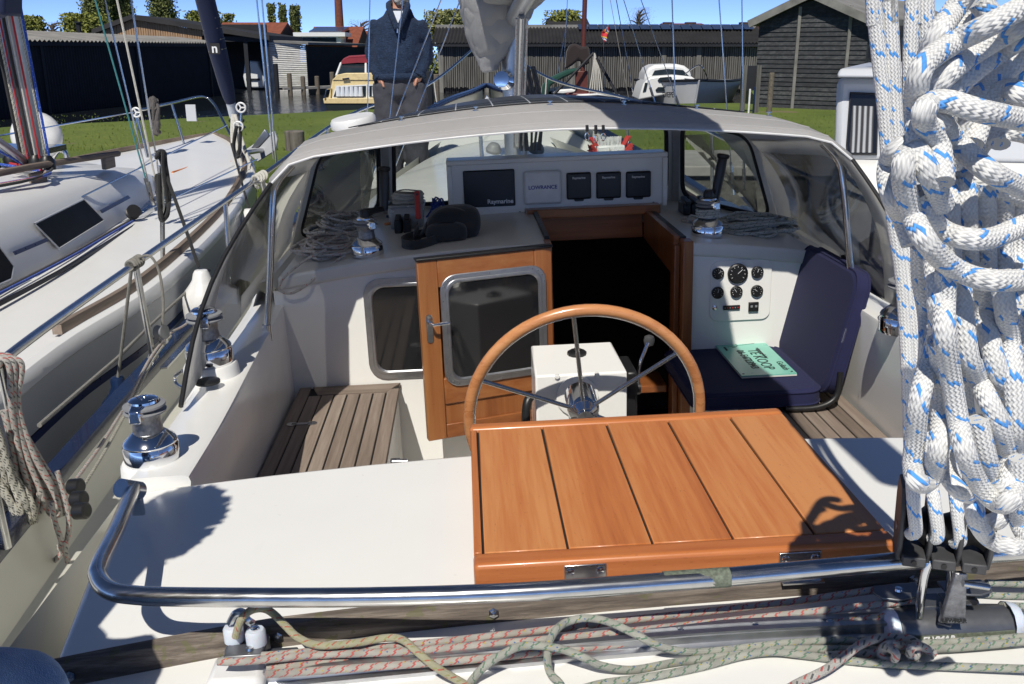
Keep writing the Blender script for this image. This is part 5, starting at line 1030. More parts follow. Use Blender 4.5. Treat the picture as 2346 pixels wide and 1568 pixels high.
# ---- left boathouse: tarred corrugated wall, pale roof
A0, A1 = pw(96, 262, z=0), pw(515, 217, z=0); dirL = (A1 - A0).normalized(); A00 = A0 - dirL * 16; EH = pv(476, 97, A1, dirL).z
s1 = wb('boathouse', 'long black tarred boathouse with pale corrugated roof at the left waterside', 'shed', A0)
nL = V((-dirL.y, dirL.x, 0)); nL = nL if nL.x < 0 else -nL
def wavewall(p, q, z0, z1, n, amp, mat, par, name='wall'):
    p, q = V(p), V(q); d = (q - p).normalized(); nn = V((d.y, -d.x, 0)); lo = [p.lerp(q, i / (n * 2)) + nn * (amp * (1 if i % 2 else -1)) for i in range(n * 2 + 1)]
    return MB().grid([[V((k.x, k.y, z0)) for k in lo], [V((k.x, k.y, z1)) for k in lo]]).build(name, mat, par)
wavewall(A00, A1, -.2, EH + .02, 170, .025, 'tar_black', s1)
for t_ in (.25, .5, .72, .95): k = A00.lerp(A1, t_); MB().box((k.x - .05, k.y - .1, -.2), (k.x + .08, k.y + .1, EH)).build('wall_post', 'tar_black', s1)
RH = pv(300, 77, A1 + nL * 4, dirL).z
corrugated(A00 + V((.25, -.1, EH - .05)), A1 + V((.25, 0, EH - .05)), A1 + nL * 2.6 + V((0, 0, EH + .26)), A00 + nL * 2.6 + V((0, 0, EH + .5)), 110, .045).build('roof', 'sheet_roof', s1)
MB().bar(A00 + V((.15, 0, EH - .16)), A1 + V((.15, 0, EH - .16)), .08, .16).build('fascia_board', 'tar_black', s1)
# ---- tall boathouse with larch gable and open berth
G0 = A1 + dirL * .5; gd = V((1, .10, 0)).normalized(); gp0 = pw(500, 215, z=0)
by = gp0.y + 4; P_ = lambda u, v: pw(u, v, y=by)
s2 = wb('gabled_boathouse', 'dark boathouse with pale larch gable and an open berth', 'shed', V((P_(560, 200).x, by, 0)))
pk, lf, rt = P_(305, 36), P_(215, 70), P_(620, 84); bt_ = 0
gw = MB().prism([V((P_(232, 72).x, by + .05, 2.2)), V((P_(478, 80).x, by + .05, 2.2)), V((P_(478, 80).x, by + .05, P_(478, 76).z)), V((pk.x, by + .05, pk.z - .1)), V((P_(232, 72).x, by + .05, P_(232, 72).z))], (0, .1, 0)).build('gable_wall', 'board_larch', s2)
m = MB()
for i in range(44):
    x = P_(234, 70).x + (P_(478, 70).x - P_(234, 70).x) * (i + .5) / 44; zt_ = pk.z - .12 - (abs(x - pk.x) / (rt.x - pk.x) * (pk.z - rt.z) if x > pk.x else (pk.x - x) / (pk.x - lf.x) * (pk.z - lf.z)); m.box((x - .055, by + .0, 2.25), (x + .055, by + .045, zt_))
m.build('gable_boards', 'board_larch', s2, kind='stuff')
for a_, b_ in ((lf, pk), (pk, rt)): MB().hexa([a_ + V((0, -.35, -.22)), b_ + V((0, -.35, -.22)), b_ + V((0, 9, -.22)), a_ + V((0, 9, -.22)), a_ + V((0, -.35, .05)), b_ + V((0, -.35, .05)), b_ + V((0, 9, .05)), a_ + V((0, 9, .05))]).build('roof', 'sheet_dark', s2)
x0_, x1_, xe = P_(478, 200).x, P_(570, 200).x, P_(622, 200).x
MB().box((x0_ - 3, by + 6.8, -.2), (pw(614, 100, y=by + 7).x, by + 7, 4)).build('back_wall', 'tar_black', s2); xf_ = pw(616, 100, y=by + 7).x; zs_ = P_(622, 86).z - .15; MB().hexa([(xe - .15, by, -.2), (xe, by, -.2), (xf_, by + 7, -.2), (xf_ - .15, by + 7, -.2), (xe - .15, by, zs_), (xe, by, zs_), (xf_, by + 7, zs_), (xf_ - .15, by + 7, zs_)]).build('side_wall', 'tar_black', s2)
for x in (x0_, x1_, xe - .2): MB().box((x - .12, by, -.3), (x + .12, by + .24, P_(560, 82).z)).build('post', 'tar_black', s2)
MB().box((x0_, by - .02, P_(560, 96).z), (xe, by + .1, P_(560, 84).z)).build('lintel', 'tar_black', s2)
bo_ = wb('berthed_boat', 'white motorboat stern inside the open dark berth', 'boat', V((P_(548, 205).x, by + 3, 0)))
xa, xb = P_(530, 0).x, P_(574, 0).x
MB().prism([V((xa, by + 1.5, .1)), V((xb, by + 1.5, .1)), V((xb + .1, by + 1.5, .75)), V((xb - .25, by + 1.5, 1.7)), V((xa + .1, by + 1.5, 1.75)), V((xa - .1, by + 1.5, .8))], (0, 5, 0)).build('hull', 'gelcoat_far', bo_, bevel=.1)
MB().box((xa + .1, by + 1.42, .55), (xb - .2, by + 1.5, .68)).build('stern_rail', 'black_plastic', bo_)
# ---- white plank shed and its black wing
W0, W1, W2 = pw(620, 203, z=0), pw(706, 200, z=0), pw(842, 192, z=0); W0 = pw(620, 206, y=by + .3); W0.z = 0; W1.y = W0.y + 1; W2.y = W1.y + 16
W1.x = pw(706, 200, y=W1.y).x; W2.x = pw(850, 190, y=W2.y).x
s3 = wb('white_shed', 'white painted plank shed with low roof at the water', 'shed', W0)
zt0, zt1 = pw(620, 96, y=W0.y).z, pw(706, 103, y=W1.y).z
for i in range(22):
    a, b = i / 22, (i + 1) / 22; MB().hexa([V((W0.x, W0.y - .02, zt0 * a)), V((W1.x, W1.y - .02, zt1 * a)), V((W1.x, W1.y + .1, zt1 * a)), V((W0.x, W0.y + .1, zt0 * a)), V((W0.x, W0.y + .02, zt0 * b - .02)), V((W1.x, W1.y + .02, zt1 * b - .02)), V((W1.x, W1.y + .1, zt1 * b - .02)), V((W0.x, W0.y + .1, zt0 * b - .02))]).build('plank', 'board_white', s3)
zt2 = pw(840, 113, y=W2.y).z
wavewall(W1, W2, -.1, zt1 - .1, 60, .03, 'tar_black', s3); MB().hexa([V((W0.x - .2, W0.y - .1, zt0)), V((W1.x + .2, W1.y - .2, zt1)), V((W2.x + .2, W2.y, zt1)), V((W2.x - 9, W2.y, zt0)), V((W0.x - .2, W0.y - .1, zt0 + .12)), V((W1.x + .2, W1.y - .2, zt1 + .14)), V((W2.x + .2, W2.y, zt1 + .14)), V((W2.x - 9, W2.y, zt0 + .12))]).build('roof', 'sheet_roof', s3)
jt = wb('jetty', 'low wooden jetty with posts in front of the white shed', 'jetty', pw(690, 205, z=0)); jp = pw(640, 204, z=.35); jq = pw(768, 199, z=.35)
MB().bar(jp, jq, .8, .12).build('deck', 'concrete', jt)
for t_, h_ in ((.0, 1.6), (.22, 1.1), (.45, .9), (.7, .9), (.98, 1.1)): k = jp.lerp(jq, t_); MB().lathe([(.13, 0), (.13, h_ + .35), (.1, h_ + .38), (0, h_ + .38)], 10, V((k.x, k.y - .5, -.3))).build('post', 'tar_black' if t_ == 0 else 'post_wood', jt)
# ---- long slatted shed across the basin
LY = 57.2; lx0, lx1 = pw(1005, 212, y=LY).x, pw(1740, 212, y=LY).x; ez = pw(1300, 97, y=LY).z
s4 = wb('slatted_shed', 'long grey boathouse of upright slats with dark corrugated roof across the basin', 'shed', V(((lx0 + lx1) / 2, LY, 0)))
MB().box((lx0 + .1, LY + .2, -.2), (lx1, LY + 6, ez)).build('inner_wall', 'tar_black', s4)
m = MB(); R4 = random.Random(6); n = 150
for i in range(n):
    x = lx0 + (lx1 - lx0) * (i + .5) / n; z1 = pw(1300, 107, y=LY).z + R4.uniform(-.05, .05); m.box((x - .042, LY + R4.uniform(-.02, .02), .25 + R4.uniform(-.06, .06)), (x + .042, LY + .06, z1))
m.build('slats', 'board_grey', s4, kind='stuff')
for u in (1010, 1115, 1310, 1330, 1520, 1600): x = pw(u, 150, y=LY).x; MB().box((x - .13, LY - .06, -.2), (x + .13, LY + .1, ez - .1)).build('post', 'board_grey', s4)
rz_ = pw(1300, 62, y=LY + 3.5).z
corrugated((lx0 - .3, LY - .5, ez - .05), (lx1 + .3, LY - .5, ez - .05), (lx1 + .3, LY + 3.4, rz_), (lx0 - .3, LY + 3.4, rz_), 95, .05).build('roof', 'sheet_dark', s4)
MB().box((lx0 - .3, LY - .45, ez - .25), (lx1, LY - .35, ez - .06)).build('fascia_board', 'tar_black', s4)
MB().box((lx0 - .35, LY + 3.2, rz_ - .1), (lx1 + .3, LY + 3.6, rz_ + .12)).build('ridge_cap', 'sheet_roof', s4)
nsp = 17; sxa = pw(1325, 70, y=LY + 2.6).x
for i in range(nsp):
    xa = sxa + (lx1 - sxa) * i / nsp; xb = sxa + (lx1 - sxa) * (i + 1) / nsp - .05; f0, f1 = .70, 1.0; Y0, Y1 = LY - .5 + 3.9 * f0, LY - .5 + 3.9 * f1 - .15; Z0_, Z1_ = ez + (rz_ - ez) * f0 + .12, ez + (rz_ - ez) * .96 + .14
    MB().hexa([(xa, Y0, Z0_), (xb, Y0, Z0_), (xb, Y1, Z1_), (xa, Y1, Z1_), (xa, Y0, Z0_ + .04), (xb, Y0, Z0_ + .04), (xb, Y1, Z1_ + .04), (xa, Y1, Z1_ + .04)]).build('solar_panel', 'solar_far', s4)
# ---- dark weatherboard shed on the right
R0 = pw(1727, 245, z=QZ); R1_ = pw(2010, 256, z=QZ); rd = (R1_ - R0); rd.z = 0; rd.normalize(); pkR = pv(1852, -2, R0, rd); evL = pv(1727, 52, R0, rd); wR = (pkR - evL).to_2d().length * 2; bk = V((-rd.y, rd.x, 0)); bk = bk if bk.y > 0 else -bk
s5 = wb('weatherboard_shed', 'dark weatherboarded gabled shed on the lawn at right', 'shed', R0)
nb_ = 24; hz_ = pkR.z - QZ
for i in range(nb_):
    z0, z1 = QZ + hz_ * i / nb_, QZ + hz_ * (i + 1) / nb_ + .02
    def half(z): return wR / 2 if z <= evL.z else max(.02, wR / 2 * (pkR.z - z) / (pkR.z - evL.z))
    c_ = R0 + rd * wR / 2; ha, hb = half(z0), half(min(z1, pkR.z - .01)); f_ = -bk
    MB().hexa([V((0, 0, z0)) + V((c_.x, c_.y, 0)) - rd * ha + f_ * .045, V((0, 0, z0)) + V((c_.x, c_.y, 0)) + rd * ha + f_ * .045, V((0, 0, z0)) + V((c_.x, c_.y, 0)) + rd * ha, V((0, 0, z0)) + V((c_.x, c_.y, 0)) - rd * ha, V((c_.x, c_.y, z1)) - rd * hb + f_ * .012, V((c_.x, c_.y, z1)) + rd * hb + f_ * .012, V((c_.x, c_.y, z1)) + rd * hb, V((c_.x, c_.y, z1)) - rd * hb]).build('weatherboard', 'board_black', s5)
c_ = V((R0.x, R0.y, 0)) + rd * wR / 2
for s in (-1, 1):
    a_ = V((c_.x, c_.y, evL.z)) + rd * s * (wR / 2 + .2) + V((0, 0, -.1)); b_ = V((c_.x, c_.y, pkR.z + .06)); MB().hexa([a_ - bk * .25, b_ - bk * .25, b_ + bk * 9, a_ + bk * 9] + [k + V((0, 0, .16)) for k in (a_ - bk * .25, b_ - bk * .25, b_ + bk * 9, a_ + bk * 9)]).build('roof', 'sheet_roof', s5)
    MB().bar(a_ - bk * .30 + V((0, 0, .05)), b_ - bk * .30 + V((0, 0, .05)), .08, .2).build('barge_board', 'fascia', s5)
    MB().hexa([V((c_.x, c_.y, QZ)) + rd * s * wR / 2 + k for k in (V(), rd * -.05 * s, rd * -.05 * s + bk * 8.8, bk * 8.8)] + [V((c_.x, c_.y, evL.z)) + rd * s * wR / 2 + k for k in (V(), rd * -.05 * s, rd * -.05 * s + bk * 8.8, bk * 8.8)]).build('side_wall', 'board_black', s5)
for u in (1820, 1935): k = pv(u, 200, R0, rd) - bk * .06; kt = pv(u, 30, R0, rd); MB().box((k.x - .04, k.y - .03, QZ), (k.x + .04, k.y + .03, min(pkR.z - .2, evL.z + .75))).build('cover_strip', 'fascia', s5)
# notice board on posts
nbp = pw(1735, 250, z=QZ); nbp.y = 21.5; nbp = pw(1735, 258, z=QZ)
s6 = wb('notice_board', 'dark notice board between two grey posts by the weatherboard shed', 'notice board', nbp)
yN = nbp.y; q_ = lambda u, v: pw(u, v, y=yN)
MB().box((q_(1710, 0).x, yN, q_(1710, 208).z), (q_(1753, 0).x, yN + .05, q_(1710, 151).z)).build('panel', 'tar_black', s6)
for u, t_ in ((1717, 150), (1750, 150)): MB().box((q_(u, 0).x - .055, yN - .09, QZ - .2), (q_(u, 0).x + .055, yN - .002, q_(u, t_).z)).build('post', 'board_grey', s6)
for u, t_, nm, mt in ((1775, 168, 'timber post right of the notice board', 'post_wood'), (1727, 205, 'thin white marker pole below the notice board', 'white_plastic'), (1738, 200, 'blue pole below the notice board', 'blue_plastic')):
    t = wb('marker_post', nm, 'post', V((q_(u, 0).x, yN - .3, QZ))); rr_ = .07 if mt == 'post_wood' else .025; MB().lathe([(rr_, -.2), (rr_, q_(u, t_).z - QZ), (rr_ * .8, q_(u, t_).z - QZ + .02)], 10, V((q_(u, 0).x, yN - .3, QZ))).build('pole', mt, t)
# mooring bollard on the near lawn
pp = pw(677, 345, z=QZ); t = wb('mooring_post', 'stout weathered mooring post on the near edge of the lawn', 'post', pp)
g = NG('end_grain'); g.bump(g.noise(30, 4), .6, .01); g.set(g.ramp(g.noise(14, 5, g.mp((1, 1, .12))), [(.3, (.06, .05, .042)), (.7, (.22, .20, .17))]), .95)
pr_ = 23 / 2260 * pp.y; MB().lathe([(pr_, -.3), (pr_, pw(677, 302, y=pp.y).z - QZ), (pr_ * .9, pw(677, 300, y=pp.y).z - QZ), (0, pw(677, 300, y=pp.y).z - QZ)], 16, V((pp.x, pp.y, QZ))).build('trunk', 'end_grain', t, True, ang=40)
for i in range(4): x = pw(980 + i * 12, 200, y=30).x; 
for u, v0, v1, nm in ((985, 275, 165, 'dark mooring pile in the water beside the man'), (1000, 235, 172, 'grey mooring pile behind the dark one')):
    yy = 30 if u == 985 else 38; b_ = pw(u, 240, y=yy); t = wb('mooring_pile', nm, 'post', V((b_.x, yy, 0))); MB().lathe([(.14, -.3), (.14, pw(u, v1, y=yy).z), (.1, pw(u, v1, y=yy).z + .03)], 10, V((b_.x, yy, 0))).build('pile', 'tar_black' if u == 985 else 'post_wood', t)
# ---- houses and chimney beyond
def house(name, label, u0, u1, vr, ve, y, wallm, roofm, gable=True, depth=9):
    x0, x1 = pw(u0, ve, y=y).x, pw(u1, ve, y=y).x; ze, zr = pw(u0, ve, y=y).z, pw(u0, vr, y=y).z; t = wb(name, label, 'house', V(((x0 + x1) / 2, y, 0)))
    MB().box((x0, y, 0), (x1, y + depth, ze)).build('wall', wallm, t)
    MB().prism([V((x1, y, ze)), V((x1, y + depth, ze)), V((x1, y + depth / 2, zr))], (.25, 0, 0)).build('gable', wallm, t)
    MB().hexa([V((x0, y - .4, ze - .2)), V((x1 + .3, y - .4, ze - .2)), V((x1 + .3, y + depth / 2, zr)), V((x0, y + depth / 2, zr)), V((x0, y - .4, ze)), V((x1 + .3, y - .4, ze)), V((x1 + .3, y + depth / 2, zr + .2)), V((x0, y + depth / 2, zr + .2))]).build('roof', roofm, t)
    MB().hexa([V((x0, y + depth + .4, ze - .2)), V((x1 + .3, y + depth + .4, ze - .2)), V((x1 + .3, y + depth / 2, zr)), V((x0, y + depth / 2, zr)), V((x0, y + depth + .4, ze)), V((x1 + .3, y + depth + .4, ze)), V((x1 + .3, y + depth / 2, zr + .2)), V((x0, y + depth / 2, zr + .2))]).build('roof', roofm, t)
    return t, x0, x1, ze, zr
def gableX(name, label, u0, u1, uf, vr, ve, y, wallm, roofm):   # ridge across the view, gable end turned to the right
    t, x0, x1, ze, zr = house(name, label, u0, u1, vr, ve, y, wallm, roofm)
    xf = pw(uf, ve, y=y).x; xm = (x1 + xf) / 2; return t, x0, x1, ze, zr
t, x0, x1, ze, zr = gableX('brick_house', 'dark brick house with red tiled roof behind the boathouses', 480, 628, 655, 54, 92, 88, 'brick_dark', 'tiles_red')
t, x0, x1, ze, zr = gableX('dormer_house', 'dark house with solar roof and white dormer left of the man', 700, 812, 838, 64, 108, 92, 'brick_dark', 'tiles_red')
MB().hexa([V((x0 + .5, 91.6, ze + 1.2)), V((x1 - 1, 91.6, ze + 1.2)), V((x1 - 1.0, 95.5, zr - .1)), V((x0 + .5, 95.5, zr - .1)), V((x0 + .5, 91.5, ze + 1.4)), V((x1 - 1, 91.5, ze + 1.4)), V((x1 - 1.0, 95.4, zr + .15)), V((x0 + .5, 95.4, zr + .15))]).build('solar_panel', 'solar_far', t)
d0, d1 = pw(682, 90, y=90).x, pw(780, 90, y=90).x; dzt, dzb = pw(700, 84, y=90).z, pw(700, 101, y=90).z; MB().box((d0, 90, dzb), (d1, 93, dzt)).build('dormer', 'gelcoat_far', t); MB().box((d0 - .3, 89.6, dzt), (d1 + .5, 93, dzt + .35)).build('dormer_roof', 'gelcoat_far', t)
for i in range(6): x = d0 + .4 + (d1 - d0 - .8) * i / 6; MB().box((x, 89.93, dzb + .1), (x + (d1 - d0) / 7.4, 90, dzt - .1)).build('window', 'glass_blue', t)
gableX('far_house', 'low brown house at the right of the dormer house', 825, 900, 930, 74, 100, 100, 'brick_red', 'tiles_red')
for u0, u1, vr, ve, nm in ((1255, 1345, 44, 60, 'dark pointed roof beyond the slatted shed, left of the mast'), (1530, 1620, 56, 62, 'red roof ridge with chimneys beyond the slatted shed')):
    t, x0, x1, ze, zr = gableX('roof_beyond', nm, u0, u1, u1 + 10, vr, ve, 96, 'brick_dark', 'tiles_red' if u0 > 1400 else 'sheet_dark')
    if u0 > 1400:
        for u in (1540, 1592, 1720, 1752): x = pw(u, 55, y=97).x; MB().box((x - .5, 99, zr - 2), (x + .5, 100, pw(u, 51, y=99).z)).build('chimney', 'brick_dark', t)
ch = pw(778, 60, y=110); t = wb('factory_chimney', 'tall round brick factory chimney rising behind the dormer house', 'chimney', V((ch.x, 110, 0))); MB().lathe([(.55, 0), (.36, 11), (.30, 26)], 14, V((ch.x, 110, 0))).build('shaft', 'brick_red', t, True)
t = wb('stove_pipe', 'small dark stove pipe above the black boathouse roof', 'chimney', pw(181, 70, y=50)); k = pw(181, 70, y=50); MB().tube([k + V((0, 0, -1)), k + V((0, 0, .35))], .12, 8).build('pipe', 'tar_black', t); MB().tube([k + V((0, 0, .35)), k + V((0, 0, .42))], .2, 8).build('cowl', 'tar_black', t)
# ---- trees
for nm, c0, c1, c2 in (('leaf_poplar', (.06, .075, .02), (.11, .13, .035), (.18, .20, .06)), ('leaf_spring', (.07, .085, .012), (.15, .17, .025), (.24, .25, .05)), ('leaf_willow', (.09, .10, .03), (.17, .18, .06), (.26, .27, .10)), ('leaf_bare', (.09, .075, .06), (.14, .12, .09), (.18, .16, .12))):
    g = NG(nm); oi = g.n('NewGeometry'); g.set(g.ramp(oi.outputs['Random Per Island'], [(.1, c0), (.5, c1), (.95, c2)]), .8)
plain('bark', (.07, .055, .04), .9)
def tree(name, label, u, vtop, vbase, wpx, y, leaf, kind, n, seed, group='trees beyond the sheds'):
    R5 = random.Random(seed); b = pw(u, vbase, y=y); zt_ = pw(u, vtop, y=y).z; z0 = max(0, b.z - 1); w_ = wpx / 2260 * y; h_ = zt_ - z0; t = wb(name, label, 'tree', V((b.x, y, 0)), group)
    tr = MB().tube(cat([(b.x, y, 0), (b.x + .1, y, z0 + h_ * .3), (b.x, y, z0 + h_ * .9)], 5), lambda q: .3 * (1 - q) + .04, 8)
    limbs = []
    for i in range(22 if kind != 'poplar' else 110):
        a = R5.uniform(0, 6.3); f = R5.uniform(.0 if kind == 'poplar' else .12, .85); s_ = V((b.x, y, z0 + h_ * f))
        if kind == 'poplar': e_ = s_ + V((cos(a) * w_ * .32, sin(a) * w_ * .32, h_ * R5.uniform(.12, .25) * (1 - f * .6)))
        else: e_ = s_ + V((cos(a) * w_ * .42, sin(a) * w_ * .42, h_ * R5.uniform(.05, .3)))
        e_.z = min(e_.z, zt_ - h_ * .03); limbs.append((s_, e_)); tr.tube([s_, s_.lerp(e_, .5) + V((0, 0, .1)), e_], lambda q: .08 * (1 - q) + .015, 5)
    tr.build('trunk', 'bark', t)
    m = MB()
    for i in range(n):
        s_, e_ = R5.choice(limbs); p = s_.lerp(e_, R5.uniform(.25, 1.1)); sg = w_ * (.07 if kind == 'poplar' else .12)
        p = p + V((R5.gauss(0, sg), R5.gauss(0, sg), R5.gauss(0, sg * 1.3)))
        if p.z > zt_: p.z = zt_ - R5.uniform(0, .3) * h_
        k = R5.uniform(.5, 1.2) * (.09 + y * .0013) * (.35 if kind == 'bare' else .62 if kind == 'poplar' else .8); a, q = R5.uniform(0, 6.3), R5.uniform(-1.2, 1.2); d = V((cos(a) * cos(q), sin(a) * cos(q), sin(q))) * k; e = d.orthogonal().normalized() * k * (.6 if kind != 'bare' else .12); m.add([p - d, p + e, p + d, p - e], [(0, 1, 2, 3)])
    m.build('crown', leaf, t); return t
tree('poplar_tree', 'broad poplar rising behind the larch gable', 228, -90, 72, 80, 105, 'leaf_poplar', 'poplar', 12000, 1); tree('poplar_tree', 'second poplar just right of the larch gable peak', 280, -70, 62, 70, 108, 'leaf_poplar', 'poplar', 10000, 2); tree('poplar_tree', 'separate broad poplar between larch gable and navy furled sail', 376, -85, 64, 78, 106, 'leaf_poplar', 'poplar', 11000, 3)
for u, vt, wd, sd, nm in ((626, 2, 22, 4, 'left of three slim poplars behind the red roofed house'), (651, 5, 22, 5, 'middle of three slim poplars behind the red roofed house'), (679, 9, 30, 6, 'right and broadest of three slim poplars behind the red roofed house')): tree('poplar_tree', nm, u, vt, 95, wd, 112, 'leaf_poplar', 'poplar', 4200, sd)
tree('spring_tree', 'yellow green tree at the far left above the boathouse roof', 72, 36, 70, 50, 80, 'leaf_spring', 'round', 3200, 7); tree('spring_tree', 'bright green bushes left of the larch gable', 195, 30, 75, 80, 84, 'leaf_spring', 'round', 5200, 8); tree('spring_tree', 'small fresh green tree seen beside the navy furled sail', 470, 26, 66, 70, 100, 'leaf_spring', 'round', 3200, 9); tree('spring_tree', 'low green tree right of the navy furled sail', 520, 32, 66, 40, 100, 'leaf_spring', 'round', 900, 10)
tree('willow_tree', 'pale willow right of the man behind the slatted shed', 1030, 22, 120, 90, 78, 'leaf_willow', 'round', 6500, 11); tree('bare_tree', 'bare twiggy tree between dormer house and man', 828, 45, 100, 55, 105, 'leaf_bare', 'bare', 3000, 12); tree('bare_tree', 'thin leafing tree above the slatted shed roof', 1462, 17, 62, 62, 100, 'leaf_bare', 'bare', 3600, 13); tree('spring_tree', 'green tree left of the brown mast above the shed', 1290, 24, 62, 70, 100, 'leaf_spring', 'round', 3400, 14); tree('spring_tree', 'low bush at the left horizon', 120, 50, 70, 60, 95, 'leaf_bare', 'bare', 1500, 15)
R6 = random.Random(9); hb_ = pw(990, 190, z=.5); m = MB()
for i in range(1600): p = V((pw(975, 180, y=70).x + R6.uniform(0, 6), 70 + R6.uniform(0, 2), R6.uniform(.3, 2.2))); a = R6.uniform(0, 6.3); d = V((cos(a), sin(a), R6.uniform(-.6, .6))) * .16; e = d.orthogonal().normalized() * .1; m.add([p - d, p + e, p + d, p - e], [(0, 1, 2, 3)])
t = wb('hedge', 'yellow green clipped hedge behind the man', 'hedge', V((pw(985, 180, y=70).x, 70, 0))); m.build('foliage', 'leaf_spring', t)
setting(MB().box((-80, 84, -.4), (-.5 + pw(1000, 200, y=84).x, 140, .55)).build('far_bank', 'lawn_grass', None, boat=False)); setting(MB().box((pw(1010, 200, y=66).x, 66, -.4), (120, 160, .5)).build('far_bank', 'lawn_grass', None, boat=False))
# =====================================================================
# WHITE YACHT MOORED ON THE LEFT
# =====================================================================
ny = wb('neighbour_yacht', 'white sailing yacht with navy furled sail moored on the left', 'sailboat', V((-3.6, 5, 0)))
NE = cat([V(p) for p in ((-1.80, 1.4, 1.10), (-1.90, 2.6, 1.12), pw(128, 805, z=1.14), pw(352, 662, z=1.15), pw(497, 528, z=1.18), pw(552, 455, z=1.21), (-2.62, 9.6, 1.27), (-3.2, 11.2, 1.34), (-3.6, 11.75, 1.38))], 6)
ncx = -3.65; NM = lambda p: V((2 * ncx - p.x, p.y, p.z))
MB().grid([[p.lerp(NM(p), t / 8) + V((0, 0, .05 * (1 - (t / 4 - 1) ** 2))) for t in range(9)] for p in NE]).build('deck', 'gelcoat_clean', ny, True)
for s in (0, 1):
    k = NM if s else (lambda p: p)
    MB().grid([[k(p + V(o)) for o in ((-.06, 0, .012), (-.03, 0, .03), (.01, 0, .022), (.03, 0, -.005), (.035, 0, -.04), (.02, 0, -.055))] for p in NE]).build('gunwale', 'gelcoat_clean', ny, True)
    MB().grid([[k(p + V((.02, 0, -.05))), k(p + V((.025, 0, -.14))), k(p + V((.022, 0, -.235)))] for p in NE]).build('hull_side', 'gelcoat_silver', ny, True)
    MB().grid([[k(p + V((.026, 0, -.237))), k(p + V((.024, 0, -.275)))] for p in NE]).build('hull_stripe', 'blue_stripe', ny, True)
    MB().grid([[k(p + V((.02, 0, -.277))), k(p + V((-.05, 0, -.7))), k(p + V((-.35, 0, -1.25)))] for p in NE]).build('hull_side', 'gelcoat_silver', ny, True)
    tr_ = [p for p in NE if p.y > 3.95]
    MB().grid([[k(p + V((-.075 + a, 0, b))) for a, b in ((-.022, .02), (-.018, .062), (.012, .062), (.022, .02))] for p in tr_]).build('toe_rail', 'teak_grey', ny, True)
e_ = tr_[0]; MB().box((e_.x - .097, e_.y - .004, e_.z + .018), (e_.x - .053, e_.y + .002, e_.z + .062)).build('toe_rail_end', 'teak_grey', ny)
# coachroof
def nrow(y, xs, z0, z1):
    P = [V((xs, y, z0)), V((xs - .04, y, z0 + (z1 - z0) * .45)), V((xs - .10, y, z0 + (z1 - z0) * .78)), V((xs - .20, y, z0 + (z1 - z0) * .95)), V((xs - .40, y, z1)), V((ncx, y, z1 + .05))]
    return P + [NM(p) for p in P[:-1]][::-1]
NR = [nrow(y, x, 1.17 + .004 * y, z) for y, x, z in ((1.2, -2.60, 1.66), (3.0, -2.62, 1.65), (4.5, -2.66, 1.64), (6.0, -2.74, 1.60), (7.2, -2.85, 1.54), (8.0, -2.98, 1.46), (8.5, -3.12, 1.36), (8.8, -3.25, 1.24))]
MB().grid(NR).build('coachroof', 'gelcoat_clean', ny, True, ang=180)
def nwin(cs, name='cabin_window', mat='glass_black', trim=True):
    P = [pw(u, v, x=-2.70) for u, v in cs]
    def side(p):
        for r0, r1 in zip(NR, NR[1:]):
            if r0[0].y <= p.y <= r1[0].y:
                t = (p.y - r0[0].y) / (r1[0].y - r0[0].y); a, b, c = (r0[i].lerp(r1[i], t) for i in range(3))
                lo, hi = (a, b) if p.z < b.z else (b, c); f = (p.z - lo.z) / (hi.z - lo.z); return lo.x + (hi.x - lo.x) * f
        return p.x
    P = [V((side(p) + .022, p.y, p.z)) for p in P]
    o = MB().prism(P, (.004, 0, 0)).build(name, mat, ny); L = [p + V((.002, 0, 0)) for p in P]
    if trim: MB().tube(L, .006, 6, True).build('window_trim', 'gelcoat_silver', o, True)
    return P
nwin(((98, 513), (231, 457), (262, 506), (138, 570))); nwin(((-60, 560), (0, 566), (22, 610), (10, 640), (-60, 668)))
nwin(((28, 577), (112, 546), (116, 553), (32, 585)), 'cabin_stripe', 'blue_stripe', False); nwin(((258, 482), (340, 448), (344, 454), (262, 489)), 'cabin_stripe', 'blue_stripe', False)
hr = [V((-3.05, y, z + .07)) for y, z in ((2.5, 1.66), (4.2, 1.65), (6, 1.62), (7.4, 1.56))]; MB().tube(cat(hr, 5), .022, 8).build('handrail', 'teak_grey', ny, True)
for i in range(5): p = V((-3.05, 2.8 + i * 1.1, 1.69 - .02 * i)); MB().box((p.x - .02, p.y - .09, p.z - .07), (p.x + .02, p.y + .09, p.z + .02)).build('handrail_foot', 'teak_grey', ny, bevel=.01)
MB().grid([[V((-3.35, y, 1.70)), V((-3.9, y, 1.71))] for y in (6.6, 7.2)]).build('deck_hatch', 'glass_blue', ny, solid=.04)
# genoa track, cars and lines along the cabin side
tk = [pw(u, v, z=1.20) for u, v in ((-40, 715), (0, 696), (160, 610), (281, 535), (337, 500))]; MB().tube(cat(tk, 5), .013, 6).build('genoa_track', 'black_plastic', ny, True)
for k_, mt in ((0, 'rope_blue'), (.03, 'rope_dark')): MB().tube(cat([pw(u, v, z=1.22) + V((-k_, 0, 0)) for u, v in ((-40, 690), (0, 672), (160, 590), (281, 520), (330, 492), (385, 455))], 5), .008, 6).build('control_line', mt, ny, True)
cb = pw(305, 505, z=1.22); MB().lathe([(.05, 0), (.05, .012), (.03, .02), (.03, .04), (.05, .05)], 16, cb + V((0, 0, .05)), (.5, -.6, .4)).build('genoa_block', 'black_plastic', ny, True, ang=40); MB().bar(cb, cb + V((.05, .25, .05)), .05, .05).build('genoa_car', 'chrome', ny, bevel=.01)
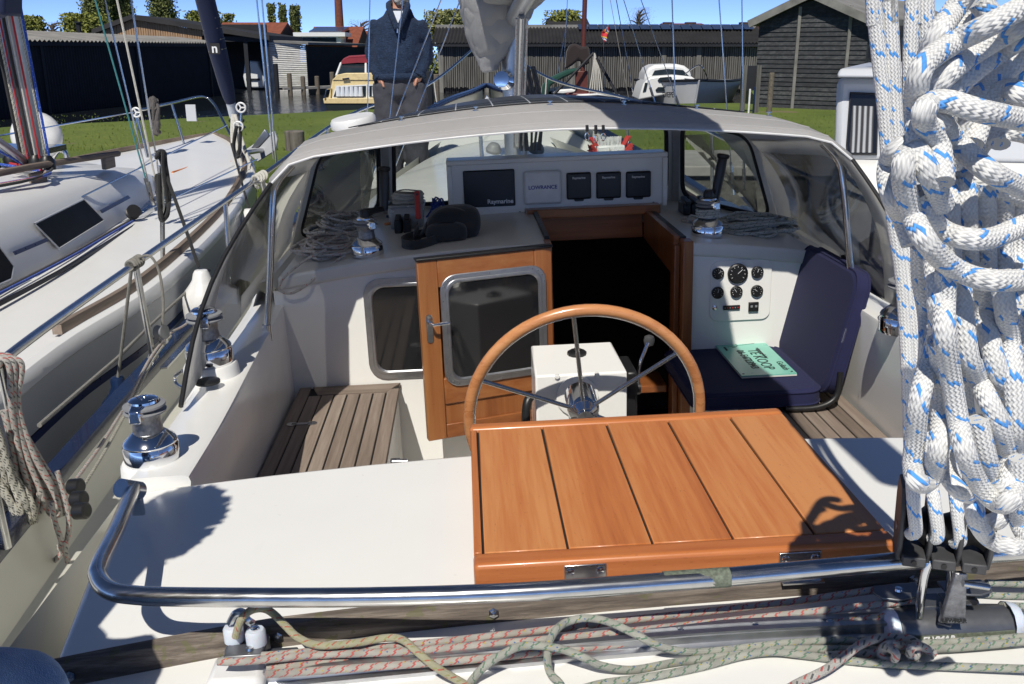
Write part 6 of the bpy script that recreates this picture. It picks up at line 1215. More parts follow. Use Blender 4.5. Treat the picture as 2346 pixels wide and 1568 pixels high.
# mast and running rigging
mbse = pw(76, 388, z=1.62); mtop = pw(14, 0, y=mbse.y - .1); md = (mtop - mbse); MB().tube([mbse, mbse + md * 5], .078, 18).build('mast', 'aluminium', ny, True)
for i, (du, mt, r) in enumerate(((-32, 'rope_blackfleck', .010), (-24, 'rope_scarlet', .006), (-14, 'rope_black', .010), (-4, 'rope_white', .006), (6, 'rope_scarlet', .007), (22, 'rope_blackfleck', .007), (30, 'rope_blue', .009), (-40, 'rope_black', .012))):
    a = pw(76 + du * .9 + 14, 385, y=mbse.y - .14); b = pw(14 + du, 0, y=mbse.y - .22); MB().tube([a, a + (b - a) * 3], r, 6).build('halyard', mt, ny, True)
kq = pw(0, 330, y=mbse.y - .25); MB().tube([pw(60, 372, y=mbse.y - .12), pw(-40, 300, y=mbse.y - .5)], .03, 10).build('kicker', 'aluminium', ny, True)
for dv in (-14, 20): MB().tube([pw(60, 375 + dv * .3, y=mbse.y - .12), pw(-40, 305 + dv, y=mbse.y - .5)], .008, 6).build('kicker_line', 'rope_blue', ny, True)
for i in range(6): p = mbse + V((RN.uniform(-.25, .2), RN.uniform(-.2, .1), .02)); MB().lathe([(.05, 0), (.05, .06), (.03, .09)], 12, p).build('deck_block', 'black_plastic', ny, True, ang=40)
for i in range(4): MB().tube(cat([mbse + V((-.2 + .1 * i, -.1, .05)), mbse + V((.1 + .05 * i, -.25, .03)), mbse + V((.32, -.5 - .1 * i, .02)), mbse + V((.1, -1.6, .03))], 5), .009, 6).build('led_line', ('rope_blue', 'rope_scarlet', 'rope_blackfleck', 'rope_black')[i], ny, True)
MB().prism([pw(u, v, y=mbse.y - .3) for u, v in ((-60, 40), (14, 42), (34, 30), (56, 44), (56, -70), (-60, -70))], (0, -.25, 0)).build('mainsail_cover', 'navy_sail', ny, bevel=.05)
rp = [pw(u, v, y=8.3) for u, v in ((120, 388), (122, 362), (135, 345), (150, 352), (156, 388))]; MB().tube(cat(rp, 5), .022, 8).build('mast_grab_rail', 'stainless', ny, True)
# pulpit, stanchions, lifelines
pul = [pw(u, v, y=yy) for u, v, yy in ((345, 400, 10.0), (337, 350, 10.0), (312, 262, 10.0), (335, 250, 10.2), (400, 235, 10.9), (462, 222, 11.6), (488, 236, 11.6), (510, 275, 11.3), (545, 345, 10.6), (560, 385, 10.2))]
MB().tube(cat(pul, 7), .0145, 10).build('pulpit', 'stainless', ny, True)
for a, b in (((312, 256, 9.9), (345, 392, 9.9)), ((393, 238, 10.9), (430, 358, 10.9)), ((553, 260, 9.6), (549, 400, 9.6))): MB().tube([pw(a[0], a[1], y=a[2]), pw(b[0], b[1], y=b[2])], .014, 10).build('stanchion', 'stainless', ny, True)
for a, b in (((-40, 318, 6), (310, 257, 10)), ((150, 470, 6), (520, 287, 9.7)), ((340, 480, 6.8), (590, 365, 9.6))): MB().tube([pw(a[0], a[1], y=a[2]), pw(b[0], b[1], y=b[2])], .006, 6).build('lifeline', 'stainless', ny, True)
for u, v, yy in ((312, 258, 9.85), (552, 247, 9.5), (546, 290, 9.5)):
    c = pw(u, v, y=yy); MB().tube([c + V((cos(a) * .045, 0, sin(a) * .045)) for a in [2 * pi * i / 20 for i in range(20)]], .009, 8, True).build('roller_ring', 'white_plastic', ny, True)
    for k_ in range(3): a = k_ * 2.1; MB().tube([c, c + V((cos(a) * .042, 0, sin(a) * .042))], .008, 6).build('roller_spoke', 'white_plastic', ny)
p = pw(432, 257, y=10.8); MB().box((p.x - .03, p.y, p.z - .1), (p.x + .08, p.y + .02, p.z + .08)).build('anchor_plate', 'gelcoat_silver', ny)
# stanchion at the shrouds and shroud wires
st_b = pw(378, 600, z=1.16); MB().tube([pw(373, 600, y=5.6), pw(372, 470, y=5.6), pw(366, 380, y=5.6)], .014, 10).build('stanchion', 'stainless', ny, True)
for (u0, v0, u1, v1, mt, r) in ((352, 470, 240, 0, 'stainless', .006), (348, 460, 218, 0, 'rope_teal', .006), (365, 455, 268, 0, 'rope_white', .008), (372, 450, 300, 0, 'stainless', .007)):
    a, b = pw(u0, v0, y=6.6), pw(u1, v1, y=6.5); MB().tube([a, a + (b - a) * 4], r, 6).build('shroud', mt, ny, True); MB().tube([a, a + (b - a) * .12], r * 2.6, 8).build('turnbuckle', 'chrome' if mt != 'rope_teal' else 'alu_anodised', ny, True)
for (u0, v0, u1, v1) in ((627, 365, 588, 0), (633, 372, 600, 0)): a, b = pw(u0, v0, y=9), pw(u1, v1, y=9); MB().tube([a, a + (b - a) * 3], .009, 6).build('backstay', 'stainless', ny, True)
# furled headsail with its navy cover
fa, fb = pw(528, 234, y=10.9), pw(470, 0, y=10.3); fdv = fb - fa
fs = MB().tube([fa + fdv * t for t in (0, .06, .2, .5, .8, 1.2, 2, 4)], lambda q: .055 + .045 * min(1, q * 2.2), 14).build('furled_sail', 'navy_sail', ny, True)
MB().tube([fa - fdv * .16, fa - fdv * .06, fa + fdv * .01], .052, 12).build('sail_tack', 'white_cotton', fs, True)
for k_ in (.55, .75): MB().tube([fa + fdv * (k_ + .012 * t) + V((cos(t * .8) * .102, sin(t * .8) * .102, 0)) for t in range(-6, 14)], .006, 5).build('sail_lashing', 'rope_grey', fs, True)
lp = pw(492, 112, y=10.42); tl_ = MB().box((lp.x - .055, lp.y - .006, lp.z - .055), (lp.x + .055, lp.y, lp.z + .055)).build('maker_badge', 'black_matte', fs); text('n', (lp.x, lp.y - .0075, lp.z), (1, 0, 0), (0, 0, 1), .13, 'lettering_white', tl_, bold=True)
MB().lathe([(.05, 0), (.09, .01), (.09, .03), (.06, .06), (.09, .09), (.09, .11), (.05, .12)], 18, fa - fdv * .30).build('furling_drum', 'black_plastic', ny, True, ang=40)
for du, mt in ((0, 'rope_white'), (14, 'rope_white'), (-8, 'rope_white')): MB().tube(cat([pw(535 + du * .3, 265, y=10.2), pw(540 + du, 320, y=9.8), pw(560 + du * 1.6, 400, y=9.2), pw(590 + du * 2, 430, y=8.6)], 5), .017, 8).build('tack_rope', mt, ny, True)
MB().prism([pw(u, v, y=11.9) for u, v in ((560, 345), (600, 318), (628, 300), (636, 318), (632, 345), (590, 372))], (.0, .05, 0)).build('anchor_fluke', 'gelcoat_silver', ny, bevel=.01); MB().prism([pw(u, v, y=11.6) for u, v in ((575, 340), (606, 296), (618, 312), (592, 340))], (.0, .05, 0)).build('anchor_fluke', 'aluminium', ny, bevel=.01)
MB().tube([pw(552, 352, y=11.2), pw(600, 345, y=11.9)], .03, 8).build('anchor_shank', 'aluminium', ny, True); MB().tube([pw(545, 255, y=11), pw(548, 355, y=11)], .04, 10).build('bow_post', 'alu_anodised', ny, True)
# small things hanging on it
def hang(name, label, pts, y, mat, n, r, sp=8, seed=1):
    R7 = random.Random(seed); t = wb(name, label, 'rope', pw(pts[0][0], pts[0][1], y=y))
    for i in range(n): MB().tube(cat([pw(u + R7.uniform(-sp, sp), v + R7.uniform(-4, 4), y=y + R7.uniform(-.05, .05)) for u, v in pts], 5), r, 7).build('strand', mat, t, True)
hang('navy_rope_hank', 'dark hank of rope hung over the neighbour yacht pulpit', ((350, 248), (352, 228), (358, 250), (360, 290), (358, 306), (352, 280)), 10.0, 'rope_dark', 9, .02, 9, 2); hang('black_rope_hank', 'black rope hank hanging on the neighbour yacht stanchion', ((360, 360), (372, 345), (378, 380), (384, 440), (382, 490), (372, 502), (364, 470), (362, 400)), 5.5, 'rope_black', 4, .012, 4, 3); hang('thin_black_hank', 'thin black rope loop hanging beside the furled sail', ((542, 292), (536, 330), (538, 355), (546, 358), (550, 330), (548, 290)), 9.5, 'rope_black', 2, .013, 2, 4)
t = wb('fender_line', 'black line running from the neighbour yacht down to its white fender', 'rope', pw(455, 610, y=5.4)); MB().tube(cat([pw(360, 345, y=5.5), pw(380, 400, y=5.5), pw(420, 510, y=5.4), pw(455, 612, y=5.3)], 6), .011, 8).build('strand', 'rope_black', t, True)
t = wb('white_fender', 'white fender hanging at the neighbour yacht side behind the second winch', 'fender', pw(460, 618, y=5.3)); fp = pw(460, 618, y=5.3); MB().lathe([(0, 0), (.035, -.004), (.045, -.02), (.055, -.06), (.075, -.09), (.115, -.14), (.12, -.2), (.12, -.5), (.08, -.6), (0, -.62)], 24, fp).build('body', 'white_plastic', t, True)
t = wb('small_white_fender', 'small white fender further forward beside the sprayhood', 'fender', pw(570, 480, y=7.6)); fp = pw(570, 478, y=7.6); MB().lathe([(0, 0), (.035, -.004), (.045, -.03), (.075, -.09), (.115, -.15), (.12, -.2), (.12, -.5), (0, -.62)], 20, fp).build('body', 'white_plastic', t, True); MB().tube([fp, pw(530, 330, y=8.4)], .01, 6).build('lanyard', 'rope_black', t, True)
t = wb('round_white_buoy', 'white round buoy behind the neighbour yacht mast', 'buoy', pw(82, 315, y=8.2)); MB().lathe([(0, -.11), (.13, -.1), (.19, -.05), (.205, 0), (.19, .05), (.13, .1), (0, .11)], 28, pw(84, 312, y=8.2), (.35, -1, .1)).build('shell', 'white_plastic', t, True)
t = wb('orange_hose', 'thin orange line lying along the neighbour yacht deck edge', 'hose', pw(420, 388, z=1.3)); MB().tube(cat([pw(u, v, z=1.29) for u, v in ((395, 396), (430, 385), (460, 372), (490, 366), (530, 372))], 5), .012, 6).build('strand', 'red_bristle', t, True).data.materials[0] = plain('orange_cord', (.6, .17, .03), .7)
# =====================================================================
# GREY CRUISER ON THE RIGHT
# =====================================================================
cr = wb('motor_cruiser', 'silver grey motor cruiser with curtained windows moored on the right', 'motorboat', V((3.2, 6.5, 0)))
cy_ = 6.6; c1 = lambda u, v, y=6.6: pw(u, v, y=y)
ft, fb_ = c1(1930, 178), c1(1908, 372)
MB().hexa([V((fb_.x, cy_, fb_.z)), V((4.2, cy_ - .4, fb_.z)), V((5, 9.6, fb_.z)), V((fb_.x + 1.25, 9.6, fb_.z)), V((ft.x, cy_ + .12, ft.z)), V((4.1, cy_ - .25, ft.z)), V((5, 9.4, ft.z)), V((ft.x + 1.25, 9.4, ft.z))]).build('cabin', 'gelcoat_silver', cr, bevel=.05)
MB().hexa([V((ft.x - .06, cy_ - .05, ft.z + .002)), V((4.3, cy_ - .5, ft.z + .002)), V((5, 9.6, ft.z)), V((ft.x + 1.2, 9.6, ft.z)), V((ft.x - .03, cy_ - .02, ft.z + .06)), V((4.3, cy_ - .4, ft.z + .09)), V((5, 9.5, ft.z + .09)), V((ft.x + 1.2, 9.5, ft.z + .06))]).build('cabin_roof', 'gelcoat_silver', cr, bevel=.02)
stc = NG('curtain'); wv_ = stc.n('TexWave'); wv_.inputs['Scale'].default_value = 9; wv_.inputs['Distortion'].default_value = 1.5; stc.L(stc.mp((1, 1, .08)), wv_.inputs['Vector']); stc.set(stc.ramp(wv_.outputs[0], [(.2, (.03, .03, .035)), (.55, (.16, .17, .18)), (.9, (.38, .39, .41))]), .9)
def cwin(cs, cur=True):
    b0_, e1_, e2_ = V((fb_.x, cy_, fb_.z)), V((4.2 - fb_.x, -.4, 0)), V((ft.x - fb_.x, .12, ft.z - fb_.z)); n_ = e1_.cross(e2_).normalized(); n_ = n_ if n_.y < 0 else -n_
    P = [CAM + ray(u, v) * ((b0_ - CAM).dot(n_) / ray(u, v).dot(n_)) for u, v in cs]; ce = sum(P, V()) / len(P)
    o = MB().prism([ce + (p - ce) * 1.08 + n_ * .004 for p in P], n_ * .012).build('window_frame', 'rubber', cr, bevel=.004)
    MB().prism([p + n_ * .0165 for p in P], n_ * .003).build('pane', 'glass_dark', o)
    if cur: q = [ce + (p - ce) * V((.8, .8, .8)).x + n_ * .0197 for p in P]; q = [p - e2_.normalized() * .03 for p in q]; MB().prism(q, n_ * .001).build('curtain', 'curtain', o)
cwin(((1948, 218), (2010, 220), (2006, 352), (1942, 352), (1940, 330))); cwin(((2028, 222), (2130, 225), (2130, 360), (2020, 356)))
hull_ = []
for y, x, z in ((3.4, 1.55, 1.42), (4.6, 1.78, 1.40), (6.0, 2.06, 1.40), (8, 2.75, 1.40), (10, 3.5, 1.42), (11.4, 4.3, 1.45)): hull_.append([V((x, y, z)), V((x - .02, y, z - .14)), V((x + .02, y, z - .5)), V((x + .12, y, .1)), V((x + .3, y, -.3))])
hl_ = MB().grid(hull_).build('hull', 'gelcoat_silver', cr, True); MB().grid([[V((r[0].x - .005, r[0].y, r[0].z)), V((r[0].x + 3, r[0].y, r[0].z + .04))] for r in hull_]).build('side_deck', 'gelcoat_clean', cr, True)
MB().tube(cat([r[0] + V((-.02, 0, -.03)) for r in hull_], 5), .03, 8).build('rubbing_strake', 'gelcoat', cr, True); MB().tube(cat([r[0] + V((0, 0, .30)) for r in hull_], 5), .013, 8).build('hand_rail', 'stainless', cr, True)
for r in hull_: MB().tube([r[0], r[0] + V((0, 0, .3))], .012, 8).build('rail_post', 'stainless', cr, True)
MB().grid([[V((fb_.x - .12, cy_ - .6, fb_.z - .32)), V((fb_.x, cy_ - .3, fb_.z - .02)), V((fb_.x + .04, cy_, fb_.z + .02))], [V((4.2, cy_ - 1, fb_.z - .32)), V((4.2, cy_ - .7, fb_.z - .02)), V((4.2, cy_ - .4, fb_.z + .02))]]).build('cabin_front', 'gelcoat', cr, True)
np_ = c1(2014, 470, 4.4); xh = np_.x
text('a', (pw(2014, 470, x=1.72).x, pw(2014, 470, x=1.72).y, pw(2014, 470, x=1.72).z), (.12, 1, 0), (0, 0, 1), .2, 'lettering_black', cr, shear=.2)
MB().lathe([(.07, 0), (.07, .03), (.05, .06), (.045, .12), (.07, .14)], 20, V((2.6, 5.4, 1.44))).build('winch', 'chrome', cr, True, ang=40)
mb2 = c1(2060, 120); MB().box((c1(2035, 130).x, cy_ + .3, ft.z + .1), (c1(2110, 130).x, cy_ + .4, ft.z + .26)).build('radar_bar', 'tar_black', cr, bevel=.02); MB().tube([c1(2045, 172), c1(2062, 60)], .02, 8).build('mast_stub', 'tar_black', cr, True)
for du in (0, 8): MB().tube([c1(2020 + du, 310, 10), c1(2095 + du, 0, 10)], .008, 5).build('stay', 'rope_white', cr, True)
# =====================================================================
# BOATS IN THE BASIN
# =====================================================================
plain('hull_yellow', (.70, .56, .29), .35); plain('hull_dark', (.012, .018, .014), .4); plain('maroon', (.10, .018, .018), .5); plain('mast_brown', (.10, .025, .018), .5)
def slab(par, name, mat, cs, y, d, bevel=.02): return MB().prism([pw(u, v, y=y) for u, v in cs], (0, d, 0)).build(name, mat, par, bevel=bevel)
yb_ = wb('yellow_cabin_boat', 'cream yellow cabin boat with maroon canopy moored left of the man', 'motorboat', pw(800, 252, z=0))
Y = pw(800, 250, z=0).y
slab(yb_, 'hull', 'hull_dark', ((742, 236), (930, 236), (930, 256), (752, 256)), Y, 6); slab(yb_, 'hull_band', 'hull_yellow', ((740, 226), (935, 224), (935, 238), (742, 238)), Y - .05, 6.1)
slab(yb_, 'cabin', 'hull_yellow', ((752, 226), (762, 182), (772, 176), (920, 174), (930, 226)), Y + .3, 4); slab(yb_, 'cabin_roof', 'hull_yellow', ((762, 184), (772, 172), (790, 168), (900, 167), (918, 184)), Y + .25, 4.1)
for a in (((764, 222), (772, 200), (838, 197), (838, 222)), ((846, 222), (846, 197), (915, 196), (922, 222))):
    w1 = slab(yb_, 'window_frame', 'gelcoat_far', [(u + (-3 if u < sum(q[0] for q in a) / 4 else 3), v + (-3 if v < 210 else 3)) for u, v in a], Y + .27, .02, 0); slab(yb_, 'pane', 'glass_blue', a, Y + .24, .02, 0)
    for i in range(6): u = a[0][0] + 6 + (a[3][0] - a[0][0] - 12) * (i + .5) / 6; MB().lathe([(.10, 0), (.08, (pw(u, 199, y=Y).z - pw(u, 221, y=Y).z))], 8, pw(u, 221, y=Y + .16)).build('curtain', 'white_cotton', yb_, True)
ws1 = MB().hexa([pw(772, 173, y=Y + .6), pw(905, 171, y=Y + .6), pw(905, 171, y=Y + .75), pw(772, 173, y=Y + .75), pw(782, 146, y=Y + 1.3), pw(890, 144, y=Y + 1.3), pw(890, 144, y=Y + 1.4), pw(782, 146, y=Y + 1.4)]).build('windscreen', 'glass_blue', yb_)
for u0, u1 in ((770, 781), (838, 838), (905, 892)): MB().tube([pw(u0, 174, y=Y + .55), pw(u1, 145, y=Y + 1.25)], .05, 6).build('windscreen_post', 'gelcoat_far', yb_)
MB().grid([[pw(u, v + dv, y=Y + dy_) for u, v in ((781, 147), (788, 138), (800, 132), (850, 129), (880, 133), (895, 147))] for dy_, dv in ((1.2, 0), (2.5, -3), (4.5, 0))]).build('canopy', 'red_cloth', yb_, True, solid=.04); MB().grid([[pw(u, v, y=Y + 1.2) for u, v in ((781, 147), (820, 144), (895, 145))], [pw(u, v, y=Y + 1.22) for u, v in ((792, 134), (820, 131), (880, 132))]]).build('canopy_front', 'red_cloth', yb_, solid=.03)
MB().tube([pw(744, 226, y=Y - .1), pw(748, 205, y=Y - .1), pw(760, 204, y=Y + .3)], .03, 6).build('rail', 'stainless', yb_, True); MB().tube([pw(785, 182, y=Y + .2), pw(800, 180, y=Y + .2)], .04, 6).build('roof_rail', 'stainless', yb_, True)
# white boat lettered DIEPER
dp = wb('white_motor_yacht', 'white motor yacht lettered DIEPER with rounded canopy across the basin', 'motorboat', pw(1590, 245, z=0)); Yd = 42.0
bow, boB = pw(1602, 184, y=Yd), pw(1592, 243, y=Yd + .4); pa, sa = pw(1452, 236, y=Yd + 5.5), pw(1648, 228, y=Yd + 6.5)
def sheer(a, b, t, bulge): p = a.lerp(b, t); return p + V((bulge * sin(pi * t), 0, -.05 * sin(pi * t)))
sd = [[sheer(bow, V((pa.x, pa.y, 1.0)), t / 8, -.35) for t in range(9)], [sheer(boB, V((pa.x + .5, pa.y, -.1)), t / 8, -.3) for t in range(9)]]; se = [[sheer(bow, V((sa.x + 1.1, sa.y, 1.0)), t / 8, .3) for t in range(9)], [sheer(boB, V((sa.x + .6, sa.y, -.1)), t / 8, .25) for t in range(9)]]
MB().grid(sd).build('hull_side', 'gelcoat_far', dp, True); MB().grid(se).build('hull_side', 'gelcoat_far', dp, True); MB().tube(sd[0], .06, 6).build('rubbing_strake', 'tar_black', dp, True); MB().tube(se[0], .06, 6).build('rubbing_strake', 'tar_black', dp, True); MB().tube([bow, boB], .05, 6).build('stem', 'gelcoat_silver', dp)
MB().grid([[p for p in sd[0]], [p for p in se[0]]]).build('deck', 'gelcoat_far', dp)
n2 = sd[0][2] - sd[0][0]; exd = (sd[0][0] - sd[0][4]).normalized(); eyd = (sd[0][3] - sd[1][3]).normalized(); nn = exd.cross(eyd).normalized(); nn = nn if nn.y < 0 else -nn
tp_ = sd[0][2].lerp(sd[1][2], .40) + nn * .05; tq = pw(1533, 218, y=tp_.y); text('DIEPER', tq + V((0, -.1, 0)), V((exd.x, exd.y, exd.z)), eyd, .33, 'lettering_black', dp, bold=True)
cab = [[pw(u, v, y=y) for u, v in ((1468, 226), (1476, 196), (1486, 178), (1560, 174), (1600, 188), (1610, 200))] for y in (Yd + 3.4, Yd + 5.4)]
MB().prism([pw(u, v, y=Yd + 2.4) for u, v in ((1462, 230), (1474, 192), (1490, 176), (1545, 172), (1585, 176), (1605, 190), (1600, 205))], (0, 2.6, 0)).build('cabin', 'gelcoat_far', dp, bevel=.08)
MB().prism([pw(u, v, y=Yd + 3.2) for u, v in ((1474, 196), (1478, 170), (1486, 156), (1500, 149), (1550, 147), (1568, 151), (1580, 160), (1586, 178))], (0, 2.2, 0)).build('canopy', 'gelcoat_far', dp, bevel=.12); MB().prism([pw(u, v, y=Yd + 3.16) for u, v in ((1492, 177), (1500, 162), (1530, 158), (1565, 161), (1580, 176), (1540, 172))], (0, .04, 0)).build('windscreen', 'glass_blue', dp)
for cs in (((1507, 184), (1512, 178), (1538, 176), (1540, 182), (1534, 186), (1510, 188)), ((1502, 206), (1508, 200), (1530, 200), (1530, 207), (1524, 210), (1504, 210)), ((1568, 180), (1585, 182), (1600, 190), (1575, 188)), ((1473, 210), (1478, 190), (1484, 190), (1480, 208))): slab(dp, 'window', 'glass_blue', cs, Yd + 2.34, .05, 0)
MB().tube(cat([pw(1450, 232, y=Yd + 5), pw(1456, 205, y=Yd + 5), pw(1475, 200, y=Yd + 5)], 4), .03, 6).build('stern_rail', 'stainless', dp, True); MB().tube(cat([pw(1570, 170, y=Yd + 1), pw(1600, 150, y=Yd), pw(1615, 165, y=Yd), pw(1625, 200, y=Yd + 1.5)], 5), .03, 6).build('pulpit', 'stainless', dp, True)
# dark sailing barge with brown mast
bt2 = wb('sailing_barge', 'dark traditional sailing barge with brown mast and green cover', 'sailboat', pw(1320, 232, z=0)); Yb = 40.0
MB().prism([pw(u, v, y=Yb) for u, v in ((1245, 236), (1252, 212), (1290, 204), (1340, 206), (1400, 212), (1428, 222), (1430, 240))], (0, 3, 0)).build('hull', 'hull_dark', bt2, bevel=.1); MB().prism([pw(u, v, y=Yb - .1) for u, v in ((1262, 214), (1270, 206), (1310, 204), (1330, 210), (1290, 216))], (0, .5, 0)).build('foredeck', 'gelcoat_far', bt2, bevel=.05)
MB().grid([[pw(u, v, y=Yb - .6) for u, v in ((1300, 230), (1325, 220), (1370, 217), (1415, 222), (1430, 232))], [pw(u, v, y=Yb + 1) for u, v in ((1300, 226), (1325, 214), (1370, 211), (1415, 216), (1430, 228))]]).build('deck_band', 'gelcoat_far', bt2, True, solid=.08)
MB().tube([pw(1333, 228, y=Yb), pw(1340, 0, y=Yb), pw(1343, -120, y=Yb)], .10, 10).build('mast', 'mast_brown', bt2, True); MB().box((pw(1322, 0, y=Yb).x, Yb - .2, pw(0, 222, y=Yb).z), (pw(1350, 0, y=Yb).x, Yb + .2, pw(0, 163, y=Yb).z)).build('mast_case', 'mast_brown', bt2, bevel=.03); MB().box((pw(1300, 0, y=Yb).x, Yb - .3, pw(0, 228, y=Yb).z), (pw(1372, 0, y=Yb).x, Yb + .2, pw(0, 212, y=Yb).z)).build('windlass', 'maroon', bt2, bevel=.05)
MB().prism([pw(u, v, y=Yb - .3) for u, v in ((1295, 160), (1298, 120), (1305, 103), (1318, 99), (1332, 108), (1350, 106), (1352, 140), (1345, 152), (1325, 138), (1312, 150))], (0, .5, 0)).build('furled_sail', 'brown_cloth', bt2, bevel=.1)
MB().prism([pw(u, v, y=Yb - .4) for u, v in ((1240, 222), (1242, 196), (1262, 178), (1300, 160), (1325, 156), (1320, 166), (1290, 180), (1262, 196), (1256, 220))], (0, .8, 0)).build('boom_cover', 'green_cloth', bt2, bevel=.08)
for u in (1268, 1415): MB().tube([pw(u, 218, y=Yb - 1), pw(1360, 122, y=Yb - .4)], .06, 6).build('tabernacle_strut', 'tar_black', bt2)
for i in range(6): MB().tube(cat([pw(1362, 122, y=Yb - .5), pw(1358 + i * 3, 160, y=Yb - .5), pw(1350 + i * 6, 212, y=Yb - .6)], 4), .025, 5).build('rigging', 'rope_white', bt2)
for (u0, v0, u1, v1) in ((1290, 205, 1300, 0), (1385, 210, 1380, 0), (1270, 212, 1305, 20), (1450, 212, 1412, 0)): MB().tube([pw(u0, v0, y=Yb), pw(u1, v1, y=Yb)], .018, 5).build('shroud', 'stainless', bt2)
fg = NG('flag_cloth'); wq = fg.n('TexWave'); wq.bands_direction = 'DIAGONAL'; wq.inputs['Scale'].default_value = .8; wq.inputs['Distortion'].default_value = .3; fg.L(fg.tc(), wq.inputs[0]); fg.set(fg.ramp(wq.outputs[0], [(.0, (.5, .03, .04)), (.3, (.55, .40, .04)), (.55, (.05, .07, .3)), (.75, (.6, .6, .62)), (.92, (.45, .03, .05))]), .8); [setattr(n_.color_ramp, 'interpolation', 'CONSTANT') for n_ in fg.t.nodes if n_.type == 'VALTORGB']
t = wb('pennant', 'small multicoloured pennant flying above the basin', 'flag', pw(1390, 82, y=38)); MB().grid([[pw(1392 + .4 * i - dv * .5 + 4 * sin(i * 1.1 + dv * .1), 60 + 6 * i + dv * .4, y=38 + .1 * sin(i)) for dv in (0, 12, 24)][::1] for i in range(6)]).build('cloth', 'flag_cloth', t, True, solid=.01)
MB().tube([pw(1398, 0, y=38), pw(1420, 120, y=38), pw(1440, 225, y=38)], .012, 5).build('halyard', 'rope_grey', t)
# =====================================================================
# PEOPLE
# =====================================================================
def loft(sections, n=16):
    m = MB(); rows = []
    for (c, ex_, ey_) in sections: rows.append([V(c) + V(ex_) * cos(2 * pi * i / n) + V(ey_) * sin(2 * pi * i / n) for i in range(n)])
    for r in rows: r.append(r[0])
    m.grid(rows); m.add(rows[0][:-1], [tuple(range(n))[::-1]]); m.add(rows[-1][:-1], [tuple(range(n))]); return m
def limb(P, R_, n=12):
    P = cat(P, 4); Rr = []
    for i in range(len(R_) - 1):
        for k in range(4): Rr.append(R_[i] + (R_[i + 1] - R_[i]) * k / 4)
    Rr.append(R_[-1]); m = MB(); m.tube(P, lambda q: Rr[min(len(Rr) - 1, int(round(q * (len(Rr) - 1))))], n); return m
def merge(ms):
    m = MB()
    for k in ms: n = len(m.v); m.v += k.v; m.f += [tuple(i + n for i in f) for f in k.f]
    return m
def skin(ms, name, mat, par, vox=.014, folds=0, fs=.12):
    o = merge(ms).build(name, mat, par, True, ang=180); md = o.modifiers.new('r', 'REMESH'); md.mode = 'VOXEL'; md.voxel_size = vox; md.use_smooth_shade = True; sm = o.modifiers.new('s', 'SMOOTH'); sm.factor = .6; sm.iterations = 5
    if folds:
        tx = bpy.data.textures.get('folds%s' % fs) or bpy.data.textures.new('folds%s' % fs, 'CLOUDS'); tx.noise_scale = fs; tx.noise_depth = 2; d = o.modifiers.new('d', 'DISPLACE'); d.texture = tx; d.texture_coords = 'LOCAL'; d.strength = folds; d.mid_level = .5
    return o
X, Yv, Z = V((1, 0, 0)), V((0, 1, 0)), V((0, 0, 1))
MY = 7.7; mp_ = lambda u, v, y=MY: pb(u, v - 8, y=y); hip = mp_(915, 200); foot = capz(MY).z - .19
man = thing('person', 'bearded man in navy knitted half-zip sweater and grey trousers, hands in pockets', 'person', V((hip.x, MY, foot)))
nk, chin, sL, sR = mp_(912, 26), mp_(922, 8), mp_(862, 48), mp_(962, 42)
hd = mp_(916, -32); sc_ = .0
body = [loft([(mp_(913, 200), X * .145, Yv * .10), (mp_(913, 150), X * .14, Yv * .10), (mp_(912, 90), X * .145, Yv * .10), (mp_(912, 56), X * .12, Yv * .08), (mp_(912, 34), X * .075, Yv * .07), (mp_(913, 20), X * .058, Yv * .06), (mp_(917, 2), X * .055, Yv * .06)])]
hm = mp_(918, -30)
head = [loft([(hm + V((0, -.03, -.125)), X * .03, Yv * .03), (hm + V((0, -.015, -.10)), X * .058, Yv * .075), (hm + V((0, 0, -.05)), X * .072, Yv * .095), (hm + V((0, .005, .02)), X * .076, Yv * .10), (hm + V((0, .01, .075)), X * .068, Yv * .088), (hm + V((0, .01, .115)), X * .04, Yv * .05)]), loft([(hm + V((.0, -.115, -.035)), X * .018, Z * .012), (hm + V((0, -.09, -.01)), X * .012, Z * .03)], 8)]
for s in (-1, 1): head.append(loft([(hm + V((s * .072, .01, -.02)), Yv * .02, Z * .03), (hm + V((s * .088, .015, -.02)), Yv * .018, Z * .028)], 8))
legs = []
for s, u in ((-1, 888), (1, 938)):
    k = mp_(u, 200); legs.append(limb([V((hip.x + s * .085, MY, hip.z + .02)), V((hip.x + s * .10, MY - .01, hip.z - .38)), V((hip.x + s * .10, MY + .02, foot + .08))], [.10, .07, .05])); legs.append(limb([V((hip.x + s * .10, MY + .05, foot + .05)), V((hip.x + s * .11, MY - .06, foot + .045)), V((hip.x + s * .12, MY - .2, foot + .03))], [.045, .05, .035]))
armsk = []; AR = []
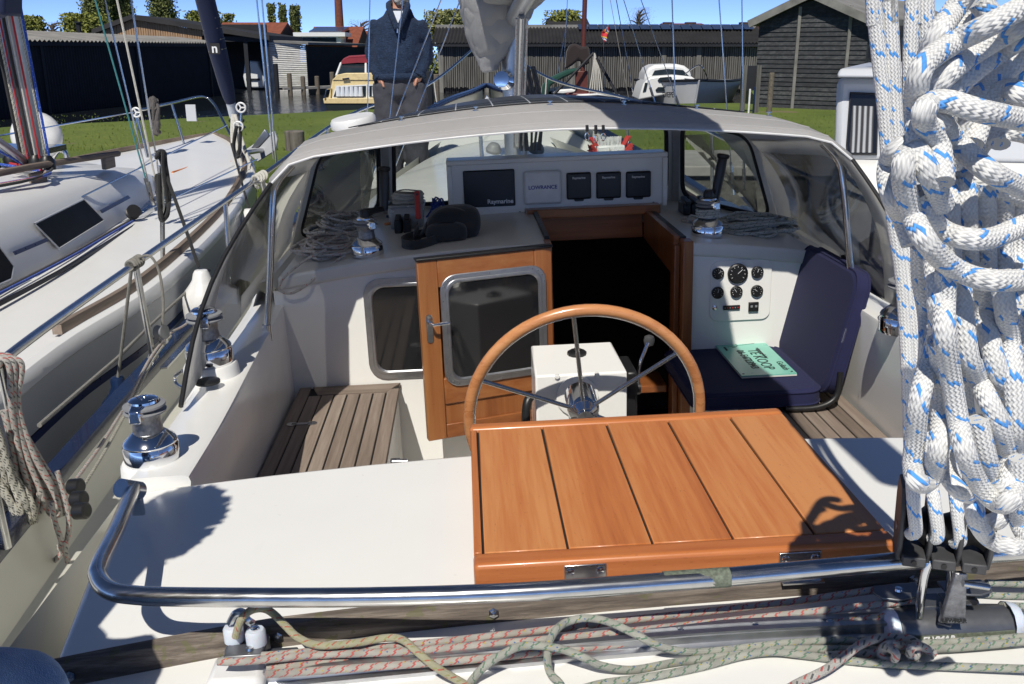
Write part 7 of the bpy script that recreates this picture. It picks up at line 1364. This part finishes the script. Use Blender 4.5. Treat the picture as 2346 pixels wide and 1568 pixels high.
for s, pts in ((-1, ((871, 62), (858, 104), (856, 140), (864, 172), (876, 196))), (1, ((952, 60), (968, 102), (974, 135), (968, 166), (954, 192)))):
    P = [mp_(u, v, MY + dy) for (u, v), dy in zip(pts, (0, .03, .02, -.04, -.08))]; AR.append(P); armsk.append(limb(P, [.045, .045, .040, .034, .032]))
    hnd = P[-1]; fin = []
    for i in range(4): fin.append(limb([hnd + V((-s * (.0 + .016 * i), -.01, 0)), hnd + V((-s * (.006 + .017 * i), -.022, -.035)), hnd + V((-s * (.012 + .017 * i), -.012, -.075 + .006 * abs(i - 1.5)))], [.011, .010, .008], 8))
    fin.append(limb([hnd + V((s * .004, -.03, .01)), hnd + V((-s * .005, -.05, -.02)), hnd + V((-s * .015, -.05, -.045))], [.013, .011, .009], 8)); fin.append(loft([(hnd + V((0, 0, .03)), X * .03, Yv * .022), (hnd + V((-s * .022, -.005, -.02)), X * .042, Yv * .018)], 10)); armsk += fin
skin(body + head + armsk + legs, 'body', 'skin', man, .011)
sw = [loft([(mp_(914, 190), X * .17, Yv * .135), (mp_(914, 180), X * .185, Yv * .15), (mp_(913, 160), X * .198, Yv * .155), (mp_(912, 120), X * .195, Yv * .15), (mp_(911, 80), X * .195, Yv * .14), (mp_(911, 58), X * .175, Yv * .12), (mp_(911, 42), X * .115, Yv * .10), (mp_(911, 30), X * .10, Yv * .08)], 20)]
for P in AR: sw.append(limb([P[0] + V((0, 0, .0)), P[1], P[2], P[3], P[3].lerp(P[4], .62)], [.082, .070, .062, .055, .050], 14))
swo = skin(sw, 'sweater', 'knit', man, .013, .045, .11)
MB().tube([mp_(913, 183) + V((cos(a) * .178, sin(a) * .145, 0)) for a in [2 * pi * i / 28 for i in range(28)]], .026, 10, True).build('sweater_hem', 'knit', swo, True)
for s, P in zip((-1, 1), AR): MB().tube([P[3].lerp(P[4], .42), P[3].lerp(P[4], .7)], .060, 12).build('cuff', 'knit', swo, True)
tr2 = [loft([(hip + V((0, 0, .10)), X * .185, Yv * .13), (hip + V((0, 0, .0)), X * .195, Yv * .14), (hip + V((0, 0, -.10)), X * .19, Yv * .13)], 18)]
for s in (-1, 1): tr2.append(limb([V((hip.x + s * .092, MY, hip.z)), V((hip.x + s * .105, MY - .01, hip.z - .38)), V((hip.x + s * .10, MY + .02, foot + .06))], [.125, .10, .085], 14))
skin(tr2, 'trousers', 'trousers', man, .015, .03, .09)
cl = V((nk.x, MY - .10, nk.z)); vz = mp_(911, 62, MY - .165)
MB().add([mp_(896, 34, MY - .135), mp_(927, 34, MY - .135), mp_(913, 70, MY - .175)], [(0, 1, 2)]).build('undershirt', 'white_cotton', man, solid=.012)
for s, u in ((-1, 888), (1, 932)): MB().tube(cat([mp_(912 + s * 2, 74, MY - .185), mp_(912 + s * 16, 40, MY - .15), mp_(912 + s * 22, 20, MY - .09), mp_(912 + s * 14, 14, MY + .02)], 5), .022, 8).build('collar', 'knit', swo, True)
MB().tube([mp_(911, 70, MY - .188), mp_(910, 84, MY - .19)], .006, 6).build('zip', 'chrome', swo)
bd2 = [loft([(hm + V((0, -.06, -.165)), X * .025, Yv * .02), (hm + V((0, -.055, -.14)), X * .058, Yv * .05), (hm + V((0, -.045, -.10)), X * .07, Yv * .075), (hm + V((0, -.05, -.065)), X * .068, Yv * .068)], 14)]
skin(bd2, 'beard', 'beard', man, .009, .03, .02); MB().tube(cat([hm + V((-.028, -.112, -.075)), hm + V((0, -.124, -.07)), hm + V((.028, -.112, -.075))], 4), .006, 6).build('lips', 'skin', man, True).data.materials[0] = plain('lip', (.42, .16, .13), .5)
skin([loft([(hm + V((0, .03, -.02)), X * .078, Yv * .085), (hm + V((0, .02, .05)), X * .082, Yv * .10), (hm + V((0, .015, .10)), X * .065, Yv * .075), (hm + V((0, .015, .125)), X * .03, Yv * .03)], 14)], 'hair', 'beard', man, .01)
for s in (-1, 1): MB().lathe([(0, -.012), (.009, -.008), (.012, 0), (.009, .008), (0, .012)], 10, hm + V((s * .03, -.088, -.005)), (0, 1, 0)).build('eye', 'white_plastic', man, True)
wt_ = AR[1][3].lerp(AR[1][4], .78); MB().tube([wt_ + V((cos(a) * .036, sin(a) * .034, .004 * cos(a))) for a in [2 * pi * i / 18 for i in range(18)]], .008, 8, True).build('watch', 'black_plastic', man, True)
# second person: only a denim hip shows at lower left, the rest stands outside the frame and throws the shadow on the deck
hipp = pb(12, 1545, y=.90); fz = -.60; px_, py_ = -.80, .66
p2 = thing('person', 'person in blue jeans just inside the lower left corner', 'person', V((px_, py_, fz)))
sh_ = V((px_ + .02, py_ + .04, .52)); h2 = V((-.73, .79, .84))
ms = [loft([(V((px_, py_, .0)), X * .15, Yv * .11), (V((px_, py_, .25)), X * .15, Yv * .11), (sh_ + V((0, 0, -.05)), X * .17, Yv * .10), (sh_ + V((.03, .01, .06)), X * .08, Yv * .07), (h2 + V((0, 0, -.10)), X * .055, Yv * .06)]), loft([(h2 + V((0, .0, -.11)), X * .05, Yv * .06), (h2 + V((0, 0, -.04)), X * .072, Yv * .09), (h2 + V((0, 0, .04)), X * .076, Yv * .095), (h2 + V((0, 0, .10)), X * .05, Yv * .06)])]
knee = hipp + V((-.02, -.0, -.06)); LG = [[V((px_ - .09, py_, .05)), V((px_ - .10, py_ + .02, -.28)), V((px_ - .10, py_, fz + .06))], [V((px_ + .09, py_, .04)), V((px_ + .18, py_ + .12, .03)), knee, V((knee.x - .02, knee.y + .0, knee.z - .25)), V((knee.x - .03, knee.y - .02, knee.z - .45))]]
ms.append(limb(LG[0], [.09, .065, .05])); ms.append(limb(LG[1], [.09, .085, .062, .055, .045]))
for s, ft_ in ((-1, LG[0][-1]), (1, LG[1][-1])):
    ms.append(limb([ft_ + V((0, -.05, -.02)), ft_ + V((.0, .16, -.03))], [.045, .035])); ms.append(limb([sh_ + V((s * .18, 0, -.02)), sh_ + V((s * .22, -.06, -.28)), sh_ + V((s * .14, .02, -.48))], [.055, .045, .035]))
    for i in range(5): hh = sh_ + V((s * .14, .02, -.50)); ms.append(limb([hh, hh + V((s * (.015 * i - .03), .02, -.05)), hh + V((s * (.017 * i - .034), .025, -.09 + .01 * abs(i - 2)))], [.011, .010, .008], 8))
skin(ms, 'body', 'skin', p2, .014)
jn = [loft([(V((px_, py_, .16)), X * .17, Yv * .13), (V((px_, py_, .04)), X * .185, Yv * .145), (V((px_, py_, -.06)), X * .18, Yv * .135)], 18), limb(LG[0], [.12, .095, .08], 14), limb(LG[1], [.12, .11, .088, .08, .07], 14)]
skin(jn, 'jeans', 'denim', p2, .014, .015, .08)
jk = [loft([(V((px_, py_, .12)), X * .18, Yv * .145), (V((px_, py_, .3)), X * .19, Yv * .15), (sh_ + V((0, 0, -.06)), X * .20, Yv * .13), (sh_ + V((.02, 0, .05)), X * .10, Yv * .09)], 18)]
for s in (-1, 1): jk.append(limb([sh_ + V((s * .17, 0, -.02)), sh_ + V((s * .22, -.06, -.28)), sh_ + V((s * .14, .02, -.46))], [.08, .068, .055], 12))
skin(jk, 'jacket', 'trousers', p2, .016, .03, .1)
hr2 = MB(); R8 = random.Random(4)
for i in range(900):
    a, q = R8.uniform(0, 6.3), R8.uniform(-.3, 1.5); d = V((cos(a) * cos(q), sin(a) * cos(q), sin(q))); p = h2 + V((d.x * .074, d.y * .092, d.z * .1)); hr2.bar(p, p + d * R8.uniform(.012, .035) + V((.012, .012, R8.uniform(-.01, .015))), .008, .006)
hr2.build('hair', 'hair', p2)
